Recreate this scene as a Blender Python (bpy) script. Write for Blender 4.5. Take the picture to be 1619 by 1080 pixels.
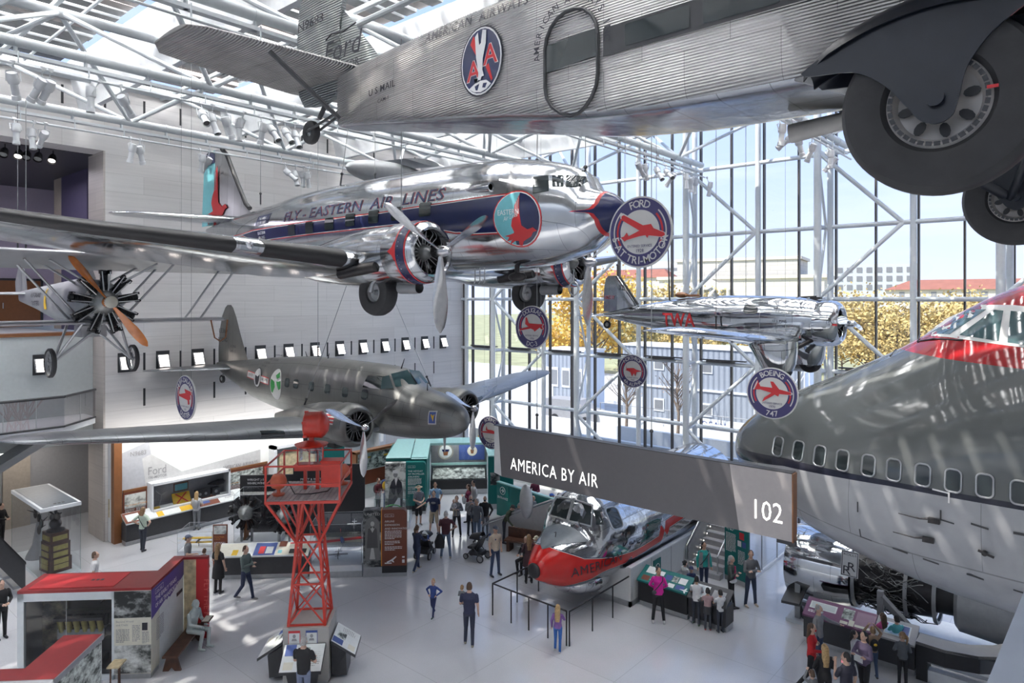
import bpy, bmesh, math, random
from math import sin, cos, pi, sqrt, atan2, radians, hypot
from mathutils import Vector, Matrix
import numpy as np
random.seed(7)
C = bpy.context.scene.collection
SC = bpy.context.scene
for o in list(bpy.data.objects): bpy.data.objects.remove(o)
# ---------------------------------------------------------------- camera (building frame: X along window wall, Y towards it)
FPX, CX, CY, EYE = 1079.0, 809.5, 473.0, 10.0
YAW = atan2(928.5, 1079.0)
cam = bpy.data.objects.new('camera', bpy.data.cameras.new('camera')); C.objects.link(cam)
cam.location = (0, 0, EYE); cam.rotation_euler = (pi/2, 0, YAW)
cam.data.sensor_width = 36; cam.data.lens = 36*FPX/1619
cam.data.shift_y = -(540-CY)/1619; cam.data.clip_start = .05; cam.data.clip_end = 2000
SC.camera = cam
# ---------------------------------------------------------------- world, sun, skylights, exposure
SC.view_settings.view_transform = 'Standard'; SC.view_settings.look = 'None'
SC.view_settings.gamma = 1; SC.view_settings.use_curve_mapping = False
SC.view_settings.exposure = 0.0
SC.cycles.max_bounces = 7; SC.cycles.diffuse_bounces = 3; SC.cycles.glossy_bounces = 4
SC.cycles.transmission_bounces = 4; SC.cycles.transparent_max_bounces = 14
SC.cycles.caustics_reflective = False; SC.cycles.caustics_refractive = False
SC.cycles.sample_clamp_indirect = 4.0; SC.cycles.use_denoising = True
W = bpy.data.worlds.new('sky'); SC.world = W; W.use_nodes = True
nt = W.node_tree; nt.nodes.clear()
_o = nt.nodes.new('ShaderNodeOutputWorld'); _b = nt.nodes.new('ShaderNodeBackground')
_t = nt.nodes.new('ShaderNodeTexCoord'); _s = nt.nodes.new('ShaderNodeSeparateXYZ'); _r = nt.nodes.new('ShaderNodeValToRGB')
_n = nt.nodes.new('ShaderNodeTexNoise'); _m = nt.nodes.new('ShaderNodeMapping'); _x = nt.nodes.new('ShaderNodeMix'); _x.data_type = 'RGBA'
nt.links.new(_t.outputs['Generated'], _s.inputs[0]); nt.links.new(_s.outputs['Z'], _r.inputs[0])
_r.color_ramp.elements[0].position = 0.0; _r.color_ramp.elements[0].color = (.80, .86, 1, 1)
_r.color_ramp.elements[1].position = .45; _r.color_ramp.elements[1].color = (.38, .56, 1, 1)
_e = _r.color_ramp.elements.new(.16); _e.color = (.60, .73, 1, 1)
nt.links.new(_t.outputs['Generated'], _m.inputs[0]); _m.inputs['Scale'].default_value = (2, 2, 14)
nt.links.new(_m.outputs[0], _n.inputs['Vector']); _n.inputs['Scale'].default_value = 1.6; _n.inputs['Detail'].default_value = 5
_q = nt.nodes.new('ShaderNodeMapRange'); _q.inputs[1].default_value = .5; _q.inputs[2].default_value = .8; _q.inputs[4].default_value = .55
nt.links.new(_n.outputs[0], _q.inputs[0]); nt.links.new(_q.outputs[0], _x.inputs[0])
nt.links.new(_r.outputs[0], _x.inputs[6]); _x.inputs[7].default_value = (.86, .91, 1, 1)
nt.links.new(_x.outputs[2], _b.inputs[0]); _b.inputs[1].default_value = 1.35
nt.links.new(_b.outputs[0], _o.inputs[0])
def lamp(name, kind, loc, rot, power, color=(1, 1, 1), **kw):
    d = bpy.data.lights.new(name, kind); d.energy = power; d.color = color
    for k, v in kw.items(): setattr(d, k, v)
    o = bpy.data.objects.new(name, d); C.objects.link(o); o.location = loc; o.rotation_euler = rot
    return o
_sd = Vector((.33, .50, -.80)).normalized()
sun = lamp('sun', 'SUN', (0, 0, 60), _sd.to_track_quat('-Z', 'Y').to_euler(), 7.0, (1, .94, .85), angle=radians(.6))
NODES = [-8.75, -2.65, 3.45, 9.57, 15.67, 21.77, 27.87]               # Y of the roof's V soffits; the skylights lie between them
for ya in NODES[:-1]:
    for (xa, xb) in ((-31, -20.1), (-20.1, -7.9), (-7.9, 4.3)):
        lamp('skylight_light', 'AREA', ((xa+xb)/2, ya+3.05, 20.2), (0, 0, 0), 185*(xb-xa)*3.6, (1, .995, .985), shape='RECTANGLE', size=xb-xa, size_y=4.4)
# ---------------------------------------------------------------- pixel helpers (the survey of the photograph)
_S, _C = sin(YAW), cos(YAW)
def ray(px, py):
    r = (px-CX)/FPX
    return Vector((_C*r-_S, _S*r+_C, -(py-CY)/FPX))
def onZ(px, py, z=0.0):
    d = ray(px, py); return Vector((0, 0, EYE))+d*((z-EYE)/d.z)
def onY(px, py, y):
    d = ray(px, py); return Vector((0, 0, EYE))+d*(y/d.y)
def onX(px, py, x):
    d = ray(px, py); return Vector((0, 0, EYE))+d*(x/d.x)
# ---------------------------------------------------------------- materials
MATS = {}
def _base(name):
    m = bpy.data.materials.new(name); m.use_nodes = True
    p = m.node_tree.nodes['Principled BSDF']; MATS[name] = m
    return m, m.node_tree, p
def N(nt, t, **kw):
    n = nt.nodes.new('ShaderNode'+t)
    for k, v in kw.items():
        if k in n.inputs.keys(): n.inputs[k].default_value = v
        else: setattr(n, k, v)
    return n
def L(nt, a, b): nt.links.new(a, b)
def rgba(c): return (c[0], c[1], c[2], 1)
def mat(name, col, rough=.5, metal=0.0, var=.06, scale=8.0, bump=0.0, emit=0.0, spec=.5, coat=0.0, bscale=None):
    if name in MATS: return MATS[name]
    m, nt, p = _base(name)
    p.inputs['Roughness'].default_value = rough; p.inputs['Metallic'].default_value = metal
    p.inputs['Specular IOR Level'].default_value = spec; p.inputs['Coat Weight'].default_value = coat
    tc = N(nt, 'TexCoord'); nz = N(nt, 'TexNoise', Scale=scale, Detail=3.0)
    L(nt, tc.outputs['Object'], nz.inputs['Vector'])
    cr = N(nt, 'ValToRGB'); e = cr.color_ramp.elements
    e[0].position = .3; e[0].color = rgba([c*(1-var) for c in col]); e[1].position = .7; e[1].color = rgba([min(1, c*(1+var)) for c in col])
    L(nt, nz.outputs[0], cr.inputs[0]); L(nt, cr.outputs[0], p.inputs['Base Color'])
    if bump:
        b = N(nt, 'Bump', Strength=bump, Distance=.02)
        n2 = N(nt, 'TexNoise', Scale=bscale or scale*3, Detail=3.0); L(nt, tc.outputs['Object'], n2.inputs['Vector'])
        L(nt, n2.outputs[0], b.inputs['Height']); L(nt, b.outputs[0], p.inputs['Normal'])
    if emit:
        p.inputs['Emission Color'].default_value = rgba(col); p.inputs['Emission Strength'].default_value = emit
    return m
def skin_metal(name, col, rough, panel=(.9, .55), wav=.12, line=.55, var=.10, axis='x', metal=1.0, zc=0.0):
    """polished aircraft sheet: panels laid out along the body and round its girth, faint seams, slight waviness"""
    m, nt, p = _base(name)
    p.inputs['Metallic'].default_value = metal; p.inputs['Roughness'].default_value = rough
    tc = N(nt, 'TexCoord'); s = N(nt, 'SeparateXYZ'); L(nt, tc.outputs['Object'], s.inputs[0])
    cmb = N(nt, 'CombineXYZ')
    if axis == 'x':
        sub = N(nt, 'Math', operation='SUBTRACT'); sub.inputs[1].default_value = zc; L(nt, s.outputs['Z'], sub.inputs[0])
        at = N(nt, 'Math', operation='ARCTAN2'); L(nt, sub.outputs[0], at.inputs[0]); L(nt, s.outputs['Y'], at.inputs[1])
        L(nt, s.outputs['X'], cmb.inputs[0]); L(nt, at.outputs[0], cmb.inputs[1])
    else:
        L(nt, s.outputs['Y'], cmb.inputs[0]); L(nt, s.outputs['X'], cmb.inputs[1])
    br = N(nt, 'TexBrick', Scale=1.0); br.offset = .5
    br.inputs['Brick Width'].default_value = panel[0]; br.inputs['Row Height'].default_value = panel[1]
    br.inputs['Mortar Size'].default_value = .006; br.inputs['Mortar Smooth'].default_value = 0
    br.inputs['Color1'].default_value = rgba([c*(1-var) for c in col]); br.inputs['Color2'].default_value = rgba([min(1, c*(1+var*.6)) for c in col])
    br.inputs['Mortar'].default_value = rgba([c*line for c in col]); L(nt, cmb.outputs[0], br.inputs['Vector'])
    nz = N(nt, 'TexNoise', Scale=1.7, Detail=4.0); L(nt, tc.outputs['Object'], nz.inputs['Vector'])
    mx = N(nt, 'Mix', data_type='RGBA', blend_type='MULTIPLY'); mx.inputs[0].default_value = .35
    L(nt, br.outputs['Color'], mx.inputs[6]); L(nt, nz.outputs[0], mx.inputs[7]); L(nt, mx.outputs[2], p.inputs['Base Color'])
    mr = N(nt, 'MapRange'); mr.inputs[3].default_value = rough*.6; mr.inputs[4].default_value = rough*1.5
    L(nt, nz.outputs[0], mr.inputs[0]); L(nt, mr.outputs[0], p.inputs['Roughness'])
    b = N(nt, 'Bump', Strength=wav, Distance=.05); n2 = N(nt, 'TexNoise', Scale=2.6, Detail=2.0)
    L(nt, tc.outputs['Object'], n2.inputs['Vector']); L(nt, n2.outputs[0], b.inputs['Height'])
    b2 = N(nt, 'Bump', Strength=.25, Distance=.006, invert=True); L(nt, br.outputs['Fac'], b2.inputs['Height']); L(nt, b.outputs[0], b2.inputs['Normal'])
    L(nt, b2.outputs[0], p.inputs['Normal'])
    return m
def corrugated(name, col, rough, axis, pitch, metal=.85, depth=.012, dirt=.5):
    m, nt, p = _base(name)
    p.inputs['Metallic'].default_value = metal; p.inputs['Roughness'].default_value = rough
    tc = N(nt, 'TexCoord'); s = N(nt, 'SeparateXYZ'); L(nt, tc.outputs['Object'], s.inputs[0])
    mu = N(nt, 'Math', operation='MULTIPLY'); mu.inputs[1].default_value = 2*pi/pitch; L(nt, s.outputs[axis], mu.inputs[0])
    sn = N(nt, 'Math', operation='SINE'); L(nt, mu.outputs[0], sn.inputs[0])
    b = N(nt, 'Bump', Strength=.8, Distance=depth); L(nt, sn.outputs[0], b.inputs['Height']); L(nt, b.outputs[0], p.inputs['Normal'])
    nz = N(nt, 'TexNoise', Scale=2.2, Detail=5.0); L(nt, tc.outputs['Object'], nz.inputs['Vector'])
    br = N(nt, 'TexBrick', Scale=1.0); br.inputs['Brick Width'].default_value = 1.1; br.inputs['Row Height'].default_value = .62
    br.inputs['Mortar Size'].default_value = .004
    cb = N(nt, 'CombineXYZ'); L(nt, s.outputs['X'], cb.inputs[0]); L(nt, s.outputs['Z' if axis == 'Z' else 'Y'], cb.inputs[1]); L(nt, cb.outputs[0], br.inputs['Vector'])
    br.inputs['Color1'].default_value = rgba([c*.88 for c in col]); br.inputs['Color2'].default_value = rgba(col); br.inputs['Mortar'].default_value = rgba([c*.5 for c in col])
    mx = N(nt, 'Mix', data_type='RGBA', blend_type='MULTIPLY'); mx.inputs[0].default_value = dirt
    L(nt, br.outputs['Color'], mx.inputs[6]); L(nt, nz.outputs[0], mx.inputs[7]); L(nt, mx.outputs[2], p.inputs['Base Color'])
    return m
def glass(name, tint=(.96, .98, 1), gl=.06, rough=.0):
    if name in MATS: return MATS[name]
    m, nt, p = _base(name); nt.nodes.remove(p)
    out = [n for n in nt.nodes if n.type == 'OUTPUT_MATERIAL'][0]
    t = N(nt, 'BsdfTransparent'); t.inputs[0].default_value = rgba(tint); g = N(nt, 'BsdfGlossy', Roughness=rough)
    fr = N(nt, 'LayerWeight', Blend=.25); mr = N(nt, 'MapRange'); mr.inputs[3].default_value = gl; mr.inputs[4].default_value = .75
    L(nt, fr.outputs['Fresnel'], mr.inputs[0]); mx = N(nt, 'MixShader')
    L(nt, mr.outputs[0], mx.inputs[0]); L(nt, t.outputs[0], mx.inputs[1]); L(nt, g.outputs[0], mx.inputs[2]); L(nt, mx.outputs[0], out.inputs[0])
    return m
def photo(name, dark=(.03, .035, .035), light=(.72, .74, .72), scale=1.6, thr=.5, seed=0.0):
    """a black-and-white enlargement printed on a panel: soft blotches of light and dark"""
    if name in MATS: return MATS[name]
    m, nt, p = _base(name); p.inputs['Roughness'].default_value = .45
    tc = N(nt, 'TexCoord'); mp = N(nt, 'Mapping'); mp.inputs['Location'].default_value = (seed, seed*1.7, seed*.6); mp.inputs['Scale'].default_value = (1, 1, 1.5)
    L(nt, tc.outputs['Object'], mp.inputs[0])
    nz = N(nt, 'TexNoise', Scale=scale, Detail=6.0, Roughness=.65); L(nt, mp.outputs[0], nz.inputs['Vector'])
    cr = N(nt, 'ValToRGB'); e = cr.color_ramp.elements; e[0].position = thr-.1; e[0].color = rgba(dark); e[1].position = thr+.12; e[1].color = rgba(light)
    L(nt, nz.outputs[0], cr.inputs[0]); L(nt, cr.outputs[0], p.inputs['Base Color'])
    return m
def stone(name, c1, c2, mort, bw, bh, msize=.004, off=.5, rough=.5, axes=('Y', 'Z'), streak=(1, 14), org=(0, 0), spec=.3, var=.5, speck=0):
    m, nt, p = _base(name); p.inputs['Roughness'].default_value = rough; p.inputs['Specular IOR Level'].default_value = spec
    ge = N(nt, 'NewGeometry'); s = N(nt, 'SeparateXYZ'); L(nt, ge.outputs['Position'], s.inputs[0])
    cb = N(nt, 'CombineXYZ')
    for i, a in enumerate(axes):
        ad = N(nt, 'Math', operation='ADD'); ad.inputs[1].default_value = org[i]; L(nt, s.outputs[a], ad.inputs[0]); L(nt, ad.outputs[0], cb.inputs[i])
    br = N(nt, 'TexBrick', Scale=1.0); br.offset = off; br.inputs['Brick Width'].default_value = bw; br.inputs['Row Height'].default_value = bh
    br.inputs['Mortar Size'].default_value = msize; br.inputs['Mortar Smooth'].default_value = 0
    br.inputs['Color1'].default_value = rgba(c1); br.inputs['Color2'].default_value = rgba(c2); br.inputs['Mortar'].default_value = rgba(mort); L(nt, cb.outputs[0], br.inputs['Vector'])
    mp = N(nt, 'Mapping'); mp.inputs['Scale'].default_value = (streak[0], streak[1], 1); L(nt, cb.outputs[0], mp.inputs[0])
    nz = N(nt, 'TexNoise', Scale=1.0, Detail=5.0, Roughness=.6); L(nt, mp.outputs[0], nz.inputs['Vector'])
    src = nz.outputs[0]
    if speck:
        vo = N(nt, 'TexNoise', Scale=speck, Detail=1.0); L(nt, cb.outputs[0], vo.inputs['Vector'])
        ad = N(nt, 'Math', operation='ADD'); L(nt, nz.outputs[0], ad.inputs[0]); L(nt, vo.outputs[0], ad.inputs[1])
        hf = N(nt, 'Math', operation='MULTIPLY'); hf.inputs[1].default_value = .5; L(nt, ad.outputs[0], hf.inputs[0]); src = hf.outputs[0]
    mr = N(nt, 'MapRange'); mr.inputs[1].default_value = .3; mr.inputs[2].default_value = .7; mr.inputs[3].default_value = 1-var*.35; mr.inputs[4].default_value = 1.0
    L(nt, src, mr.inputs[0])
    mx = N(nt, 'Mix', data_type='RGBA', blend_type='MULTIPLY'); mx.inputs[0].default_value = 1
    L(nt, br.outputs['Color'], mx.inputs[6]); L(nt, mr.outputs[0], mx.inputs[7]); L(nt, mx.outputs[2], p.inputs['Base Color'])
    return m
M = {}
M['steel'] = mat('white painted steel', (.70, .74, .76), .45, var=.03)
M['white'] = mat('white paint', (.78, .80, .82), .5, var=.03)
M['offwhite'] = mat('off white board', (.70, .71, .70), .55, var=.03)
M['pale'] = mat('pale grey green wall paint', (.58, .62, .62), .6, var=.03)
M['grey'] = mat('grey metal', (.30, .31, .32), .4, .3, var=.05)
M['midgrey'] = mat('mid grey paint', (.36, .36, .37), .5, var=.04)
M['warmgrey'] = mat('warm grey panel', (.40, .39, .37), .5, var=.04)
M['dark'] = mat('charcoal metal', (.035, .036, .04), .4, var=.1)
M['black'] = mat('black paint', (.012, .012, .014), .45, var=.1)
M['ink'] = mat('black ink', (.02, .02, .03), .5, var=.0)
M['rubber'] = mat('tyre rubber', (.028, .028, .030), .62, var=.15, bump=.1)
M['beacon'] = mat('beacon red paint', (.50, .032, .018), .38, var=.08, coat=.2)
M['red'] = mat('signal red', (.55, .03, .035), .4, var=.03)
M['redroof'] = mat('red exhibit laminate', (.27, .02, .022), .4, var=.04)
M['navy'] = mat('navy paint', (.012, .018, .07), .25, var=.08, coat=.3)
M['signnavy'] = mat('sign navy', (.045, .04, .13), .5, var=.02)
M['signwhite'] = mat('sign white', (.62, .62, .60), .5, var=.02)
M['signred'] = mat('sign red', (.50, .025, .03), .5, var=.02)
M['aqua'] = mat('aqua paint', (.17, .50, .56), .3, var=.05)
M['teal'] = mat('teal exhibit panel', (.0, .135, .125), .45, var=.04)
M['tealpale'] = mat('pale teal translucent panel', (.36, .62, .59), .35, var=.05)
M['brown'] = mat('brown exhibit panel', (.17, .045, .022), .45, var=.05)
M['copper'] = mat('orange brown trim', (.21, .085, .032), .4, var=.06)
M['wood'] = mat('dark walnut wood', (.07, .03, .017), .45, var=.35, scale=5)
M['propwood'] = mat('varnished propeller wood', (.55, .17, .03), .22, var=.25, scale=3, coat=.6)
M['ply'] = mat('mottled plywood', (.58, .48, .30), .5, var=.3, scale=6)
M['purple'] = mat('indigo exhibit panel', (.075, .05, .24), .45, var=.03)
M['plum'] = mat('plum exhibit panel', (.16, .055, .13), .4, var=.04)
M['cream'] = mat('cream exhibit print', (.68, .66, .56), .5, var=.05)
M['print'] = mat('white exhibit print', (.74, .77, .76), .5, var=.04)
M['bluep'] = mat('blue exhibit print', (.05, .09, .28), .5, var=.05)
M['yellow'] = mat('yellow print', (.72, .45, .03), .5, var=.05)
M['gold'] = mat('orange lettering', (.80, .33, .04), .5, var=.0)
M['brass'] = mat('brass plate', (.42, .36, .12), .4, .5, var=.15)
M['bronze'] = mat('dark bronze', (.035, .033, .035), .35, .6, var=.2)
M['text'] = mat('white lettering', (.82, .82, .82), .5, var=0)
M['greytext'] = mat('grey lettering', (.30, .30, .31), .5, var=0)
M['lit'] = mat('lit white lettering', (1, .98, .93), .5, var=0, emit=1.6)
M['disc'] = mat('worn alloy disc', (.50, .48, .46), .45, .3, var=.1)
M['stainless'] = mat('brushed stainless', (.46, .47, .48), .33, .8, var=.06)
M['chrome'] = mat('chrome', (.85, .86, .88), .08, 1.0, var=.03)
M['prop'] = mat('satin propeller metal', (.62, .62, .63), .22, 1.0, var=.08)
M['engine'] = mat('engine black', (.02, .02, .022), .4, .2, var=.2)
M['enginegrey'] = mat('engine grey castings', (.22, .23, .23), .4, .6, var=.2)
M['window'] = mat('dark window glazing', (.02, .028, .03), .06, var=0, spec=.8)
M['cockpit'] = mat('blue green cockpit glazing', (.05, .10, .11), .05, var=.1, spec=.8, scale=1)
M['statue'] = mat('pale green grey cast figure', (.50, .56, .54), .6, var=.08)
M['glass'] = glass('display glass')
M['glassgreen'] = glass('glass edge', (.80, .93, .90), .1)
M['winglass'] = glass('window wall glass', (.93, .96, 1), .03)
M['railglass'] = glass('dark tinted rail glass', (.42, .40, .42), .12)
M['acrylic'] = glass('clear acrylic', (.9, .93, .95), .12)
# ---------------------------------------------------------------- mesh builder
def fr(o=(0, 0, 0), ex=(1, 0, 0), ey=(0, 1, 0), ez=None):
    ex, ey = Vector(ex), Vector(ey); ez = Vector(ez) if ez is not None else ex.cross(ey)
    return (Vector(o), ex, ey, ez)
_tc = {}
def text2d(s, size=1.0, off=0.0, space=1.0):
    """filled letters as 2D triangles, left aligned on the base line"""
    k = (s, off, space)
    if k not in _tc:
        cu = bpy.data.curves.new('t', 'FONT'); cu.body = s; cu.size = 1; cu.offset = off; cu.space_character = space; cu.resolution_u = 2
        ob = bpy.data.objects.new('t', cu); me = ob.to_mesh()
        _tc[k] = ([(v.co.x, v.co.y) for v in me.vertices], [tuple(p.vertices) for p in me.polygons])
        ob.to_mesh_clear(); bpy.data.objects.remove(ob); bpy.data.curves.remove(cu)
    v, f = _tc[k]
    return [(x*size, y*size) for x, y in v], f
class MB:
    def __init__(s): s.v, s.f, s.m = [], [], []
    def add(s, vs, fs, mi=0):
        n = len(s.v); s.v.extend([tuple(v) for v in vs])
        for f in fs: s.f.append(tuple(n+i for i in f)); s.m.append(mi)
        return s
    def box(s, a, b, mi=0):
        x0, y0, z0 = a; x1, y1, z1 = b
        return s.add([(x0, y0, z0), (x1, y0, z0), (x1, y1, z0), (x0, y1, z0), (x0, y0, z1), (x1, y0, z1), (x1, y1, z1), (x0, y1, z1)],
                     [(0, 3, 2, 1), (4, 5, 6, 7), (0, 1, 5, 4), (1, 2, 6, 5), (2, 3, 7, 6), (3, 0, 4, 7)], mi)
    def quad(s, a, b, c, d, mi=0): return s.add([a, b, c, d], [(0, 1, 2, 3)], mi)
    def ring(s, c, u, w, r, n, r2=None):
        c, u, w = Vector(c), Vector(u), Vector(w); r2 = r if r2 is None else r2
        return [c+u*(r*cos(2*pi*i/n))+w*(r2*sin(2*pi*i/n)) for i in range(n)]
    def loft(s, rings, mi=0, caps=(True, True), closed=True):
        n = len(rings[0]); vs = [p for r in rings for p in r]; fs = []
        for i in range(len(rings)-1):
            for j in range(n if closed else n-1):
                k = (j+1) % n; fs.append((i*n+j, i*n+k, (i+1)*n+k, (i+1)*n+j))
        if caps[0]: fs.append(tuple(range(n-1, -1, -1)))
        if caps[1]: fs.append(tuple((len(rings)-1)*n+j for j in range(n)))
        return s.add(vs, fs, mi)
    def cyl(s, p, q, r, r2=None, n=12, mi=0, caps=(True, True)):
        p, q = Vector(p), Vector(q); d = q-p
        if d.length < 1e-6: return s
        d.normalize(); u = d.orthogonal().normalized(); w = d.cross(u)
        return s.loft([s.ring(p, u, w, r, n), s.ring(q, u, w, r if r2 is None else r2, n)], mi, caps)
    def tube(s, pts, r, n=8, mi=0):
        pts = [Vector(p) for p in pts]; rings = []; u = None
        for i, p in enumerate(pts):
            d = (pts[min(i+1, len(pts)-1)]-pts[max(i-1, 0)]).normalized()
            if u is None: u = d.orthogonal().normalized()
            u = (u-d*u.dot(d)); u = u.normalized() if u.length > 1e-5 else d.orthogonal().normalized()
            rr = r[i] if isinstance(r, (list, tuple)) else r
            rings.append(s.ring(p, u, d.cross(u), rr, n))
        return s.loft(rings, mi)
    def lathe(s, prof, o=(0, 0, 0), ax=(1, 0, 0), n=24, mi=0, caps=(False, False), sy=1.0):
        ax = Vector(ax).normalized(); u = Vector((0, 0, 1)) if abs(ax.z) < .9 else Vector((1, 0, 0))
        u = (u-ax*u.dot(ax)).normalized(); w = ax.cross(u); o = Vector(o)
        return s.loft([s.ring(o+ax*a, u, w, max(r, 1e-4), n, max(r, 1e-4)*sy) for a, r in prof], mi, caps)
    def ell(s, c, r, nu=14, nv=9, mi=0):
        rx, ry, rz = (r, r, r) if isinstance(r, (int, float)) else r; c = Vector(c)
        rings = []
        for i in range(nv+1):
            t = -pi/2+pi*i/nv; k = max(cos(t), 1e-3)
            rings.append([c+Vector((rx*k*cos(2*pi*j/nu), ry*k*sin(2*pi*j/nu), rz*sin(t))) for j in range(nu)])
        return s.loft(rings, mi, (False, False))
    def prism(s, poly, F, d, mi=0, side=None):
        """2D polygon (concave allowed) on frame F, thickness d along F's normal"""
        bm = bmesh.new(); vs = [bm.verts.new((x, y, 0)) for x, y in poly]
        f = bm.faces.new(vs); f.normal_update(); bmesh.ops.triangulate(bm, faces=[f]); bm.verts.index_update(); bm.normal_update(); tr = [tuple(v.index for v in q.verts) for q in bm.faces]; area = sum((poly[i][0]*poly[(i+1) % len(poly)][1]-poly[(i+1) % len(poly)][0]*poly[i][1]) for i in range(len(poly)))
        up = [q.normal.z > 0 for q in bm.faces]; bm.free()
        o, ex, ey, ez = F; n = len(poly)
        lo = [o+ex*x+ey*y for x, y in poly]; hi = [p+ez*d for p in lo]
        tr = [t if u else t[::-1] for t, u in zip(tr, up)]
        s.add(hi, tr, mi)
        if d:
            s.add(lo, [t[::-1] for t in tr], mi if side is None else side)
            s.add(lo+hi, [(i, (i+1) % n, n+(i+1) % n, n+i) if area > 0 else (n+i, n+(i+1) % n, (i+1) % n, i) for i in range(n)], mi if side is None else side)
        return s
    def txt(s, st, F, size, mi=0, off=0.0, align='l', space=1.0, lift=.004, shear=0.0, width=None):
        v, f = text2d(st, size, off, space)
        if not v: return s
        w = max(x for x, y in v); k = 1.0
        if width: k = width/w; w = width
        dx = {'l': 0, 'c': -w/2, 'r': -w}[align]; o, ex, ey, ez = F
        return s.add([o+ex*(x*k+dx+y*shear)+ey*y+ez*lift for x, y in v], f, mi)
    def build(s, name, mats, parent=None, smooth=True, ang=38):
        me = bpy.data.meshes.new(name); me.from_pydata(s.v, [], s.f)
        mats = mats if isinstance(mats, (list, tuple)) else [mats]
        for m in mats: me.materials.append(M[m] if isinstance(m, str) else m)
        if len(mats) > 1: me.polygons.foreach_set('material_index', s.m)
        if smooth:
            me.polygons.foreach_set('use_smooth', [True]*len(me.polygons)); me.set_sharp_from_angle(angle=radians(ang))
        me.update(); ob = bpy.data.objects.new(name, me); C.objects.link(ob)
        if parent is not None: ob.parent = parent
        return ob
def tag(o, label=None, cat=None, group=None, kind=None):
    if label: o['label'] = label
    if cat: o['category'] = cat
    if group: o['group'] = group
    if kind: o['kind'] = kind
    return o
def thing(name, label, cat, loc=(0, 0, 0), rz=0.0, group=None, rot=None):
    o = bpy.data.objects.new(name, None); C.objects.link(o); o.location = loc; o.rotation_euler = rot or (0, 0, rz); o.empty_display_size = .2
    return tag(o, label, cat, group)
def struct(mb, name, m, **k): return tag(mb.build(name, m, **k), kind='structure')
def dup(o, parent=None, loc=None, rot=None):
    c = o.copy(); C.objects.link(c)
    if parent is not None: c.parent = parent
    if loc is not None: c.location = loc
    if rot is not None: c.rotation_euler = rot
    return c
def dup_tree(root, loc, rot=None, label=None):
    r = root.copy(); C.objects.link(r); r.location = loc
    if rot is not None: r.rotation_euler = rot
    if label: r['label'] = label
    for ch in list(root.children):
        c = ch.copy(); C.objects.link(c); c.parent = r
        for g in list(ch.children):
            d = g.copy(); C.objects.link(d); d.parent = c
    return r
def B(a, b, name, m, parent=None): return MB().box(a, b).build(name, m, parent)
# ================================================================ THE SETTING
WX, WY = -31.1, 31.46                       # marble wall plane, window wall plane
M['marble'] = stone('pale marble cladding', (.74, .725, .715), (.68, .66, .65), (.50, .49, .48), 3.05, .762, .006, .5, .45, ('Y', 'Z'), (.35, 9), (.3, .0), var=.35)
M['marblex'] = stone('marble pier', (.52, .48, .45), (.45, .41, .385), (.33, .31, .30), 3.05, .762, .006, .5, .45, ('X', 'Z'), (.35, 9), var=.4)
M['terrazzo'] = stone('terrazzo floor', (.60, .61, .64), (.57, .58, .61), (.42, .42, .44), 3.05, 3.05, .007, 0, .11, ('X', 'Y'), (.5, .5), (.45, .0), spec=.75, var=.4, speck=38)
M['concrete'] = stone('outdoor paving', (.66, .66, .64), (.60, .60, .58), (.45, .45, .44), 6, 3, .03, .5, .8, ('X', 'Y'), (.6, .6))
struct(MB().box((-46, -18, -.3), (16, WY+.2, 0)), 'floor', 'terrazzo')
mb = MB().box((WX-1.2, 10.4, 0), (WX, WY+.3, 18.78)).box((WX-1.2, -18, 16.12), (WX, 10.4, 18.78))
struct(mb, 'wall_left', 'marble')
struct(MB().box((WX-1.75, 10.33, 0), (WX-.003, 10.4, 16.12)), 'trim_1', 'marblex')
struct(MB().box((WX-.5, -18, 18.78), (WX+.12, WY, 19.3)), 'trim_2', 'dark')
# slots in the marble joints
mb = MB(); slotY = [11.92+1.53*k for k in range(12)]
for y in slotY:
    mb.box((WX-.05, y-.045, 6.95), (WX+.006, y+.045, 7.7))
    if y > 19: mb.box((WX-.05, y-.04, 5.42), (WX+.006, y+.04, 6.17))
for y in (11.92, 14.98, 16.51): mb.box((WX-.05, y-.045, 5.42), (WX+.006, y+.045, 6.17))
for k in range(-6, 13): mb.box((WX-.05, 11.92+1.53*k-.045, 17.75), (WX+.006, 11.92+1.53*k+.045, 18.5))
struct(mb, 'trim_3', 'black')
# light boxes in dark recesses of the marble wall
def light_box(loc, ry, label):
    t = thing('light_panel', label, 'light', loc, ry, 'lit panels in the dark wall recesses')
    f = MB().box((-.02, -.28, 0), (.012, .28, .82)); f.build('recess', 'dark', t)
    p = MB().loft([[(.05, -.25, .66), (.05, .25, .66), (.03, .25, .66), (.03, -.25, .66)], [(.26, -.25, .12), (.26, .25, .12), (.24, .25, .12), (.24, -.25, .12)]]); p.build('lamp_housing', 'grey', t)
    d = MB()
    for i in range(5):
        for j in range(7):
            y0 = -.20+j*.058; u0 = .03+i*.19
            d.add([(.055+.21*u0, y0, .65-.54*u0), (.055+.21*u0, y0+.05, .65-.54*u0), (.055+.21*(u0+.15), y0+.05, .65-.54*(u0+.15)), (.055+.21*(u0+.15), y0, .65-.54*(u0+.15))], [(3, 2, 1, 0), (0, 1, 2, 3)])
    d.build('diffuser', M['panelglow'], t)
    return t
M['panelglow'] = mat('glowing lamp face', (1, .92, .87), .5, var=0, emit=3)
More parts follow.
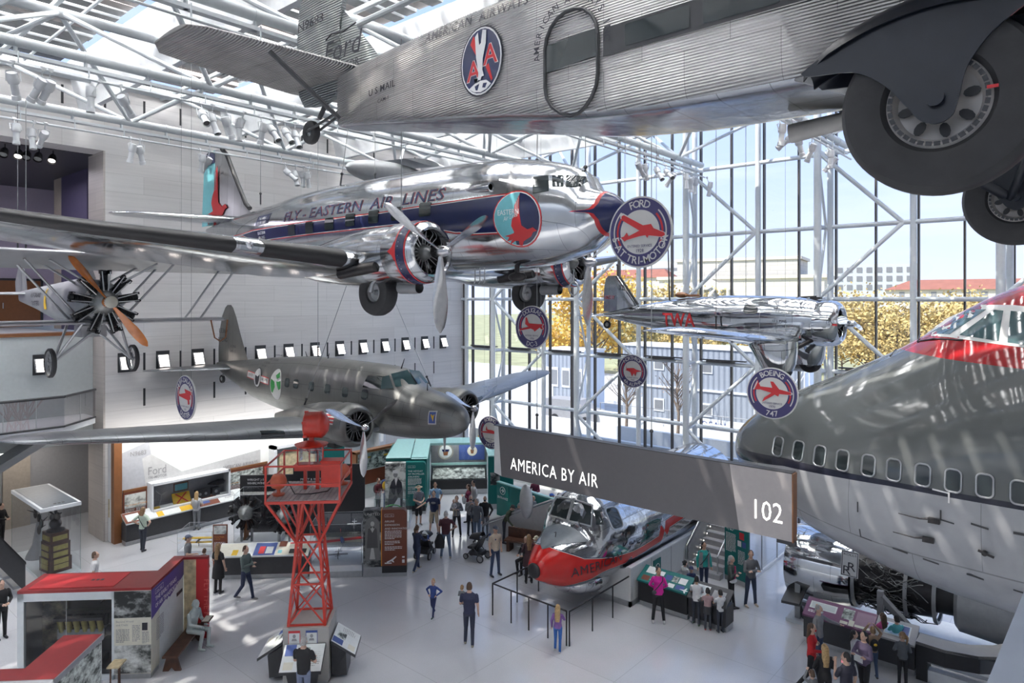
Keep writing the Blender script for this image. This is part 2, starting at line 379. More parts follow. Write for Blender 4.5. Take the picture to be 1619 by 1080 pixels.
where = ['behind the wheel of the yellow-propelled biplane', 'nearest right of the biplane wheel', 'above the tip of the dark airliner tailplane', 'hidden beside the grey fin', 'first above the dark airliner cabin', 'second above the dark airliner cabin',
         'above the dark airliner door', 'above the middle cabin windows', 'fifth along the row above the dark airliner', 'sixth along the row above the dark airliner', 'above the dark airliner cockpit', 'next to last before the window wall', 'closest to the window wall']
for k in range(13):
    if k == 3: continue
    light_box((WX+.01, 11.15+1.53*k, 6.92), 0, 'white glowing panel in the marble wall, '+where[k])
light_box((-32.27, 8.45, 6.95), 0, 'white glowing panel in the pale wall left of the marble pier')
# upper gallery opening and spandrel to the left of the marble pier
M['lavender'] = mat('lavender gallery wall', (.48, .42, .52), .6, var=.03); M['violet'] = mat('dark violet panel', (.07, .06, .12), .6); M['beige'] = mat('beige wall', (.42, .37, .31), .6)
struct(MB().box((-33.2, -14, 4.0), (WX-1.2, 10.33, 8.5)).box((-45, -14, 8.3), (-33.21, 10.33, 8.49)), 'wall_spandrel', 'pale')
struct(MB().box((-33.2, -14, 8.5), (WX-1.15, 10.3, 8.62)), 'trim_7', 'copper')
struct(MB().box((-44.8, -14, 8.5), (-44.5, 14, 16.6)).box((-45, 13.2, 8.5), (-33, 13.4, 16.6)), 'wall_gallery', 'lavender')
struct(MB().box((-45, -14, 16.1), (WX-1.2, 14, 16.4)), 'ceiling_gallery', 'dark')
struct(MB().box((-40.6, 11.2, 8.5), (-39.45, 11.4, 16.1)), 'trim_4', 'beige')
struct(MB().box((-39.45, 11.2, 8.5), (-35.8, 11.4, 16.1)), 'trim_5', 'violet')
t = thing('gallery_door', 'orange brown wooden door in the lavender gallery behind the biplane tail', 'door', (-44.45, 9.7, 8.5))
MB().box((0, 0, 0), (.06, 1.9, 2.5)).build('leaf', 'copper', t); MB().box((.02, -.12, 0), (.1, 0, 2.6)).box((.02, 1.9, 0), (.1, 2.02, 2.6)).box((.02, -.12, 2.5), (.1, 2.02, 2.62)).build('door_frame', 'dark', t); MB().cyl((.1, .2, 1), (.1, .2, 1.3), .03).build('handle', 'chrome', t)
struct(MB().box((-36.2, 8.2, 0), (-36, 14, 4.2)).box((-36.2, -14, 0), (-36, 8.2, 4.2)), 'wall_lobby', 'midgrey')
struct(MB().box((-36.05, 8.0, 0), (-35.9, 9.0, 4.2)), 'trim_6', 'beige')
struct(MB().box((-36.2, 11.5, 0), (WX-1.2, 11.7, 8.5)), 'wall_return', 'warmgrey')
# mezzanine balcony with tinted glass
mz = [(-29.6, 2.0), (-29.6, 8.5), (-31.0, 10.0)]
mb = MB(); mb.prism([(p[0], p[1]) for p in mz]+[(-36, 10.0), (-36, 2.0)], fr((0, 0, 4.95)), .25); struct(mb, 'slab_mezzanine', 'white')
t = thing('balcony_rail', 'tinted glass balustrade with black handrail on the mezzanine below the pale wall', 'railing', (0, 0, 0))
g = MB(); h = MB(); p_ = MB()
for (a, b) in zip(mz[:-1], mz[1:]):
    g.quad((a[0], a[1], 5.2), (b[0], b[1], 5.2), (b[0], b[1], 6.28), (a[0], a[1], 6.28)); h.cyl((a[0], a[1], 6.32), (b[0], b[1], 6.32), .05)
    h.cyl((a[0], a[1], 5.2), (b[0], b[1], 5.2), .04)
g.build('glass_panel', 'railglass', t); h.build('handrail', 'dark', t)
for (x, y) in [(-29.6, 6.6), (-29.6, 7.6), (-30.3, 9.25)]: MB().cyl((x, y, 5.2), (x, y, 6.3), .012, n=6).build('post', 'stainless', t)
t = thing('escalator', 'dark escalator balustrade descending at the left behind the glass trophy case', 'escalator', (0, 0, 0))
def slope(y0, z0, y1, z1, x, w, hgt): return [[(x, y0, z0), (x+w, y0, z0), (x+w, y0, z0+hgt), (x, y0, z0+hgt)], [(x, y1, z1), (x+w, y1, z1), (x+w, y1, z1+hgt), (x, y1, z1+hgt)]]
MB().loft(slope(4.2, 3.9, 6.75, .1, -27.6, .12, .95)).build('balustrade', 'dark', t)
MB().loft(slope(4.2, 4.85, 6.75, 1.05, -27.68, .28, .09)).build('handrail', 'black', t)
for k in range(9): MB().box((-29, 4.2+.28*k, 3.7-.42*k-.1), (-27.62, 4.5+.28*k, 3.7-.42*k)).build('step', 'grey', t)
t = thing('stair_soffit', 'pale sloping stair underside above the glass trophy case', 'stairs', (0, 0, 0))
MB().loft(slope(9.2, 4.7, 2.6, .9, -35.5, 1.5, .35)).build('soffit', 'offwhite', t); MB().loft(slope(9.6, 4.72, 3.0, .92, -34, .75, .3)).build('stringer', 'pale', t)
MB().loft(slope(9.0, 4.75, 2.4, .95, -32.2, 1.2, .3)).build('outer_stringer', 'grey', t)
# ---- window wall
mb = MB(); tx = [-2.51+3.131*k for k in range(-9, 5)]
for x in tx: mb.cyl((x, 31.2, 0), (x, 31.2, 19.3), .125, n=14)
for z in (3.8, 6.9, 10.0, 13.1, 16.27): mb.cyl((WX, 31.2, z), (11, 31.2, z), .095, n=12)
struct(mb, 'window_frame', 'steel')
mb = MB()
for k in range(-1, 28): x = -30.4+1.556*k; mb.box((x-.035, 31.4, 0), (x+.035, 31.6, 19.3))
mb.box((WX+.02, 31.3, 0), (WX+.12, 31.6, 19)); struct(mb, 'window_mullions', mat('bronze mullion', (.07, .062, .058), .4, .3))
mb = MB()
for k in range(0, 27, 2):
    x = -30.2+1.556*k; mb.box((x, 31.05, 7.05), (x+2.2, 31.2, 7.11)); mb.box((x+.3, 30.95, 6.98), (x+1.7, 31.1, 7.05))
struct(mb, 'window_rail', 'dark')
struct(MB().quad((WX, WY, 0), (12, WY, 0), (12, WY, 19.3), (WX, WY, 19.3)), 'window_1', 'winglass', smooth=False)
for x in (-27.5, -21.4, -15.0, -9.0, -2.7, 3.4):
    mb = MB(); mb.cyl((x, 30.2, 0), (x, 30.2, 19), .15, n=14)
    for z in (3.8, 6.9, 10, 13.1, 16.27): mb.cyl((x, 30.2, z), (x, 31.2, z), .07, n=8)
    for i, z in enumerate((.7, 3.8, 6.9, 10.0, 13.1)):
        a, b = ((x, 30.2, z), (x+3.0, 31.2, z+3.1)) if i % 2 else ((x+3.0, 31.2, z), (x, 30.2, z+3.1)); mb.cyl(a, b, .09, n=10)
        a, b = ((x, 30.2, z), (x+.05, 31.2, z+3.1)) if i % 2 else ((x+.05, 31.2, z), (x, 30.2, z+3.1)); mb.cyl(a, b, .06, n=8)
    struct(mb, 'window_bracing', 'steel')
# ---- roof: V soffits, skylight louvres, tube trusses
ZC = 16.3; CH = [-26.2, -20.05, -14.2, -7.9, -1.8, 4.3]
mb = MB()
for y in NODES: mb.loft([[(x, y-.1, 17.5), (x, y+.1, 17.5), (x, y+.6, 19.35), (x, y-.6, 19.35)] for x in (WX, 12)])
struct(mb, 'ceiling', 'white', smooth=False)
M['louvre'] = mat('skylight louvre', (.09, .095, .10), .25, var=.15); M['louvre2'] = mat('taupe louvre', (.22, .19, .18), .4, var=.1)
mb = MB(); mb2 = MB(); rnd = random.Random(3)
for y in NODES[:-1]:
    x = WX
    while x < 11:
        (mb if rnd.random() < .6 else mb2).box((x, y+.75, 19.35+rnd.random()*.15), (x+.50, y+5.35, 19.55)); x += .62
struct(mb, 'ceiling_louvres', 'louvre'); struct(mb2, 'ceiling_blinds', 'louvre2')
for x in CH:
    mb = MB(); mb.cyl((x, -14, ZC), (x, 30.2, ZC), .135, n=14); mb.box((x-.09, -14, ZC-.36), (x+.09, 30.2, ZC-.27)); mb.cyl((x+.25, -14, ZC-.62), (x+.25, 30, ZC-.62), .035, n=8)
    k = -12.0
    while k < 30: mb.cyl((x, k, ZC), (x, k, ZC-.36), .05, n=6).cyl((x, k-.04, ZC), (x, k+.04, ZC), .15, n=10); mb.cyl((x+.25, k, ZC-.3), (x+.25, k, ZC-.62), .02, n=6); k += 1.52
    for dx in (-3.05, 3.05):
        mb.cyl((x+dx, -14, 18.4), (x+dx, 30.6, 18.4), .15, n=12)
        for y in NODES:
            for dy in (-3.05, 3.05): mb.cyl((x, y, ZC), (x+dx, y+dy, 18.4), .075, n=8)
    struct(mb, 'ceiling_truss', 'steel')
mb = MB()
for y in [n+3.05 for n in NODES]: mb.cyl((WX, y, 18.75), (12, y, 18.75), .09, n=8); mb.cyl((WX, y+.9, 18.9), (12, y+.9, 18.9), .05, n=8)
mb.cyl((WX+.5, -14, 18.92), (WX+.5, 31, 18.92), .11, n=10)
struct(mb, 'ceiling_purlins', 'steel')
struct(MB().box((-46, -18, 0), (16, -17.6, 20)), 'wall_back', 'offwhite')
struct(MB().box((12, -18, 0), (12.3, WY, 20)), 'wall_right', 'offwhite')
struct(MB().box((-46, -18, 0), (-45.7, 14, 17)), 'wall_far', 'pale')
a, b = onZ(1619, 935, 9.2), onZ(1560, 1080, 9.2); d = (a-b).normalized(); nrm = Vector((d.y, -d.x, 0))
M['parapet'] = mat('blue grey parapet cap', (.24, .27, .33), .5, var=.05)
mb = MB(); p0, p1 = b-d*3, a+d*6
mb.loft([[p0, p0+nrm*.5, p0+nrm*.5-Vector((0, 0, .9)), p0-Vector((0, 0, .9))], [p1, p1+nrm*.5, p1+nrm*.5-Vector((0, 0, .9)), p1-Vector((0, 0, .9))]])
struct(mb, 'wall_parapet', 'parapet', smooth=False)
# ================================================================ OUTDOORS
M['asphalt'] = mat('road', (.25, .25, .26), .8, var=.1, scale=.4); M['lawn'] = mat('lawn', (.36, .36, .20), .9, var=.2, scale=.3)
M['soil'] = mat('planting soil', (.20, .16, .13), .9, var=.2)
struct(MB().box((-160, 31.7, -.3), (140, 78, 0)), 'ground', 'concrete')
struct(MB().box((-300, 78, -.3), (320, 400, -.02)), 'lawn_mall', 'lawn')
mb = MB()
for k, (y, z) in enumerate(((36, .45), (38.5, .7), (41.5, 1.0), (45, 1.25))): mb.box((-40, y, 0), (12, y+.35, z)); 
struct(mb, 'terrace_walls', 'offwhite')
struct(MB().box((-22, 36.4, .01), (9, 38.4, .5)).box((-16, 38.9, .01), (9, 41.4, .75)), 'ground_beds', 'soil')
# construction trailers
M['trailer'] = corrugated('trailer ribbed wall', (.72, .80, .92), .5, 'X', .42, 0.0, .04, .05)
def trailer(x, y, z, w, d, h, label, sign=False):
    t = thing('site_trailer', label, 'trailer', (x, y, z), 0, 'trailers beyond the window wall')
    MB().box((0, 0, 0), (w, d, h)).build('body', 'trailer', t); MB().box((-.1, -.1, h), (w+.1, d+.1, h+.15)).build('roof', 'white', t)
    for k in range(3):
        f = MB().box((w*(.2+.28*k), -.06, h*.4), (w*(.2+.28*k)+.9, 0, h*.72)).build('window', 'white', t); MB().box((w*(.2+.28*k)+.1, -.08, h*.44), (w*(.2+.28*k)+.8, -.06, h*.68)).build('pane', 'grey', f)
    MB().box((w*.06, -.05, .1), (w*.06+1, 0, h*.72)).build('door', 'offwhite', t)
    if sign: MB().box((w*.35, -.1, h*.1), (w*.75, -.07, h*.36)).build('sign_board', 'white', t); MB().txt('DEAN', fr((w*.55, -.1, h*.16), (1, 0, 0), (0, 0, 1)), .62, align='c', space=1.2).build('lettering', 'bluep', t)
    return t
trailer(-29.4, 48, 0, 14.2, 3.2, 3.1, 'lower pale blue ribbed trailer with a white name board beyond the glass', True)
trailer(-29.4, 48, 3.25, 14.2, 3.2, 3.0, 'upper pale blue ribbed trailer stacked behind the bare sapling')
trailer(-38.5, 49, 0, 4.6, 3.2, 5.4, 'small white site cabin behind the bright yellow tree')
trailer(-14.6, 48.5, 0, 10, 3.2, 3.1, 'ribbed white trailer below the wheel pods of the polished monoplane')
t = thing('metal_stair', 'white metal stair tower beside the stacked blue trailers', 'stairs', (-17.0, 46.3, 0))
for k in range(10): MB().box((.2*k, 0, .3+.4*k), (.2*k+.5, 1, .36+.4*k)).build('step', 'stainless', t)
for y in (0, 1): MB().cyl((0, y, 0), (0, y, 5.4), .05).cyl((2.4, y, 0), (2.4, y, 5.6), .05).cyl((0, y, 1.2), (2.4, y, 5.5), .04).build('rail', 'white', t)
t = thing('site_fence', 'mesh fence with thin grey posts in front of the blue trailers', 'fence', (0, 0, 0))
for k in range(11): MB().cyl((-30+2*k, 45.6, 0), (-30+2*k, 45.6, 1.8), .035, n=6).build('post', 'grey', t)
MB().cyl((-30, 45.6, 1.8), (-10, 45.6, 1.8), .03, n=6).cyl((-30, 45.6, .3), (-10, 45.6, .3), .03, n=6).build('wire', 'grey', t)
t = thing('parked_van', 'grey van parked beyond the glass by the yellow tree', 'van', (-34.6, 46, 0), .1)
MB().prism([(0, .35), (4.6, .35), (4.6, 1.1), (3.7, 1.25), (3.0, 1.9), (0, 1.9)], fr((0, 0, 0), (1, 0, 0), (0, 0, 1)), 1.8).build('body', 'midgrey', t)
MB().prism([(.3, 1.3), (3.3, 1.3), (2.85, 1.85), (.3, 1.85)], fr((0, .01, 0), (1, 0, 0), (0, 0, 1)), .03).build('window', 'window', t)
for x in (.9, 3.7): MB().cyl((x, .05, .35), (x, -.15, .35), .35, n=16).cyl((x, -1.65, .35), (x, -1.85, .35), .35, n=16).build('wheel', 'rubber', t)
# trees: branching trunk and a crown of leaf tufts
M['bark'] = mat('grey brown bark', (.22, .17, .13), .9, var=.2)
LEAF = [mat('leaf gold', (.74, .47, .09), .7, var=.25, scale=1.2), mat('leaf yellow', (.58, .43, .16), .7, var=.25, scale=1.2), mat('leaf olive', (.42, .36, .16), .7, var=.3, scale=1.2), mat('twig brown', (.36, .26, .20), .8, var=.2)]
def tree(x, y, h, r, n, li, label, bare=False, seed=1, leaf=.34, nb=22):
    rd = random.Random(seed); t = thing('autumn_tree', label, 'tree', (x, y, 0), 0, 'trees on the lawn beyond the glass')
    tr = MB(); cr = MB(); tr.tube([(0, 0, -.2), (.1, 0, h*.3), (-.1, .1, h*.6), (.1, 0, h*.93)], [.022*h, .016*h, .010*h, .004*h], 7)
    tips = []
    for i in range(nb):
        a = rd.uniform(0, 2*pi); z0 = h*rd.uniform(.28, .75); rr = r*rd.uniform(.55, 1.0)*(1-.5*abs(z0/h-.5)); p1 = Vector((cos(a)*rr*.5, sin(a)*rr*.5, z0+h*.12)); p2 = Vector((cos(a)*rr, sin(a)*rr, min(h, z0+h*rd.uniform(.15, .32))))
        tr.tube([(0, 0, z0), p1, p2], [.007*h, .005*h, .002*h], 5); tips.append((p1, p2))
        for q in range(3):
            p3 = p2.lerp(p1, rd.random())+Vector((rd.uniform(-1, 1), rd.uniform(-1, 1), rd.uniform(.2, 1)))*r*.3; tr.tube([p2.lerp(p1, rd.uniform(.2, .8)), p3], [.003*h, .001*h], 4); tips.append((p2, p3))
    for i in range(n):
        a, b = rd.choice(tips); c = a.lerp(b, rd.uniform(.3, 1.1))+Vector((rd.gauss(0, 1), rd.gauss(0, 1), rd.gauss(0, .8)))*r*.16
        u = Vector((rd.gauss(0, 1), rd.gauss(0, 1), rd.gauss(0, 1))).normalized(); w = u.orthogonal().normalized(); s = leaf*rd.uniform(.6, 1.3); cr.add([c-u*s, c-w*s*.7, c+u*s, c+w*s*.7], [(0, 1, 2, 3)])
    tr.build('trunk', 'bark', t)
    if n: cr.build('foliage', LEAF[li], t, smooth=False)
tree(-35.5, 53, 12, 4.2, 3800, 0, 'bright golden tree with pale trunk behind the landing gear of the big silver airliner', seed=5, leaf=.17)
tree(-34.5, 70, 10.5, 4.0, 2200, 1, 'yellow tree between the golden tree and the monoplane tail', seed=6, leaf=.19)
tree(-31, 66, 8, 3.4, 1000, 1, 'half bare pale tree under the monoplane tail', seed=8, leaf=.17)
k = 0
names = ['behind the monoplane fin', 'left of the monoplane headrest', 'below the pediment of the stone museum', 'right of the pediment', 'beyond the monoplane cowling', 'right of the monoplane propeller', 'behind the steel X left of the red cockpit band', 'between the two window tubes above the grey nose',
         'nearest the red cockpit roof', 'low behind the monoplane nose', 'under the red roofed museum', 'left behind the polished wing', 'right of the site cabin', 'behind the upper blue trailer', 'beside the jumbo windshield', 'farthest right below the red roof']
for i, px in enumerate((985, 1060, 1130, 1190, 1270, 1370, 1420, 1500, 1560, 1330, 1470, 1020, 900, 1100, 1600, 1645)):
    d = [95, 110, 100, 108, 92, 74, 70, 72, 76, 80, 90, 84, 92, 96, 70, 74][i]; q = ray(px, 473)*d
    if 5 <= i <= 8 or i in (14, 15): tree(q.x, q.y, 8.4+(i % 3)*.6, 5.0, 4200, 1, 'wide yellow and brown autumn tree '+names[i], seed=20+i, leaf=.19, nb=34)
    else: tree(q.x, q.y, 6.6+(i % 3)*.8, 4.4, 2200, (0, 1, 2)[i % 3], 'distant autumn tree '+names[i], seed=20+i, leaf=.24)
for i, (x, y) in enumerate(((-22.8, 44.6), (-26.8, 44.2))): tree(x, y, 6.0, 1.6, 40, 3, ('bare sapling in front of the blue trailers', 'thin bare sapling left of the trailer name board')[i], seed=50+i, leaf=.06, nb=26)
# museums across the lawn
M['lime'] = stone('limestone', (.80, .74, .64), (.74, .69, .60), (.55, .50, .44), 6, 2.2, .06, .5, .8, ('X', 'Z'), (.05, .3), var=.2); M['tile'] = mat('red tile roof', (.36, .14, .09), .7, var=.1, scale=.4)
def block(t, x0, x1, z0, z1, y0, y1, name='wing', m='lime'): return MB().box((x0, y0, z0), (x1, y1, z1)).build(name, m, t)
q = ray(1165, 473)*290; t = thing('stone_museum', 'pale windowless stone museum with a pediment beyond the trees', 'building', (q.x, q.y, 0), radians(10))
block(t, -34, 34, 0, 20, 0, 30); block(t, -27, 24, 20, 27.5, 4, 30, 'attic'); block(t, -35, 35, 18.6, 20, -.8, 30, 'cornice'); block(t, -28, 25, 26.6, 27.8, 3.4, 30, 'upper_cornice')
MB().prism([(-22, 14), (-2, 14), (-12, 19.5)], fr((0, -3, 0), (1, 0, 0), (0, 0, 1)), -4).build('pediment', 'lime', t)
for k in range(6): MB().cyl((-21+3.6*k, -2.6, 0), (-21+3.6*k, -2.6, 14), .9, .8, n=12).build('column', 'lime', t)
for k in range(8): block(t, 0+4*k, 1.8+4*k, 6, 11, -.15, .1, 'niche', 'greytext')
q = ray(1505, 473)*250; t = thing('red_roof_museum', 'long stone building with a red tile roof right of the steel X bracing', 'building', (q.x, q.y, 0), radians(2))
block(t, -22, 70, 0, 13.6, 0, 25); block(t, -22.5, 70, 9.6, 10.3, -.6, 0, 'cornice')
for k in range(16): block(t, -17+5.2*k, -15.2+5.2*k, 10.9, 12.7, -.1, .2, 'window', 'greytext')
MB().loft([[(-22, -1, 13.6), (70, -1, 13.6), (70, 25, 13.6), (-22, 25, 13.6)], [(-14, 7, 17.4), (70, 7, 17.4), (70, 14, 17.4), (-14, 14, 17.4)]]).build('roof', 'tile', t)
q = ray(1000, 473)*385; t = thing('colonnade_building', 'long pale building with a dull red roof behind the monoplane fin', 'building', (q.x, q.y, 0), radians(12))
block(t, -26, 22, 0, 22, 0, 20); MB().loft([[(-26, -1, 22), (22, -1, 22), (22, 20, 22), (-26, 20, 22)], [(-20, 8, 27), (16, 8, 27), (16, 12, 27), (-20, 12, 27)]]).build('roof', 'tile', t)
for k in range(14): block(t, -24+3.4*k, -22.6+3.4*k, 4, 17, -.9, 0, 'pier', 'lime')
q = ray(1055, 473)*430; t = thing('office_block', 'pale modern office block behind the round red aircraft sign', 'building', (q.x, q.y, 0), radians(12))
block(t, -14, 16, 0, 34, 0, 20, 'tower', 'offwhite')
for k in range(2): block(t, -12, 14, 22+6*k, 23.6+6*k, -.2, 0, 'window_band', 'greytext')
for i, (px, w, hgt, d, lab) in enumerate(((1385, 18, 27, 330, 'pale hotel block with rows of windows behind the steel X'), (1300, 16, 20, 380, 'small brownish block right of the stone museum'))):
    q = ray(px, 473)*d; t = thing('city_block', lab, 'building', (q.x, q.y, 0), radians(20)); block(t, -w, w, 0, hgt, 0, 20, 'tower', 'offwhite')
    for a in range(3):
        for b in range(8): block(t, -w+1+b*w/4.2, -w+3.4+b*w/4.2, hgt-4-a*4.2, hgt-1.6-a*4.2, -.2, 0, 'window', 'greytext')
lamp('gallery_light', 'AREA', (-36, 4, 15.6), (0, 0, 0), 500, (.93, .88, 1), shape='RECTANGLE', size=5, size_y=12)
lamp('lobby_fill', 'AREA', (-34.2, 5, 3.9), (0, 0, 0), 260, (1, .93, .86), shape='RECTANGLE', size=2.4, size_y=9)  # added fill lamp, lightens the dark opening under the spandrel
lamp('exhibit_light', 'AREA', (-29.2, 15, 4.6), (0, radians(35), 0), 200, (1, .97, .92), shape='RECTANGLE', size=.4, size_y=10)
# ================================================================ AIRCRAFT
def pch(xs, ys):
    """monotone-ish cubic through the given stations"""
    xs = np.array(xs, float); ys = np.array(ys, float); o = np.argsort(xs); xs, ys = xs[o], ys[o]
    h = np.diff(xs); d = np.diff(ys)/h; m = np.zeros(len(xs)); m[0], m[-1] = d[0], d[-1]
    for i in range(1, len(xs)-1):
        if d[i-1]*d[i] > 0: w1, w2 = 2*h[i]+h[i-1], h[i]+2*h[i-1]; m[i] = (w1+w2)/(w1/d[i-1]+w2/d[i])
    def f(x):
        x = min(max(x, xs[0]), xs[-1]); i = min(max(int(np.searchsorted(xs, x))-1, 0), len(xs)-2); t = (x-xs[i])/h[i]
        return float((2*t**3-3*t*t+1)*ys[i]+(t**3-2*t*t+t)*h[i]*m[i]+(-2*t**3+3*t*t)*ys[i+1]+(t**3-t*t)*h[i]*m[i+1])
    return f
class Fus:
    """body of (x, ztop, zbottom, halfwidth) stations; widest height zc as a share of the section; exponents top and bottom"""
    def __init__(s, st, w=.5, et=2.0, eb=2.0):
        xs = [p[0] for p in st]; s.x0, s.x1 = min(xs), max(xs); s.w, s.et, s.eb = w, et, eb
        s.t, s.b, s.h = (pch(xs, [p[i] for p in st]) for i in (1, 2, 3))
    def zc(s, x): return s.b(x)+(s.t(x)-s.b(x))*s.w
    def ring(s, x, n):
        zc, T, Bm, h = s.zc(x), s.t(x), s.b(x), s.h(x); r = []
        for i in range(n):
            a = 2*pi*i/n; c, q = cos(a), sin(a); e = s.et if q >= 0 else s.eb
            y = h*math.copysign(abs(c)**(2/e), c); z = zc+(T-zc if q >= 0 else zc-Bm)*math.copysign(abs(q)**(2/e), q)
            r.append((x, y, z))
        return r
    def side(s, x, z):
        zc, h = s.zc(x), s.h(x); e = s.et if z >= zc else s.eb; k = (z-zc)/(s.t(x)-zc) if z >= zc else (zc-z)/(zc-s.b(x))
        return h*max(0, 1-min(1, abs(k))**e)**(1/e)
    def hit(s, px, py, loc):
        """where the sight line of a surveyed pixel meets this body: (x, z) on its near side"""
        d = ray(px, py); o = Vector((0, 0, EYE))-Vector(loc); ins = lambda t: (lambda p: s.x0 < p.x < s.x1 and s.b(p.x) < p.z < s.t(p.x) and abs(p.y) < s.side(p.x, p.z))(o+d*t); t = 2.0
        while t < 60 and not ins(t): t += .04
        a, b = t-.04, t
        for i in range(12):
            c = (a+b)/2
            if ins(c): b = c
            else: a = c
        p = o+d*b; return (p.x, p.z)
    def quadpx(s, mb, cs, loc, n=5, mi=0, eps=.012, mirror=True):
        for sg in ((1, -1) if mirror else (1,)):
            P = []
            for i in range(n+1):
                for j in range(n+1):
                    u, v = i/n, j/n; q = [(1-u)*(1-v)*cs[0][k]+u*(1-v)*cs[1][k]+u*v*cs[2][k]+(1-u)*v*cs[3][k] for k in (0, 1)]; x, z = s.hit(q[0], q[1], loc); P.append((x+eps*.5, -sg*(s.side(x, z)+eps), z+eps*.4))
            mb.add(P, [(i*(n+1)+j, (i+1)*(n+1)+j, (i+1)*(n+1)+j+1, i*(n+1)+j+1) for i in range(n) for j in range(n)], mi)
    def mesh(s, mb, n=48, step=.25, mi=0, xs=None):
        k = max(2, int((s.x1-s.x0)/step))
        q = sorted(set([s.x0+(s.x1-s.x0)*i/k for i in range(k+1)]+[s.x1-(s.x1-s.x0)*t for t in (.001, .004, .009, .016)]+[s.x0+(s.x1-s.x0)*t for t in (.001, .004, .009, .016)]+(xs or [])))
        return mb.loft([s.ring(x, n) for x in q], mi)
    def wrap(s, mb, v, f, sg, mi=0, eps=.008, grid=.12):
        """wrap flat art given in (x, z) on side sg (+1 port, -1 starboard)"""
        bm = bmesh.new(); vs = [bm.verts.new((x, 0, z)) for x, z in v]
        for q in f:
            try: bm.faces.new([vs[i] for i in q])
            except ValueError: pass
        zs = [p[1] for p in v]; xs = [p[0] for p in v]
        z = min(zs)+grid
        while z < max(zs): bmesh.ops.bisect_plane(bm, geom=bm.verts[:]+bm.edges[:]+bm.faces[:], plane_co=(0, 0, z), plane_no=(0, 0, 1)); z += grid
        x = min(xs)+grid*2
        while x < max(xs): bmesh.ops.bisect_plane(bm, geom=bm.verts[:]+bm.edges[:]+bm.faces[:], plane_co=(x, 0, 0), plane_no=(1, 0, 0)); x += grid*2
        bm.verts.index_update()
        mb.add([(p.co.x, sg*(s.side(p.co.x, p.co.z)+eps), p.co.z) for p in bm.verts], [tuple(p.index for p in q.verts) for q in bm.faces], mi); bm.free()
    def poly(s, mb, pts, sg, mi=0, eps=.008, grid=.12): return s.wrap(mb, pts, [tuple(range(len(pts)))], sg, mi, eps, grid)
    def text(s, mb, st, x, z, size, sg, mi=0, off=.0, space=1.0, eps=.012, shear=0, slope=0, align='l', width=None):
        v, f = text2d(st, size, off, space); w = max(p[0] for p in v); dx = {'l': 0, 'c': -w/2, 'r': -w}[align]; k = (width/w if width else 1); d = -sg
        s.wrap(mb, [(x+d*((a*k)+dx*k+b*shear), z+b+slope*(a*k+dx*k)) for a, b in v], f, sg, mi, eps, .06)
def rrect(x, z, w, h, r, n=4):
    p = []
    for cx_, cz_, a0 in ((w/2-r, h/2-r, 0), (-w/2+r, h/2-r, 90), (-w/2+r, -h/2+r, 180), (w/2-r, -h/2+r, 270)):
        for i in range(n+1): a = radians(a0+90*i/n); p.append((x+cx_+r*cos(a), z+cz_+r*sin(a)))
    return p
def smooth(p, n=4):
    o = []; k = len(p)
    for i in range(k):
        a, b, c, d = (Vector(p[(i+j) % k]) for j in (-1, 0, 1, 2))
        for q in range(n): t = q/n; o.append(tuple(.5*((2*b)+(c-a)*t+(2*a-5*b+4*c-d)*t*t+(3*b-a-3*c+d)*t**3)))
    return o
def oval(x, z, rx, rz, n=28, a0=0, a1=360): return [(x+rx*cos(radians(a0+(a1-a0)*i/n)), z+rz*sin(radians(a0+(a1-a0)*i/n))) for i in range(n if a1-a0 == 360 else n+1)]
def airfoil(n=10, tc=.14, cam=.02):
    xs = [(1-cos(pi*i/n))/2 for i in range(n+1)]
    yt = lambda x: 5*tc*(.2969*sqrt(x)-.126*x-.3516*x*x+.2843*x**3-.1036*x**4); yc = lambda x: cam*4*x*(1-x)
    up = [(x, yc(x)+yt(x)) for x in xs[::-1]]; lo = [(x, yc(x)-yt(x)) for x in xs[1:-1]]
    return up+lo
def wing(mb, secs, n=12, mi=0, tc=.14, cam=.02, lim=None, grow=0.0, inc=0.0):
    """secs: (span y, leading edge x, chord, z); lim keeps only the nose part of the profile"""
    rings = []
    for q in secs:
        y, xl, c, z = q[:4]; t = q[4] if len(q) > 4 else tc; af = airfoil(n, t, cam); ring = []
        for a, b in af:
            if lim: a2 = min(a, lim); b = b if a <= lim else None
            if lim and b is None: continue
            ring.append((xl-a*c+(grow if a < .02 else 0), y, z+b*c-a*c*inc+math.copysign(grow, b)))
        rings.append(ring)
    return mb.loft(rings, mi)
def tyre(t, name, loc, r, w, ry=(0, 1, 0), rim=.5, hub='stainless', n=40, rimname='wheel_disc'):
    """wheel part with a dished disc as sub-part; axle along ry"""
    k = r*rim; h = w/2
    m = MB().lathe([(-h*.55, k), (-h*.85, k*1.12), (-h, (k+r)/2), (-h*.86, r*.93), (-h*.45, r*.995), (0, r), (h*.45, r*.995), (h*.86, r*.93), (h, (k+r)/2), (h*.85, k*1.12), (h*.55, k)], loc, ry, n)
    for g in (-.3, 0, .3): m.lathe([(g*w*.5-.004, r+.001), (g*w*.5+.004, r+.001)], loc, ry, n)
    o = m.build(name, 'rubber', t)
    d = MB().lathe([(-h*.6, k*1.02), (-h*.72, k*.92), (-h*.35, k*.8), (-h*.2, k*.3), (-h*.75, k*.22), (-h*.8, .001)], loc, ry, n).lathe([(h*.6, k*1.02), (h*.72, k*.92), (h*.35, k*.8), (h*.2, k*.3), (h*.75, k*.22), (h*.8, .001)], loc, ry, n)
    d.build(rimname, hub, o); return o
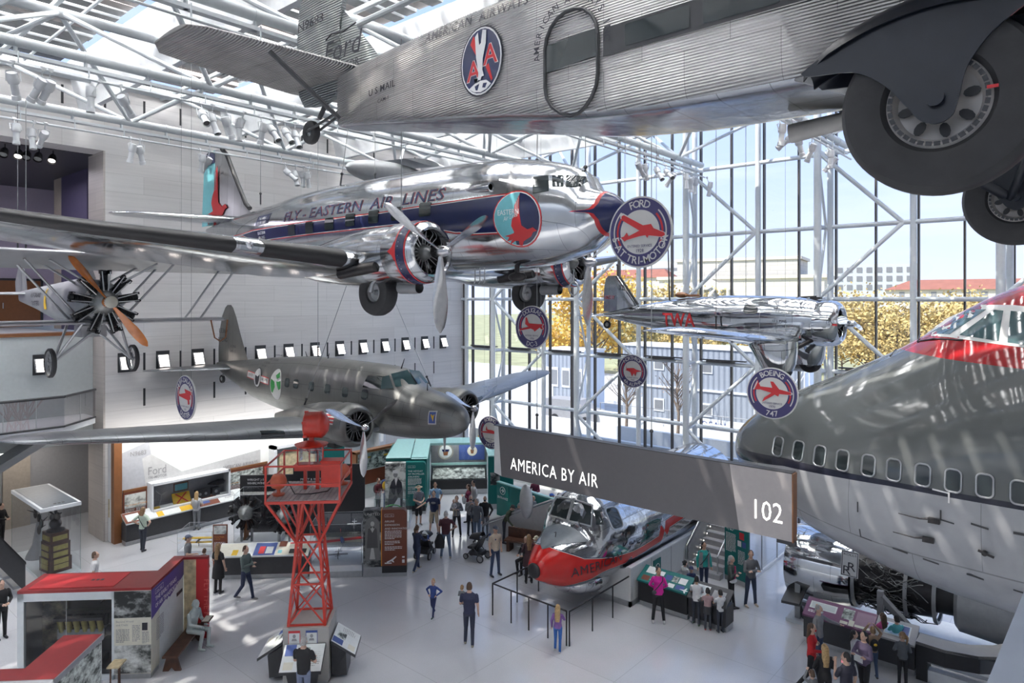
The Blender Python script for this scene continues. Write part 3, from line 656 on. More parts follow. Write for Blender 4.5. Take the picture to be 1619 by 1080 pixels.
def propeller(t, loc, R, angs, chord, m='prop', hub=.13, spin=.3, wood=False, rot=1, tip=None):
    h = MB(); x, y, z = loc
    h.lathe([(-.22, hub*.8), (-.08, hub), (.1, hub), (spin*.7, hub*.75), (spin*.95, hub*.4), (spin, .001)], loc, (1, 0, 0), 18)
    p = h.build('propeller', m, t); bl = None
    for a in angs:
        if not bl:
            b = MB(); rings = []
            for i in range(15):
                u = i/14; r = hub*.7+(R-hub*.7)*u; c = chord*(.28+.9*sin(min(1, u*1.25+.05)*pi/2)*1.0 if u < .55 else 1.18*sqrt(max(0, 1-((u-.55)/.452)**2.4)))
                c = max(c, .012); tw = radians(58-42*u); th = max(.006, c*(.42 if u < .12 else .17*(1-u*.5)))
                ring = []
                for k in range(10):
                    q = 2*pi*k/10; a_, b_ = c/2*cos(q), th/2*sin(q); ring.append((a_*sin(tw)*.9+b_*cos(tw), rot*(a_*cos(tw)-b_*sin(tw)), r))
                rings.append(ring)
            b.loft(rings); bl = b.build('blade', m, p); ob = bl
        else: ob = dup(bl, p)
        ob.location = loc; ob.rotation_euler = (radians(a), 0, 0)
    if tip: pass
    return p
def radial(t, loc, R, n=9, m='engine', cm='enginegrey', two=False):
    """radial engine: crankcase with copies of one finned cylinder as sub-parts, axis x"""
    e = MB().lathe([(-.35, R*.45), (.02, R*.45), (.1, R*.36), (.2, R*.3), (.27, R*.16), (.3, .01)], loc, (1, 0, 0), 22).build('engine', cm, t)
    c = MB(); prof = [(R*.36, R*.105)]
    k = R*.42
    while k < R*.86: prof += [(k, R*.10), (k+.004, R*.14), (k+.012, R*.14), (k+.016, R*.10)]; k += .034
    prof += [(R*.87, R*.12), (R*.97, R*.10), (R, R*.06), (R, .001)]
    c.lathe(prof, (0, 0, 0), (0, 0, 1), 12)
    for s in (-1, 1): c.cyl((.11*R/.6, s*R*.06, R*.35), (.12*R/.6, s*R*.12, R*.95), R*.020, n=6, mi=1); c.box((.0, s*R*.12-R*.035, R*.88), (R*.2, s*R*.12+R*.035, R*1.0))
    c0 = c.build('cylinder', [m, 'stainless'], e); c0.location = loc
    for i in range(1, n): d = dup(c0, e); d.rotation_euler = (2*pi*i/n, 0, 0)
    return e
def paint(name, base, rough, layers, x0, x1, z0, z1, **kw):
    """polished sheet with painted bands: each layer (top line, bottom line, colour, metallic, roughness) as breakpoints (x, z)"""
    m = skin_metal(name, base, rough, **kw); nt = m.node_tree; p = nt.nodes['Principled BSDF']
    tc = N(nt, 'TexCoord'); s = N(nt, 'SeparateXYZ'); L(nt, tc.outputs['Object'], s.inputs[0])
    mr = N(nt, 'MapRange'); mr.inputs[1].default_value = x0; mr.inputs[2].default_value = x1; L(nt, s.outputs['X'], mr.inputs[0])
    mz = N(nt, 'MapRange'); mz.inputs[1].default_value = z0; mz.inputs[2].default_value = z1; L(nt, s.outputs['Z'], mz.inputs[0])
    def line(pts):
        r = N(nt, 'ValToRGB'); pts = sorted(pts); e = r.color_ramp.elements
        while len(e) < len(pts): e.new(.5)
        for q, (x, z) in zip(e, pts): q.position = min(1, max(0, (x-x0)/(x1-x0)))
        for q, (x, z) in zip(sorted(e, key=lambda k: k.position), pts): v = (z-z0)/(z1-z0); q.color = (v, v, v, 1)
        L(nt, mr.outputs[0], r.inputs[0]); return r.outputs[0]
    for top, bot, col, me_, ro in layers:
        a = N(nt, 'Math', operation='LESS_THAN'); L(nt, mz.outputs[0], a.inputs[0]); L(nt, line(top), a.inputs[1])
        b = N(nt, 'Math', operation='GREATER_THAN'); L(nt, mz.outputs[0], b.inputs[0]); L(nt, line(bot), b.inputs[1])
        k = N(nt, 'Math', operation='MULTIPLY'); L(nt, a.outputs[0], k.inputs[0]); L(nt, b.outputs[0], k.inputs[1])
        for sock, val in (('Base Color', rgba(col)), ('Metallic', me_), ('Roughness', ro)):
            inp = p.inputs[sock]; x = N(nt, 'Mix', data_type='RGBA' if sock == 'Base Color' else 'FLOAT')
            i, j, o = (6, 7, 2) if sock == 'Base Color' else (2, 3, 0)
            if inp.links: L(nt, inp.links[0].from_socket, x.inputs[i])
            else: x.inputs[i].default_value = inp.default_value
            x.inputs[j].default_value = val; L(nt, k.outputs[0], x.inputs[0]); L(nt, x.outputs[o], inp)
    return m
def fin(mb_fin, mb_rud, zs, t):
    """zs: (z, leading x, hinge x, trailing x), thickness t at the hinge"""
    F, R = [], []
    n = len(zs)
    for i, (z, a, h, b) in enumerate(zs):
        k = t*(1-.75*i/(n-1)); F.append([(a, 0, z), (a-(a-h)*.12, -k*.45, z), (a-(a-h)*.5, -k*.85, z), (h, -k, z), (h, k, z), (a-(a-h)*.5, k*.85, z), (a-(a-h)*.12, k*.45, z)])
        R.append([(h-.015, -k*.96, z), ((h+b)/2, -k*.55, z), (b, -.008, z), (b, .008, z), ((h+b)/2, k*.55, z), (h-.015, k*.96, z)])
    mb_fin.loft(F); mb_rud.loft(R)
NAVY, RED3, WHT = (.012, .018, .075), (.42, .02, .025), (.7, .7, .68)
# ---------------------------------------------------------------- the big silver airliner
T = thing('twin_engine_airliner', 'polished silver twin-engine airliner with a navy window band and red bird emblem', 'airplane', (-10.87, 13.06, 11.04))
fs = Fus([(2.95, 1.0, .93, .03), (2.85, 1.16, .72, .2), (2.6, 1.34, .48, .42), (2.3, 1.44, .24, .66), (2.12, 1.51, .10, .78), (1.99, 1.82, .04, .84), (1.86, 1.93, .0, .88), (1.5, 2.10, -.1, .96), (.75, 2.30, -.24, 1.12), (-.57, 2.50, -.3, 1.22),
          (-2.9, 2.57, -.32, 1.26), (-6.9, 2.58, -.2, 1.26), (-9, 2.50, .0, 1.17), (-11, 2.34, .35, .96), (-13.5, 2.16, .95, .6), (-15.5, 2.0, 1.45, .3), (-16.8, 1.86, 1.68, .08)], .5, 2.15, 2.15)
top = [(-12.6, 1.28), (-11.6, 1.33), (-4, 1.30), (.9, 1.38)]; wav = [(-12.6, 1.27), (-11.5, .98), (-3.1, .97), (-2.9, .96), (-2.2, .80), (-2.1, .80), (-1.9, .76), (-1.2, .62), (-1.05, .62), (-.8, .56), (.9, .52)]
g = lambda l, d: [(x, z+d) for x, z in l]
off = [(.901, -9), (9, -9)]; cap = [(2.28, -9), (2.281, 9)]
nose_t = [(1.7, .90), (2.1, .93), (2.3, 1.12), (2.42, 1.9), (3, 1.9)]; nose_b = [(1.7, .885), (2.1, .86), (2.3, .66), (2.4, -1), (3, -1)]
capf = lambda d: ([(1.99+d, .89), (2.0+d, .90), (2.36+d, .93), (2.48+d, 1.12), (2.58+d, 2.9)], [(1.99+d, .89), (2.0+d, .885), (2.36+d, .86), (2.48+d, .66), (2.56+d, -1.9)])
PL = dict(x0=-17, x1=3, z0=-3, z1=3)
M['dc3'] = paint('polished airliner sheet', (.80, .82, .84), .13, [(g(top, .05)+off, g(wav, -.05)+[(.901, 9)], RED3, 0, .25), (g(top, .02)+off, g(wav, -.022)+[(.901, 9)], WHT, 0, .25), (top+off, wav+[(.901, 9)], NAVY, 0, .18),
          (capf(0)[0], capf(0)[1], RED3, 0, .25), (capf(.08)[0], capf(.08)[1], NAVY, 0, .18)], panel=(.85, .5), wav=.08, **PL)
M['silver'] = skin_metal('polished wing sheet', (.78, .80, .82), .14, (.6, .55), .12, axis='y')
M['silverx'] = skin_metal('polished nacelle sheet', (.80, .81, .83), .12, (.7, .6), .10)
f0 = MB(); fs.mesh(f0, 56, .2); fo = f0.build('fuselage', 'dc3', T)
DL = (-10.87, 13.06, 11.04)
for px, py in ((461, 364), (489, 360), (520.5, 354), (553.5, 348), (590.5, 343), (591+36, 338), (672, 331), (712-3, 327))[:7]: x_, z_ = fs.hit(px, py, DL); d = MB(); fs.poly(d, rrect(x_, z_, .44, .36, .05), -1, 0, .014); d.build('cabin_window', 'window', T)
d = MB()
fs.quadpx(d, ((843, 280), (867, 277), (867, 302), (842, 306)), DL)
d.build('cockpit_side_window', 'window', T)
m = MB()                                                       # two-pane windshield lying on the sloped brow
fs.quadpx(m, ((873, 277), (891, 277), (891, 295), (873, 295)), DL); fs.quadpx(m, ((895, 277), (927, 279), (932, 295), (895, 295)), DL, mirror=False)
m.build('windshield', 'window', T)
m = MB()
fs.text(m, 'FLY - EASTERN  AIR  LINES', -9.15, 1.46, .44, -1, 0, .012, 1.02, .010, .12, width=7.55)
m.build('lettering', 'navy', T)
m = MB(); fs.text(m, 'FLY - EASTERN  AIR  LINES', -9.15, 1.46, .44, -1, 0, .020, 1.02, .004, .12, width=7.56); m.build('lettering_outline', 'red', T)
m = MB(); fs.poly(m, [(-11.35, 1.48), (-10.3, 1.52), (-10.2, 1.86), (-11.25, 1.82)], -1, 0, .008); fs.text(m, 'THE GREAT', -10.78, 1.68, .12, -1, 1, .005, 1, .016, align='c'); fs.text(m, 'SILVER FLEET', -10.80, 1.54, .12, -1, 1, .005, 1, .016, align='c'); fs.text(m, 'EASTERN', -11.1, 1.17, .15, -1, 1, .005, 1, .014); fs.text(m, 'AIR LINES', -11.1, 1.02, .13, -1, 1, .005, 1, .014)
m.build('tail_markings', ['navy', 'text'], T)
m = MB(); lx, lz = fs.hit(816, 345.6, DL); R_ = .60
fs.poly(m, oval(lx, lz, R_+.05, R_+.05), -1, 0, .010); fs.poly(m, oval(lx, lz, R_+.02, R_+.02), -1, 1, .014); fs.poly(m, oval(lx, lz, R_, R_), -1, 2, .018)
fs.poly(m, [(lx+.10, lz+R_)]+oval(lx, lz, R_, R_, 18, 92, 258)+[(lx-.1, lz-.32), (lx+.02, lz+.1)], -1, 3, .022)
HAWK = [(.10, .55), (.12, .05), (.14, -.17), (.28, -.26), (.42, -.22), (.50, -.30), (.40, -.33), (.33, -.42), (.10, -.52), (.02, -.62), (-.05, -.60), (-.02, -.5), (-.12, -.50), (-.30, -.58), (-.22, -.48), (-.36, -.50), (-.26, -.41), (-.38, -.38), (-.2, -.35), (-.08, -.32), (-.14, -.16), (-.10, -.02), (-.02, .08), (-.02, .3)]
def hawk(k, x, z): return [(x+a*k, z+b*k) for a, b in HAWK]
fs.poly(m, hawk(1.0, lx, lz), -1, 4, .027)
for k in range(3): fs.poly(m, [(lx+.0+.035*k, lz+.12), (lx+.012+.035*k, lz+.12), (lx+.025+.03*k, lz+.38+.05*k), (lx+.015+.03*k, lz+.38+.05*k)], -1, 1, .031)
fs.text(m, 'EASTERN', lx-.50, lz+.10, .17, -1, 1, .006, 1, .033, width=.60); fs.text(m, 'Air Lines', lx-.34, lz-.05, .15, -1, 1, .0, 1, .033, .2, .25, width=.40)
m.build('bird_emblem', ['red', 'text', 'navy', 'aqua', 'signred'], T)
wsec = [(0, -1.95, 4.5, -.18, .15), (3.5, -2.0, 4.3, -.12, .15), (8.5, -3.4, 3.15, .32, .13), (12.9, -4.62, 2.1, .80, .11), (13.8, -4.98, 1.55, .90, .1), (14.3, -5.35, .9, .94, .09), (14.5, -5.75, .2, .95, .08)]
for s in (-1, 1):
    w = MB(); wing(w, [(s*a[0],)+tuple(a[1:]) for a in wsec], 14, inc=.07); wo = w.build('wing', 'silver', T)
    def at(y):
        ys = [a[0] for a in wsec]; return (s*y, float(np.interp(y, ys, [a[1] for a in wsec])), float(np.interp(y, ys, [a[2] for a in wsec])), float(np.interp(y, ys, [a[3] for a in wsec])), float(np.interp(y, ys, [a[4] for a in wsec])))
    for (ya, yb) in ((3.75, 5.5), (6.05, 13.2)):
        b = MB(); wing(b, [at(ya+(yb-ya)*i/6) for i in range(7)], 26, lim=.085, grow=.010, inc=.07); b.build('deicing_boot', 'black', wo)
    q = at(5.78); l = MB(); wing(l, [at(5.6), at(5.95)], 26, lim=.05, grow=.004, inc=.07); l.build('landing_light', 'acrylic', wo)
    MB().ell((q[1]-.02, s*5.78, q[3]+.02), (.05, .09, .09), 10, 6).build('lamp_bulb', 'chrome', wo)
    # nacelle
    y0 = s*2.82; nb = MB(); rings = []
    for x, zt, zb, hw in ((-1.22, .62, -.64, .62), (-1.6, .66, -.70, .66), (-2.2, .66, -.74, .66), (-3.2, .56, -.72, .60), (-4.4, .36, -.62, .48), (-5.6, .12, -.40, .28), (-6.6, -.05, -.2, .06)): rings.append([(x, y0+hw*cos(2*pi*i/32), (zt+zb)/2+(zt-zb)/2*sin(2*pi*i/32)) for i in range(32)])
    nb.loft(rings); no = nb.build('nacelle', 'silverx', T)
    c = MB().lathe([(-.98, .52), (-.34, .47), (-.26, .50), (-.23, .55), (-.27, .62), (-.40, .685), (-.60, .715), (-.95, .72), (-1.2, .70), (-1.2, .60)], (0, y0, 0), (1, 0, 0), 44)
    co = c.build('engine_cowling', 'silverx', T)
    b = MB().lathe([(-.66, .722), (-.42, .694)], (0, y0, 0), (1, 0, 0), 60); b.lathe([(-.70, .723), (-.66, .7235)], (0, y0, 0), (1, 0, 0), 60, 1).lathe([(-.42, .696), (-.385, .686)], (0, y0, 0), (1, 0, 0), 60, 1)
    for sg in (-1, 1):
        v = [(-.70, .3, -.3), (-.70, .2, -.2)]
        b.add([(-.72+x, y0+sg*.7245*cos(a), .7245*sin(a)) for x, a in ((0, .32), (-.06, .12), (-.2, .0), (-.06, -.12), (0, -.32), (.05, 0))], [(0, 1, 2, 5), (2, 3, 4, 5)], 1)
    b.build('cowling_stripe', ['navy', 'red'], co)
    radial(T, (-.62, y0, 0), .50, 9); propeller(T, (0, y0, 0), 1.78, (180, 60, -60), .30, rot=-1)
    MB().lathe([(-.85, .13), (-.95, .14), (-1.5, .14)], (0, y0-s*.15, -.78), (1, 0, 0), 16).build('oil_cooler', 'grey', no)
    MB().tube([(-1.5, y0-.55, -.30), (-2.0, y0-.62, -.36), (-2.7, y0-.68, -.46)], [.13, .14, .12], 10).build('exhaust_pipe', 'bronze', no)
    wh = tyre(T, 'wheel', (-2.15, y0, -.88), .56, .40, rim=.42); MB().cyl((-2.1, y0-.12, -.35), (-2.15, y0-.22, -.88), .05).cyl((-2.1, y0+.12, -.35), (-2.15, y0+.22, -.88), .05).build('strut', 'stainless', T)
ff, rr = MB(), MB()
fin(ff, rr, [(1.95, -12.9, -16.0, -17.3), (2.5, -13.75, -16.0, -17.28), (3.4, -14.3, -16.02, -17.2), (4.2, -14.85, -16.05, -17.12), (4.7, -15.22, -16.08, -17.02), (4.9, -15.55, -16.1, -16.75), (4.95, -15.8, -16.1, -16.5)], .11)
M['finmetal'] = skin_metal('soft silver fin sheet', (.66, .67, .68), .32, (.5, .5), .06)
ff.build('tail_fin', 'finmetal', T); ru = rr.build('rudder', 'aqua', T)
m = MB(); m.prism(hawk(2.05, -15.95, 3.15)[:], fr((0, -.115, 0), (1, 0, 0), (0, 0, 1)), .01, 0); m.prism([(-17.15, 4.35), (-16.05, 4.45), (-16.08, 4.8), (-16.5, 4.97), (-17.05, 4.72)], fr((0, -.06, 0), (1, 0, 0), (0, 0, 1)), .02, 1)
for k in range(3): m.prism([(-16.0+.07*k, 3.3), (-15.98+.07*k, 3.3), (-15.9+.06*k, 4.05), (-15.93+.06*k, 4.05)], fr((0, -.128, 0), (1, 0, 0), (0, 0, 1)), .005, 2)
m.build('tail_bird', ['signred', 'navy', 'silver'], ru)
m = MB(); m.tube([(-13.4, 0, 2.38), (-13.72, 0, 2.6), (-14.35, 0, 3.45), (-15.2, 0, 4.65), (-15.6, 0, 4.93)], .085, 10); m.build('fin_boot', 'black', T)
MB().txt('344', fr((-15.55, -.125, 3.85), (1, 0, 0), (0, 0, 1)), .22, 0, .004).build('fin_number', 'ink', T)
for s in (-1, 1): w = MB(); wing(w, [(0, -14.0, 2.6, 2.02, .1), (s*2, -14.5, 2.2, 2.02, .1), (s*3.6, -14.95, 1.5, 2.02, .09), (s*4.05, -15.4, .4, 2.02, .08)], 10); w.build('tailplane', 'silver', T)
MB().ell((.1, -.35, -.5), (.28, .11, .12), 16, 10).cyl((.1, -.35, -.1), (.1, -.35, -.42), .07, .06).build('loop_antenna_pod', 'bronze', T)
MB().lathe([(-.9, .02), (-.6, .1), (-.15, .13), (0, .125), (-.02, .08), (-.1, .07)], (-.05, -1.12, 1.62), (1, 0, 0), 16).build('air_scoop', 'silverx', T)
MB().tube([(1.0+.14*cos(a*pi/8), .75, -.78+.17*sin(a*pi/8)) for a in range(17)], .018, 8).cyl((1.0, .75, -.6), (1.0, .75, -.3), .015).build('loop_antenna', 'stainless', T)
m = MB()
for k in range(3): m.tube([(-.7+.16*k, -1.0, -.28), (-.7+.16*k, -1.0, -.62), (-.74+.16*k, -1.0, -.66)], .014, 6)
m.build('pitot_probes', 'grey', T)
# ---------------------------------------------------------------- the dark airliner
T = thing('low_wing_airliner', 'dull grey twin-engine airliner with a globe emblem and flag on its cowling', 'airplane', (-16.89, 15.11, 6.11))
GR = (.21, .212, .205)
M['b247'] = skin_metal('dull grey anodised sheet', GR, .34, (.7, .5), .03, var=.06, metal=.75); M['b247y'] = skin_metal('dull grey wing sheet', (.25, .265, .28), .32, (.6, .5), .02, axis='y', var=.05, metal=.75)
fs = Fus([(2.03, .12, .05, .03), (1.98, .27, -.10, .17), (1.8, .46, -.27, .36), (1.4, .66, -.46, .56), (.7, .86, -.60, .76), (-.2, 1.02, -.70, .90), (-.42, 1.14, -.71, .93), (-.75, 1.46, -.73, .96), (-1.1, 1.55, -.74, .98), (-2, 1.62, -.75, 1.0), (-6, 1.66, -.72, 1.0), (-8, 1.56, -.6, .90), (-10, 1.38, -.38, .70), (-12, 1.18, .08, .40), (-13.6, 1.05, .5, .15), (-14.2, .95, .72, .04)], .48, 2.3, 2.3)
m = MB(); fs.mesh(m, 48, .2); m.build('fuselage', 'b247', T)
m = MB()
for px, py in ((454, 605), (468, 607), (492.5, 611), (517.7, 615), (545.7, 620), (576.6, 624)): q = fs.hit(px, py, (-16.89, 15.11, 6.11)); m = MB(); fs.poly(m, rrect(q[0], q[1], .34, .34, .09), -1, 0, .012); m.build('cabin_window', 'window', T)
m = MB(); fs.poly(m, [(-1.95, .92), (-1.02, .92), (-1.0, 1.34), (-1.92, 1.30)], -1, 0, .012); m.build('cockpit_side_window', 'window', T)
m = MB()
for s in (-1, 1): m.quad((-.25, s*.03, 1.06), (-.50, s*.72, 1.03), (-.86, s*.62, 1.42), (-.72, s*.03, 1.52)); m.quad((-.53, s*.78, .98), (-.95, s*.97, .95), (-1.0, s*.86, 1.33), (-.88, s*.68, 1.38))
m.build('windshield', 'cockpit', T)
m = MB(); fs.poly(m, [(1.02, -.02), (1.30, .0), (1.30, .42), (1.02, .40)], -1, 0, .008); fs.poly(m, [(1.05, .02), (1.27, .03), (1.27, .38), (1.05, .37)], -1, 1, .012); fs.poly(m, [(1.1, .3), (1.16, .18), (1.2, .08), (1.22, .22), (1.24, .32), (1.18, .26), (1.14, .3)], -1, 2, .016)
m.build('nose_plaque', ['signwhite', 'bluep', 'yellow'], T)
gx, gz = fs.hit(407, 599, (-16.89, 15.11, 6.11))
m = MB(); fs.poly(m, [(gx-1.05, gz-.02), (gx+1.05, gz-.16), (gx+1.05, gz+.12), (gx-1.05, gz+.26)], -1, 0, .008, .1); fs.poly(m, [(gx-1.02, gz+.01), (gx+1.02, gz-.13), (gx+1.02, gz+.09), (gx-1.02, gz+.23)], -1, 1, .012, .1)
fs.poly(m, oval(gx, gz+.05, .34, .40), -1, 2, .016); fs.poly(m, oval(gx, gz+.05, .31, .37), -1, 1, .02); fs.poly(m, [(gx-.2, gz+.15), (gx+.05, gz+.1), (gx+.22, gz+.2), (gx+.2, gz-.05), (gx+.1, gz-.22), (gx-.1, gz-.25), (gx-.18, gz-.05)], -1, 2, .026)
fs.text(m, 'UNITED', gx-.68, gz+.07, .15, -1, 2, 0, 1, .018, align='c', width=.5); fs.text(m, 'AIR LINES', gx+.68, gz-.02, .15, -1, 2, 0, 1, .018, align='c', width=.56); m.build('route_emblem', ['red', 'signwhite', 'ink'], T)
gx, gz = fs.hit(436, 608, (-16.89, 15.11, 6.11)); M['green'] = mat('emblem green', (.03, .28, .06), .5)
m = MB(); fs.poly(m, oval(gx, gz, .46, .60), -1, 0, .01); fs.poly(m, [(gx-.4, gz+.2), (gx-.1, gz+.1), (gx-.05, gz-.1), (gx-.25, gz-.35), (gx-.36, gz-.3), (gx-.42, gz)], -1, 1, .016); fs.poly(m, [(gx-.05, gz+.35), (gx+.2, gz+.5), (gx+.3, gz+.3), (gx+.1, gz+.22)], -1, 1, .016); fs.poly(m, [(gx+.05, gz+.12), (gx+.4, gz+.16), (gx+.42, gz-.12), (gx+.25, gz-.2), (gx+.12, gz-.02)], -1, 1, .016)
m.build('globe_emblem', ['signwhite', 'green'], T)
m = MB()
for k in range(4): fs.text(m, ('UNITED AIR LINES 247', 'OPERATED BY BOEING', 'U S AIR MAIL', 'A M C NO 1')[k], gx-1.6, gz+.98-.13*k, .10, -1, 0, .0, 1, .012, align='l')
m.build('cabin_lettering', 'ink', T)
wsec = [(0, -1.25, 3.9, -.40, .16), (2.4, -1.35, 3.6, -.32, .16), (6.5, -1.95, 2.65, .05, .14), (9.6, -2.42, 1.85, .36, .12), (10.3, -2.62, 1.35, .43, .11), (10.65, -2.95, .6, .46, .1), (10.72, -3.2, .15, .46, .08)]
for s in (-1, 1):
    w = MB(); wing(w, [(s*a[0],)+tuple(a[1:]) for a in wsec], 14); wo = w.build('wing', 'b247y', T)
    b = MB(); wing(b, [(s*4.05, -1.60, 3.2, -.17, .15), (s*4.75, -1.70, 3.05, -.10, .15)], 26, lim=.05, grow=.006); b.build('landing_light', 'window', wo)
    y0 = s*2.375; nb = MB(); rings = []
    for x, zt, zb, hw in ((-.9, .62, -.62, .62), (-1.4, .64, -.68, .62), (-2.2, .56, -.72, .55), (-3.2, .36, -.66, .42), (-4.3, .1, -.5, .22), (-5.0, -.1, -.3, .05)): rings.append([(x, y0+hw*cos(2*pi*i/28), (zt+zb)/2+(zt-zb)/2*sin(2*pi*i/28)) for i in range(28)])
    no = nb.loft(rings).build('nacelle', 'b247', T)
    co = MB().lathe([(-.7, .52), (-.30, .45), (-.22, .47), (-.19, .52), (-.24, .59), (-.36, .645), (-.6, .68), (-.95, .67), (-.95, .58)], (0, y0, 0), (1, 0, 0), 40).build('engine_cowling', 'b247', T)
    if s < 0:
        fl = MB(); P = lambda x, a, e=.004: (x, y0-(.682+e)*cos(a), (.682+e)*sin(a))
        for k in range(7): fl.quad(P(-1.1, .62-.07*k), P(-.62, .68-.08*k), P(-.62, .62-.08*k), P(-1.1, .565-.07*k), k % 2)
        fl.quad(P(-1.1, .8, .008), P(-.82, .86, .008), P(-.82, .62, .008), P(-1.1, .6, .008), 2); fl.build('flag_marking', ['signwhite', 'red', 'bluep'], co)
    MB().box((-1.6, y0-.2, -.78), (-1.2, y0+.1, -.62)).build('air_intake', 'black', no)
    radial(T, (-.5, y0, 0), .47, 9); propeller(T, (0, y0, 0), 1.5, (180, 62, -62), .22, 'prop', .12, .24, rot=-1)
    tyre(T, 'wheel', (-2.65, y0, -.72), .46, .30)
ff, rr = MB(), MB(); fin(ff, rr, [(.9, -11.2, -12.95, -14.05), (1.6, -11.6, -12.95, -14.05), (2.4, -12.05, -12.97, -13.95), (3.1, -12.4, -13.0, -13.7), (3.5, -12.68, -13.0, -13.4), (3.62, -12.85, -13.02, -13.2)], .09); ff.build('tail_fin', 'b247', T); ru = rr.build('rudder', 'b247', T)
m = MB(); m.txt('13369', fr((-13.85, -.10, 2.35), (1, 0, 0), (0, 0, 1)), .3, 0, .006, width=.85).txt('BOEING', fr((-13.88, -.10, 1.95), (1, 0, 0), (0, 0, 1)), .27, 0, .006, width=.85).txt('U S MAIL', fr((-12.75, -.10, 1.72), (1, 0, 0), (0, 0, 1)), .17, 0, 0, width=.55).txt('AM1-12', fr((-12.75, -.10, 1.5), (1, 0, 0), (0, 0, 1)), .17, width=.5); m.build('fin_lettering', 'ink', ru)
for s in (-1, 1): w = MB(); wing(w, [(0, -12.2, 2.2, .80, .1), (s*2.2, -12.7, 1.6, .84, .09), (s*3.2, -13.1, .9, .86, .08), (s*3.5, -13.4, .25, .86, .08)], 10); w.build('tailplane', 'b247y', T)
o = tyre(T, 'tail_wheel', (-13.7, 0, .22), .19, .12); MB().cyl((-13.5, 0, .62), (-13.7, 0, .22), .045).build('tail_strut', 'grey', T)
m = MB(); 
for x, zz, l, q in ((-.95, 1.55, .34, .16), (.35, .92, .22, .0), (-6.6, 1.62, .22, -.12), (-5.2, 1.64, .2, .08)): m.cyl((x, -.1, zz), (x+q, -.1, zz+l), .022, .01, n=6)
m.build('antenna_mast', 'black', T); MB().cyl((1.05, 0, -.5), (1.05, 0, -1.0), .05, .02, n=8).build('pitot_mast', 'grey', T)
# ---------------------------------------------------------------- the polished monoplane
T = thing('mail_monoplane', 'mirror-polished single-engine monoplane with TWA lettering and wheel trousers', 'airplane', (-5.49, 21.5, 9.28))
M['mirror'] = skin_metal('mirror polished sheet', (.83, .85, .87), .07, (.95, .45), .06, var=.08, line=.4)
M['mirrory'] = skin_metal('mirror polished wing', (.83, .85, .87), .08, (.8, .5), .04, axis='y', var=.06)
fs = Fus([(-.85, .70, -.62, .66), (-1.2, .76, -.68, .70), (-2.2, .82, -.70, .72), (-3.5, .84, -.68, .72), (-4.8, .78, -.58, .67), (-5.3, .74, -.5, .62), (-6.2, .62, -.36, .48), (-7.1, .48, -.2, .32), (-8.0, .3, -.02, .16), (-8.55, .2, .1, .03)], .5, 2.3, 2.3)
m = MB(); fs.mesh(m, 44, .2); m.build('fuselage', 'mirror', T)
m = MB(); fs.text(m, 'TWA', onY(1044, 505, 20.8).x+5.49, onY(1044, 515, 20.8).z-9.28, .62, -1, 0, .02, 1.05, .01, width=onY(1098, 505, 20.8).x-onY(1044, 505, 20.8).x); m.build('lettering', 'signred', T)
m = MB(); q = onY(1233, 516, 20.8); fs.text(m, 'U S MAIL', q.x+5.49, q.z-9.28+.12, .11, -1, 0, 0, 1, .01, align='c'); fs.text(m, 'AM 34', q.x+5.49, q.z-9.28-.04, .11, -1, 0, 0, 1, .01, align='c'); m.build('mail_lettering', 'ink', T)
q = onY(1186, 489, 20.8); m = MB(); fs.poly(m, rrect(q.x+5.49, q.z-9.28, .44, .28, .08), -1, 0, .01); m.build('cabin_window', 'window', T)
co = MB().lathe([(-.75, .5), (-.30, .42), (-.24, .46), (-.22, .52), (-.28, .60), (-.40, .665), (-.65, .69), (-.9, .69), (-.9, .6)], (0, 0, 0), (1, 0, 0), 40).build('engine_cowling', 'mirror', T)
radial(T, (-.5, 0, 0), .44, 9); propeller(T, (0, 0, 0), 1.35, (82, -98), .22, 'chrome', .1, .16)
wsec = [(0, -1.2, 2.7, -.52, .16), (1.5, -1.25, 2.6, -.50, .16), (4.6, -1.55, 2.1, -.22, .13), (5.9, -1.75, 1.75, -.10, .12), (6.3, -2.0, 1.2, -.06, .1), (6.45, -2.4, .3, -.05, .08)]
for s in (-1, 1):
    w = MB(); wing(w, [(s*a[0],)+tuple(a[1:]) for a in wsec], 14); w.build('wing', 'mirrory', T)
    y0 = s*1.35; r = []
    for z, xa, xb, hw in ((-.5, -1.05, -2.6, .30), (-.8, -1.05, -2.4, .30), (-1.15, -1.1, -2.2, .27), (-1.38, -1.2, -2.05, .22)): r.append([((xa+xb)/2+(xa-xb)/2*cos(2*pi*i/24), y0+hw*sin(2*pi*i/24), z) for i in range(24)])
    MB().loft(r).build('wheel_trouser', 'mirror', T); tyre(T, 'wheel', (-1.55, y0, -1.28), .36, .2)
    MB().cyl((-.9, s*.35, -.45), (-1.6, s*1.15, -.95), .07, .07, n=10).build('exhaust_pipe', 'bronze', T)
MB().box((-6.6+5.49, -.1, .72), (-6.3+5.49, .1, .78)).cyl((-1.4, 0, .78), (-.95, 0, .80), .025).box((-1.1, -.05, .6), (-1.0, .05, .8)).build('gun_sight_rack', 'black', T)
ff, rr = MB(), MB(); fin(ff, rr, [(.25, -7.0, -7.9, -8.5), (.6, -7.15, -7.9, -8.5), (1.1, -7.55, -7.9, -8.48), (1.45, -7.75, -7.95, -8.42), (1.58, -7.92, -8.0, -8.3)], .06); ff.build('tail_fin', 'mirror', T); ru = rr.build('rudder', 'silver', T)
MB().cyl((-7.05, 0, .52), (-7.78, 0, 1.5), .05, .04).build('fin_boot', 'black', T)
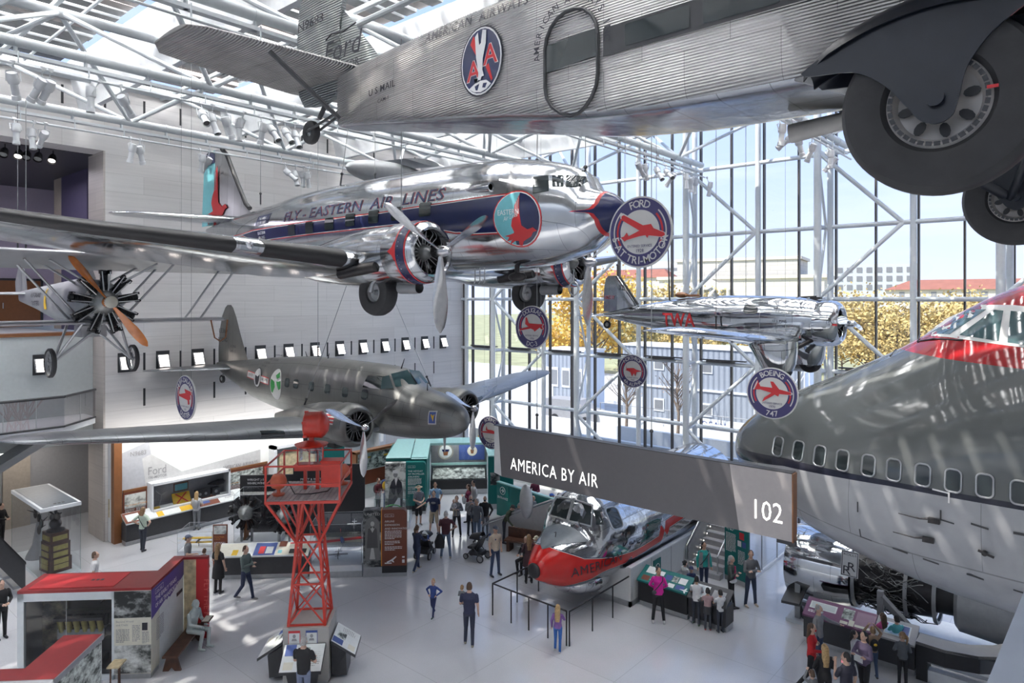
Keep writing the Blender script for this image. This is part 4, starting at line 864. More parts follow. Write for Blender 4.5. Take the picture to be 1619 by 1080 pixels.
m = MB().txt('12', fr((-7.85, -.075, 1.05), (1, 0, 0), (0, 0, 1)), .28, 1, 0).txt('NC11Y', fr((-8.42, -.07, .72), (1, 0, 0), (0, 0, 1)), .2, 0, 0, width=.42); m.build('fin_lettering', ['red', 'ink'], ru)
for s in (-1, 1): w = MB(); wing(w, [(0, -7.4, 1.2, .14, .09), (s*1.6, -7.75, .8, .14, .08), (s*2.0, -8.05, .3, .14, .08)], 10); w.build('tailplane', 'mirrory', T)
tyre(T, 'tail_wheel', (-8.35, 0, -.22), .15, .09); MB().cyl((-8.2, 0, .05), (-8.35, 0, -.22), .03).build('tail_strut', 'grey', T)
m = MB().lathe([(0, .25), (.04, .28), (.08, .25)], (-4.95, 0, .80), (0, 0, 1), 20, sy=.6); m.ell((-5.35, 0, .86), (.25, .14, .1), 12, 8); m.build('cockpit_headrest', 'copper', T)
m = MB()
for s in (-1, 1): m.quad((-4.25, 0, 1.12), (-4.0, 0, .83), (-4.25, s*.25, .80), (-4.5, s*.18, 1.05))
m.build('windscreen', 'acrylic', T); MB().cyl((-5.8, 0, .6), (-5.86, 0, 2.5), .03, .02, n=8).build('antenna_mast', 'dark', T)
# ---------------------------------------------------------------- the corrugated trimotor
T = thing('corrugated_trimotor', 'corrugated metal transport hanging overhead with eagle emblem and big tyres', 'airplane', (-.87, 8.1, 12.24))
GX = .07
M['corr'] = corrugated('corrugated side sheet', (.60, .60, .60), .34, 'Z', .034); M['corry'] = corrugated('corrugated tail sheet', (.55, .53, .52), .36, 'Y', .05); M['belly'] = skin_metal('polished belly sheet', (.66, .68, .72), .18, (.8, .6), .25, axis='y')
fs = Fus([(4.4, 1.9, .5, .5), (3.6, 2.1, .15, .75), (2.5, 2.15, .0, .85), (0, 2.15, .0, .86), (-2.8, 2.15, .02, .86), (-4.0, 2.15, .10, .85), (-6, 2.15, .42, .78), (-8, 2.14, .74, .62), (-9.6, 2.12, 1.0, .42), (-10.3, 2.1, 1.1, .30)], .5, 7, 9)
m = MB(); fs.mesh(m, 64, .3); ob = m.build('fuselage', ['corr', 'belly'], T, ang=50)
for p in ob.data.polygons:
    if abs(p.normal.z) > .7: p.material_index = 1
m = MB(); fs.poly(m, [(-3.85, .80), (3.3, .84), (3.3, 1.20), (-3.85, 1.16)], -1, 0, .012, .5); m.build('window_band', 'dark', T)
for k in range(7): m = MB(); fs.poly(m, rrect(-3.1+1.02*k, .99, .86, .27, .03), -1, 0, .018); m.build('cabin_window', 'window', T)
dx, dz, dw, dh = -4.36, .86, .43, .68
def oblong(x, z, w, h, n=9): return [(x+w*cos(radians(a)), z+h-w+w*sin(radians(a))) for a in [180*i/n for i in range(n+1)]]+[(x+w*cos(radians(a)), z-h+w+w*sin(radians(a))) for a in [180+180*i/n for i in range(n+1)]]
O = oblong(dx, dz, dw, dh); m = MB(); m.tube([(x, -fs.side(x, z)-.012, z) for x, z in O+O[:1]], .026, 8); do = m.build('cabin_door', 'dark', T)
m = MB(); fs.poly(m, [(dx-.42, .80), (dx+.42, .84), (dx+.42, 1.19), (dx-.42, 1.16)], -1, 0, .014); m.build('door_window', 'window', do)
m = MB(); fs.text(m, 'AMERICAN  AIRWAYS', -7.35, 1.88, .22, -1, 0, .003, 1.1, .016, width=2.25, slope=-.02)
st = 'AMERICAN AIRWAYS INC'
for i, ch in enumerate(st):
    if ch == ' ': continue
    a = radians(188-196*i/(len(st)-1)); v, f = text2d(ch, .14, .002); w = max(p[0] for p in v); r_ = dw+.10; ct, sn = sin(a), -cos(a); ux, uz = (sin(a), -cos(a))
    fs.wrap(m, [(dx+cos(a)*(r_+b)+(p-w/2)*sin(a), dz+dh-dw+sin(a)*(r_+b)-(p-w/2)*cos(a)) for p, b in v], f, -1, 0, .016)
fs.text(m, 'U S MAIL', -9.05, 1.38, .17, -1, 0, .01, 1.05, .016, width=.86); fs.text(m, 'CAM-1', -8.75, 1.2, .10, -1, 0, .004, 1, .016, width=.35); m.build('lettering', 'ink', T)
ex, ez, er, eh = -6.02, 1.26, .40, .47
m = MB(); fs.poly(m, oval(ex, ez, er+.05, eh+.05), -1, 3, .010); fs.poly(m, oval(ex, ez, er+.025, eh+.025), -1, 2, .014); fs.poly(m, oval(ex, ez, er, eh), -1, 0, .018)
sc = lambda pts: [(ex+a*er, ez+b*eh) for a, b in pts]
fs.poly(m, sc([(-.55, .62), (-.2, .15), (-.1, .4), (-.38, .86)]), -1, 1, .022); fs.poly(m, sc([(.25, -.2), (.55, -.72), (.62, -.66), (.42, -.15)]), -1, 1, .022)
fs.text(m, 'A', ex-er*.72, ez-eh*.55, .42, -1, 2, .03, 1, .022); fs.text(m, 'A', ex-er*.72, ez-eh*.55, .42, -1, 1, .008, 1, .027); fs.text(m, 'A', ex+er*.16, ez-eh*.18, .42, -1, 2, .03, 1, .022); fs.text(m, 'A', ex+er*.16, ez-eh*.18, .42, -1, 1, .008, 1, .027)
fs.poly(m, sc([(-.1, -.35), (-.22, .15), (-.28, .8), (-.12, .92), (-.05, .5), (.04, .55), (.12, .95), (.32, .9), (.3, .5), (.14, .05), (.12, -.3), (.2, -.5), (.08, -.5), (.0, -.62), (-.12, -.52), (-.32, -.5), (-.3, -.62), (-.14, -.62)]), -1, 2, .032)
fs.poly(m, sc([(-.62, -.78), (-.3, -.66), (0, -.62), (.3, -.64), (.55, -.8), (.3, -.93), (0, -.98), (-.35, -.92)]), -1, 2, .024); fs.poly(m, sc([(-.3, -.75), (-.05, -.7), (-.15, -.9), (-.25, -.88)]), -1, 0, .028); fs.poly(m, sc([(.15, -.72), (.35, -.74), (.25, -.88), (.1, -.85)]), -1, 0, .028)
m.build('eagle_emblem', ['navy', 'signred', 'text', 'ink'], T)
ff, rr = MB(), MB(); fin(ff, rr, [(1.9, -9.0, -10.55, -10.56), (2.5, -9.55, -10.55, -10.56), (3.2, -10.2, -10.55, -10.56), (3.5, -10.5, -10.55, -10.56)], .06)
rb = MB(); R_ = []
for i, (z, a, b) in enumerate(((1.75, -11.1, -11.5), (1.82, -10.75, -11.9), (2.1, -10.58, -12.1), (3.2, -10.58, -12.18), (3.9, -10.45, -12.1), (4.3, -10.6, -11.9), (4.4, -11, -11.6))): R_.append([(a, -.05, z), ((a+b)/2, -.06, z), (b, -.01, z), (b, .01, z), ((a+b)/2, .06, z), (a, .05, z)])
rb.loft(R_); M['corrz'] = corrugated('corrugated rudder sheet', (.42, .46, .46), .36, 'Z', .05, depth=.008); ff.build('tail_fin', 'corrz', T); ru = rb.build('rudder', 'corrz', T)
m = MB().txt('N9683', fr((-12.05, -.075, 3.42), (1, 0, 0), (0, 0, 1)), .26, 0, .01, width=.95).txt('Ford', fr((-11.1, -.085, 2.52), (1, 0, 0), (0, 0, 1)), .62, 0, .0, shear=.25, width=1.2).txt('TRI-MOTOR', fr((-11.1, -.085, 2.28), (1, 0, 0), (0, 0, 1)), .20, 0, .006, width=1.2)
m.tube([(-11.0, -.085, 3.0), (-10.8, -.085, 3.08), (-10.4, -.085, 3.03), (-10.0, -.085, 3.1)], .016, 5); m.build('fin_lettering', 'ink', ru)
for s in (-1, 1):
    w = MB(); wing(w, [(0, -9.85, 2.55, 2.2, .09), (s*2.0, -10.7, 2.15, 2.45, .08), (s*2.55, -10.95, 1.95, 2.52, .07), (s*2.8, -11.2, 1.3, 2.55, .05)], 10); w.build('tailplane', 'corry', T)
    MB().cyl((-10.6, s*1.55, 2.28), (-10.05, s*.42, 1.18), .045, n=8).build('tail_strut', 'dark', T)
o = tyre(T, 'tail_wheel', (-11.65, 0, 1.25), .245, .16, rim=.36); MB().cyl((-11.65, .10, 1.25), (-10.6, .05, 1.5), .028).cyl((-11.65, -.10, 1.25), (-10.6, -.05, 1.5), .028).cyl((-11.35, 0, 1.5), (-10.9, 0, 2.0), .05).cyl((-10.6, 0, 1.5), (-10.5, 0, 1.85), .06).build('tail_wheel_fork', 'dark', T)
M['gear'] = mat('blue black gear paint', (.007, .009, .015), .3, var=.15, coat=.15)
G0 = len(C.objects)
for s in (-1, 1):
    y0 = s*2.80; z0 = -.95
    wo = tyre(T, 'wheel', (0, y0, z0), .595, .34, rim=.5, hub='disc', n=64)
    m = MB(); yo = y0+s*-.0-.175*(1 if s < 0 else 1)
    for k in range(8): a = 2*pi*k/8+.2; m.prism([(x*cos(a)-z*sin(a), x*sin(a)+z*cos(a)) for x, z in oval(.19, 0, .05, .032, 10)], fr((0, y0-.082, z0), (1, 0, 0), (0, 0, 1)), .004)
    m.build('lightening_hole', 'black', wo)
    m = MB()
    for k in range(36): a = 2*pi*k/36; m.prism([(x*cos(a)-z*sin(a), x*sin(a)+z*cos(a)) for x, z in ((.262, -.018), (.290, -.018), (.290, .018), (.262, .018))], fr((0, y0-.128, z0), (1, 0, 0), (0, 0, 1)), .006)
    m.build('rim_slots', 'dark', wo)
    MB().box((.27, y0-.16, z0+.02), (.33, y0-.15, z0+.04)).build('slip_mark', 'red', wo)
    # fender: arched shell over the tyre with a long tail and a side plate to the hub
    m = MB(); rings = []
    for i in range(17):
        u = i/16; x = -.84+1.56*u; zt = z0+.40+.27*sin(pi*min(1, u*1.05))**.8+.16*u; w = .06+.17*min(1, sin(pi*min(u+.08, .93))*1.7); dp = .10+.06*sin(pi*u)
        rings.append([(x, y0+w*cos(a), zt-dp+dp*sin(a)) for a in [pi*k/8 for k in range(9)]]+[(x, y0+(w-.02)*cos(a), zt-dp+(dp-.02)*sin(a)) for a in [pi*k/8 for k in range(8, -1, -1)]])
    m.loft(rings)
    m.prism(smooth([(-.84, .34), (-.5, .28), (-.3, .15), (-.16, -.03), (-.09, -.12), (.0, -.16), (.09, -.12), (.13, .0), (.17, .17), (.30, .36), (.55, .58), (.2, .66), (-.3, .58)]), fr((0, y0-.19, z0), (1, 0, 0), (0, 0, 1)), -.02)
    m.prism(smooth([(-.84, .34), (-.5, .28), (-.3, .15), (-.16, -.03), (-.09, -.12), (.0, -.16), (.09, -.12), (.13, .0), (.17, .17), (.30, .36), (.55, .58), (.2, .66), (-.3, .58)]), fr((0, y0+.21, z0), (1, 0, 0), (0, 0, 1)), -.02)
    m.cyl((0, y0-.22, z0), (0, y0-.24, z0), .055, n=16); m.build('wheel_fender', 'gear', T)
    m = MB().cyl((.02, y0+.02, z0+.55), (.05, y0+.03, 1.5), .085, n=14).cyl((.2, y0-.05, z0+.55), (.13, y0, 1.2), .03).box((-.32, y0-.25, .42), (.18, y0+.3, .62)).box((-.12, y0-.15, .34), (.14, y0+.2, .44)); m.build('shock_strut', 'gear', T)
    m = MB().loft([[(x+.11*cos(a), s*.75, .06+.035*sin(a)) for a in [2*pi*k/12 for k in range(12)] for x in (-1.45,)], [(-.02+.09*cos(a), y0-s*.2, z0+.02+.035*sin(a)) for a in [2*pi*k/12 for k in range(12)]]]); m.build('axle_strut', 'grey' if s < 0 else 'gear', T)
    m = MB().cyl((.6, s*.7, .05), (.02, y0-s*.2, z0), .05, n=10); m.build('radius_rod', 'gear', T)
for o in list(C.objects)[G0:]:
    if o.parent == T and o.name.split('.')[0] in ('wheel', 'wheel_fender', 'shock_strut'): o.location.x += GX
MB().lathe([(-.05, .115), (0, .12), (.12, .115), (.8, .10), (1.0, .06)], (-2.0, .6, -.18), (1, .08, .12), 18).build('heater_pipe', 'warmgrey', T)
wb = MB(); wing(wb, [(-11.5, 1.2, 2.4, 2.6, .14), (-6, 1.6, 3.6, 2.45, .18), (0, 2.0, 4.2, 2.4, .2), (6, 1.6, 3.6, 2.45, .18), (11.5, 1.2, 2.4, 2.6, .14)], 12); wb.build('wing', 'corry', T)
for s in (-1, 1): MB().lathe([(1.1, .02), (1.0, .35), (.4, .5), (-.6, .45), (-1.6, .05)], (.5, s*2.8, 1.35), (1, 0, 0), 24).build('nacelle', 'gear', T)
# ---------------------------------------------------------------- the red and grey jumbo nose
T = thing('jumbo_jet_nose', 'grey jumbo jet nose section with red cockpit band and white belly', 'airplane', (-7.68, 18.6, 6.16))
fs = Fus([(0, .04, -.06, .04), (.06, .18, -.30, .28), (.17, .34, -.58, .55), (.61, .77, -.90, 1.12), (1.62, 1.41, -1.52, 1.95), (2.71, 1.95, -2.00, 2.52), (3.99, 2.63, -2.38, 2.90), (4.65, 3.06, -2.54, 3.02), (5.4, 3.62, -2.68, 3.12), (6.0, 3.96, -2.76, 3.18), (6.7, 4.25, -2.82, 3.24), (8, 4.62, -2.88, 3.25), (10, 4.85, -2.9, 3.25), (14, 4.85, -2.9, 3.25)], .37, 1.75, 2.1)
RR, GG = (.34, .016, .02), (.11, .118, .118)
e1 = [(0, 9), (3.0, 9)]
M['jumbo'] = paint('jumbo paint', (.42, .43, .45), .18, [([(0, 9), (14, 9)], [(0, -.42), (.6, -.36), (2, -.12), (4.4, .0), (6.6, .02), (14, .02)], (.015, .017, .03), 0, .16), ([(0, 9), (14, 9)], [(0, -.18), (.6, -.10), (2, .06), (4.4, .10), (6.6, .13), (14, .13)], GG, 0, .06),
          ([(0, 9), (14, 9)], [(0, 9), (3.3, 9), (3.35, 2.72), (5.3, 2.58), (6.6, 2.50), (14, 2.3)], RR, 0, .06)], 0, 14, -4, 5, panel=(2.4, .9), wav=.03, var=.02, line=.6, metal=0.0)
m = MB(); fs.mesh(m, 72, .2); m.build('fuselage', 'jumbo', T, ang=60)
JL = (-7.68, 18.6, 6.16)
xs = [fs.hit(px, py, JL) for px, py in ((1230, 706), (1262, 713), (1296, 721), (1332, 728), (1373, 736), (1413, 743), (1459, 751), (1507, 760), (1557, 768), (1612, 779))]; xs += [(xs[-1][0]+.51*k, xs[-1][1]) for k in (1, 2, 3)]
for x, zw in xs:
    q = rrect(x, zw, .27, .42, .09, 5); m, m2 = MB(), MB(); fs.poly(m2, q, -1, 0, .012); pts = [(a, -fs.side(a, b)-.014, b) for a, b in q+q[:1]]; m.tube(pts, .020, 6); m.build('window_surround', 'stainless', m2.build('cabin_window', 'window', T))
m = MB(); fs.poly(m, [(4.55, 3.0), (5.2, 3.02), (5.7, 2.98), (8.5, 2.72), (8.5, 3.5), (6.3, 3.72), (5.6, 3.72), (5.0, 3.4)], -1, 0, .010); m.build('cockpit_frame', 'offwhite', T)
m = MB(); fs.poly(m, [(4.72, 3.06), (5.22, 3.08), (5.85, 3.62), (5.5, 3.62), (5.05, 3.36)], -1, 0, .02); fs.poly(m, [(5.42, 3.08), (6.15, 3.0), (6.17, 3.6), (6.0, 3.62)], -1, 0, .02); fs.poly(m, [(6.3, 2.98), (7.1, 2.9), (7.1, 3.52), (6.3, 3.6)], -1, 0, .02); m.build('cockpit_windows', 'cockpit', T)
m = MB(); P = lambda x, z, e=.03: Vector((x, -fs.side(x, z)-e, z))
m.tube([P(4.5, 2.86), P(4.9, 2.96, .05), P(5.5, 2.98, .05)], .018, 6).cyl(P(3.95, 2.5), P(3.95, 2.62), .02).cyl(P(4.5, 2.88), P(4.46, 3.0), .015); m.build('wiper', 'black', T)
m = MB()
for (px, py, sh) in ((1474, 772, 0), (1355, 793, 1), (1358, 836, 2), (1411, 865, 3), (1459, 882, 3), (1535, 826, 3), (1528, 906, 3), (1486, 806, 2), (1602, 840, 4), (1602, 931, 3)):
    x, z = fs.hit(px, py, JL); m = MB()
    for pts in {0: [[(0, 0), (.3, -.02), (.3, -.05), (0, -.03)], [(.27, 0), (.3, 0), (.3, -.22), (.27, -.22)]], 1: [[(0, 0), (.03, 0), (.03, -.22), (0, -.22)]], 2: [[(0, 0), (.03, 0), (.03, -.2), (0, -.2)], [(0, -.17), (.24, -.2), (.24, -.23), (0, -.2)]], 3: [[(0, 0), (.28, -.04), (.28, -.08), (0, -.04)]], 4: [[(0, 0), (.28, 0), (.28, -.05), (0, -.05)], [(.24, 0), (.28, 0), (.28, -.25), (.24, -.25)]]}[sh]: fs.poly(m, [(x+a, z+b) for a, b in pts], -1, 0, .010)
    m.build('hatch_mark', 'dark' if sh else 'text', T)
m = MB()
for (x, z) in (fs.hit(1470, 821, JL), fs.hit(1461, 851, JL)): m.tube([P(x-.55, z, .06), P(x-.15, z, .10), P(x, z+.02, .04)], [.01, .02, .03], 6).box(tuple(P(x+.08, z, .05)-Vector((.1, .04, .05))), tuple(P(x+.08, z, .05)+Vector((.1, .04, .05))))
x, z = fs.hit(1557, 874, JL); m.cyl(P(x, z, .0), P(x, z, .07), .05).cyl(P(x-.1, z+.04, .06), P(x+.15, z-.04, .06), .025); m.build('air_data_probes', 'bronze', T)
# ---------------------------------------------------------------- the red-nosed propeller airliner nose
T = thing('airliner_nose', 'polished airliner nose with red AMERICAN band and black tip', 'airplane', (-13.06, 16.2, 1.72), -pi/2)
fs = Fus([(0, .05, -.05, .05), (-.04, .22, -.22, .22), (-.3, .45, -.42, .45), (-.8, .72, -.68, .76), (-1.3, .87, -.86, 1.0), (-1.62, .95, -.93, 1.13), (-1.75, 1.10, -.96, 1.17), (-2.08, 1.74, -1.02, 1.27), (-2.4, 1.93, -1.06, 1.36), (-3.2, 2.02, -1.10, 1.5), (-4.2, 2.05, -1.13, 1.58), (-6, 2.05, -1.13, 1.59), (-11.5, 2.05, -1.1, 1.59)], .5, 2.1, 2.1)
tp = [(-11.5, .95), (-5.35, .55), (-5.3, .22), (-5.0, .52), (-4.95, .12), (-3.4, .0), (-2.4, .04), (-1.3, .22), (-.6, .56), (-.25, .95), (0, 2)]
bt = [(-11.5, .62), (-5.65, .24), (-5.6, -.05), (-5.3, .2), (-5.25, -.16), (-3.45, -.30), (-3.4, -.16), (-3.2, -.36), (-2.4, -.36), (-1.3, -.56), (-.7, -.72), (-.2, -1.5), (0, -2)]
M['dc7'] = paint('bright airliner skin', (.80, .82, .84), .10, [(g(tp, .045), g(bt, -.045), (.02, .03, .07), 0, .2), (g(tp, .02), g(bt, -.02), WHT, 0, .2), (tp, bt, (.50, .016, .014), 0, .14), ([(-11, -9), (-1.96, -9), (-1.95, .82), (-1.2, .45), (-.62, .74), (-.6, 9), (0, 9)] and [(-11, -9), (0, -9)], [(-11, -9), (0, -9)], GG, 0, .3)], -11.5, 0, -2, 3, panel=(.9, .35), wav=.22, var=.10)
m = MB(); fs.mesh(m, 60, .15); m.build('fuselage', 'dc7', T, ang=60)
m = MB(); k = MB()
pts = [(-.42, 0), (-.7, .34), (-1.2, .60), (-1.60, .86), (-1.66, .4), (-1.66, 0)]
rows = []
for i in range(13):
    x = -.42-1.22*i/12; hw = .86*min(1, (i/12)**.75+.02); row = []
    for j in range(13):
        y = hw*(-1+2*j/12); zt = fs.t(x); zc = fs.zc(x); h = fs.h(x); row.append((x, y, zc+(zt-zc)*max(0, 1-min(1, abs(y)/h)**2.1)**(1/2.1)+.02))
    rows.append(row)
m.loft(rows, 0, (False, False), False); M['dull'] = mat('anti glare grey', (.15, .17, .19), .38, .2, var=.08); m.build('antiglare_panel', 'dull', T)
MB().ell((.0, 0, 0), (.10, .235, .235), 24, 12).build('nose_cap', 'black', T)
m = MB()
for s in (-1, 1): m.quad((-1.745, s*.07, 1.14), (-1.86, s*.78, 1.12), (-2.08, s*.70, 1.62), (-2.05, s*.07, 1.68)); fs.poly(m, [(-1.96, 1.12), (-2.14, 1.12), (-2.22, 1.50), (-2.10, 1.55)], s, 0, .012); fs.poly(m, rrect(-2.62, 1.22, .46, .58, .13), s, 0, .014)
m.build('windshield', 'window', T)
m = MB()
for s in (-1, 1):
    m.tube([(-1.735, s*.03, 1.10), (-1.85, s*.84, 1.08), (-2.09, s*.74, 1.67), (-2.06, s*.03, 1.73), (-1.735, s*.03, 1.10)], .03, 6); q = rrect(-2.62, 1.22, .5, .62, .15); m.tube([(x, s*(fs.side(x, z)+.01), z) for x, z in q+q[:1]], .025, 6)
m.build('window_frames', 'stainless', T)
m = MB(); fs.text(m, 'AMERICAN', -.88, -.28, .44, 1, 0, .0, 1.08, .012, -.18, .06, width=1.95); m.build('lettering', 'ink', T)
m = MB(); fs.poly(m, oval(-6.1, 1.15, .42, .42), 1, 1, .010); fs.poly(m, oval(-6.1, 1.15, .36, .36), 1, 0, .014); fs.poly(m, [(-6.1, 1.45), (-6.0, 1.2), (-5.85, 1.25), (-6.0, 1.0), (-6.1, .85), (-6.2, 1.0), (-6.35, 1.25), (-6.2, 1.2)], 1, 2, .018); m.build('round_emblem', ['text', 'signred', 'ink'], T)
for k in range(4): m = MB(); fs.poly(m, rrect(-7.2-.95*k, 1.12, .42, .5, .1), 1, 0, .012); m.build('cabin_window', 'window', T)
m = MB(); fs.text(m, 'FLAGSHIP VERMONT', -3.1, .28, .14, 1, 0, .01, 1.1, .012, 0, .04, width=1.9); m.build('name_lettering', 'ink', T)
m = MB().cyl((-.95, .1, .80), (-.98, .1, .95), .015).cyl((-.98, .1, .95), (-.90, .1, .95), .012).cyl((-1.7, .5, 1.06), (-1.75, .42, 1.22), .015); m.build('wiper', 'black', T)
m = MB().ell((-2.6, -2.45, 1.05), (.12, .30, .62), 18, 12); m.build('open_door_pod', 'stainless', T)
m = MB().ell((-2.45, 0, -.86), (1.15, .95, .5), 20, 10); m.build('chin_fairing', 'silverx', T)
# ---------------------------------------------------------------- the crop duster biplane
T = thing('duster_biplane', 'silver fabric biplane with exposed radial engine and varnished wooden propeller', 'airplane', (-17.55, 5.96, 9.93))
M['dope'] = mat('aluminium dope fabric', (.42, .43, .45), .38, .55, var=.05, scale=3)
fs = Fus([(-.35, .42, -.42, .42), (-.7, .52, -.55, .50), (-1.6, .58, -.60, .50), (-3.0, .52, -.52, .42), (-5, .42, -.25, .26), (-7.2, .3, .0, .06)], .5, 2.4, 2.6)
m = MB(); fs.mesh(m, 32, .25); m.build('fuselage', 'dope', T)
radial(T, (-.35, 0, 0), .76, 9); propeller(T, (0, 0, 0), 1.37, (38, -142), .20, 'propwood', .14, .10, rot=-1)
MB().lathe([(.06, .14), (.13, .14), (.14, .12), (.14, .001)], (0, 0, 0), (1, 0, 0), 20).build('propeller_boss', 'cream', T)
for (nm, z, sp, c, xl) in (('upper_wing', 1.12, 4.7, 1.75, .15), ('lower_wing', -.48, 3.0, 1.15, -.35)):
    w = MB(); wing(w, [(-sp-.12, xl-.5, c*.4, z, .08), (-sp, xl-.05, c*.95, z, .1), (0, xl, c, z, .11), (sp, xl-.05, c*.95, z, .1), (sp+.12, xl-.5, c*.4, z, .08)], 12, inc=.19 if z > 0 else .03); w.build(nm, 'dope', T)
def strut(a, b, r=.028): return MB().cyl(a, b, r, n=8).build('strut', 'stainless', T)
for s in (-1, 1):
    for x in (-.3, -1.2):
        strut((x-.2, s*2.35, -.45), (x, s*3.3, 1.0)); strut((x, s*.35, .45), (x+.1, s*1.15, .95)); strut((-.5 if x > -1 else -1.3, s*.42, -.45), (x, s*1.6, .96))
    strut((-.5, s*.4, -.5), (-1.07, s*.84, -1.42), .032); strut((-1.6, s*.4, -.55), (-1.07, s*.84, -1.42), .032); strut((-.9, -s*.08, -.62), (-1.07, s*.82, -1.40), .03)
    wo = MB().lathe([(-.035, .285), (-.055, .31), (-.03, .345), (.03, .345), (.055, .31), (.035, .285), (-.035, .285)], (-1.07, s*.9, -1.43), (0, 1, 0), 36).build('wheel', 'rubber', T)
    m = MB().cyl((-1.07, s*.9-.05, -1.43), (-1.07, s*.9+.05, -1.43), .04)
    for k in range(14): a = 2*pi*k/14; m.cyl((-1.07, s*.9, -1.43), (-1.07+.29*cos(a), s*.9, -1.43+.29*sin(a)), .005, n=4)
    m.lathe([(-.03, .285), (.03, .285), (.03, .27), (-.03, .27), (-.03, .285)], (-1.07, s*.9, -1.43), (0, 1, 0), 30); m.build('spokes', 'grey', wo)
MB().tube([(-.2, 2.5, -.48), (-.2, 2.6, -.95), (-.2, 2.75, -1.05), (-.2, 2.9, -.95), (-.2, 2.95, -.48)], .02, 8).build('wing_skid_hoop', 'copper', T)
ff, rr = MB(), MB(); fin(ff, rr, [(.2, -6.5, -7.0, -7.7), (.6, -6.6, -7.0, -7.75), (.95, -6.8, -7.0, -7.5), (1.1, -6.95, -7.05, -7.3)], .035); ff.build('tail_fin', 'dope', T); rr.build('rudder', 'dope', T)
w = MB(); wing(w, [(-1.7, -6.5, .6, .22, .06), (0, -6.1, 1.2, .22, .08), (1.7, -6.5, .6, .22, .06)], 8); w.build('tailplane', 'dope', T)
m = MB().quad((-1.5, -.2, .58), (-1.4, 0, .56), (-1.55, 0, .92), (-1.65, -.16, .88)).quad((-1.5, .2, .58), (-1.4, 0, .56), (-1.55, 0, .92), (-1.65, .16, .88)); m.build('windscreen', 'acrylic', T)
MB().box((-1.5, -.28, -.85), (-1.0, .28, -.58)).build('dust_hopper_vent', 'dope', T)
m = MB(); fs.text(m, 'HUFF-DALAND', -5.2, .12, .18, -1, 0, .004, 1, .01, width=1.3); fs.text(m, 'DUSTERS', -5.1, -.1, .18, -1, 0, .004, 1, .01, width=1.0); fs.poly(m, [(-3.5, -.2), (-3.2, -.2), (-3.3, .35), (-3.4, .35)], -1, 1, .01); m.build('lettering', ['ink', 'yellow'], T)
# a further aircraft beyond: only its grey wing shows over the big airliner
q = onY(557, 268, 19); T = thing('distant_airplane', 'grey rounded wing of an aircraft hanging beyond the big silver airliner', 'airplane', (q.x, 19, q.z))
w = MB(); wing(w, [(0.0, .05, .2, 0, .1), (.15, .4, .8, .02, .1), (.5, .72, 1.5, .02, .12), (2.4, .9, 1.85, -.05, .12), (5, 1.0, 1.9, -.1, .12)], 12)
for i in range(len(w.v)): x, y, z = w.v[i]; w.v[i] = (y*.95, x, z-.035*y)
w.build('wing', 'grey', T); MB().ell((4.2, -1.2, -.9), (.45, 2.2, .5), 16, 10).build('fuselage', 'grey', T)
# ================================================================ EXHIBITS
Q2 = sqrt(.5)
def P45(a, b, z=0): return ((a-b)*Q2, (a+b)*Q2, z)
def ex45(name, label, cat, a, b, group=None, z=0): return thing(name, label, cat, P45(a, b, z), pi/4, group)
FR = lambda x, z, e=.004: fr((x, -e, z), (1, 0, 0), (0, 0, 1))          # art on a front face (local y = 0)
def lines(mb, F, w, n, lh, mi=0, seed=1):
    rd = random.Random(seed); o, ex, ey, ez = F
    for i in range(n):
        x = 0; end = w*(1 if i < n-1 else .6)
        while x < end:
            l = min(rd.uniform(.03, .09), end-x); a = o+ex*x-ey*(i*lh)+ez*.004; mb.quad(a, a+ex*l, a+ex*l+ey*lh*.5, a+ey*lh*.5, mi); x += l+.015
def art(mb, F, x, y, w, h, mi=0, e=.004):
    o, ex, ey, ez = F; a = o+ex*x+ey*y+ez*e; mb.quad(a, a+ex*w, a+ex*w+ey*h, a+ey*h, mi)
def panel(t, name, x0, x1, z0, z1, m, y=0, d=.06): return MB().box((x0, y, z0), (x1, y+d, z1)).build(name, m, t)
def rail(t, x0, x1, zf, zb, dp, base='dark', top='print', y0=0.0, toe='stainless', th=.05):
    """sloping reading desk: board, dark apron set back, stainless toe kick; returns the slope's frame"""
    n = Vector((0, dp, zb-zf)).normalized()
    MB().loft([[(x, y0, zf-th), (x, y0+dp, zb-th), (x, y0+dp, zb), (x, y0, zf)] for x in (x0, x1)]).build('desk_top', top, t)
    MB().box((x0+.02, y0+.06, .18), (x1-.02, y0+dp, zf-th-.005)).build('apron', base, t); MB().box((x0+.03, y0+.14, 0), (x1-.03, y0+dp-.02, .18)).build('plinth', toe, t)
    return fr((x0, y0, zf), (1, 0, 0), n)
def glassbox(t, x0, y0, z0, x1, y1, z1, rim='stainless', lid=None):
    m = MB().quad((x0, y0, z0), (x1, y0, z0), (x1, y0, z1), (x0, y0, z1)).quad((x0, y1, z0), (x1, y1, z0), (x1, y1, z1), (x0, y1, z1)).quad((x0, y0, z0), (x0, y1, z0), (x0, y1, z1), (x0, y0, z1)).quad((x1, y0, z0), (x1, y1, z0), (x1, y1, z1), (x1, y0, z1))
    if not lid: m.quad((x0, y0, z1), (x1, y0, z1), (x1, y1, z1), (x0, y1, z1))
    m.build('glass_panes', 'glass', t, smooth=False)
    e = MB(); r = .008
    for x in (x0, x1):
        for y in (y0, y1): e.cyl((x, y, z0), (x, y, z1), r, n=5)
    for z in (z0, z1):
        for y in (y0, y1): e.cyl((x0, y, z), (x1, y, z), r, n=5)
        for x in (x0, x1): e.cyl((x, y0, z), (x, y1, z), r, n=5)
    e.build('glass_edges', rim, t)
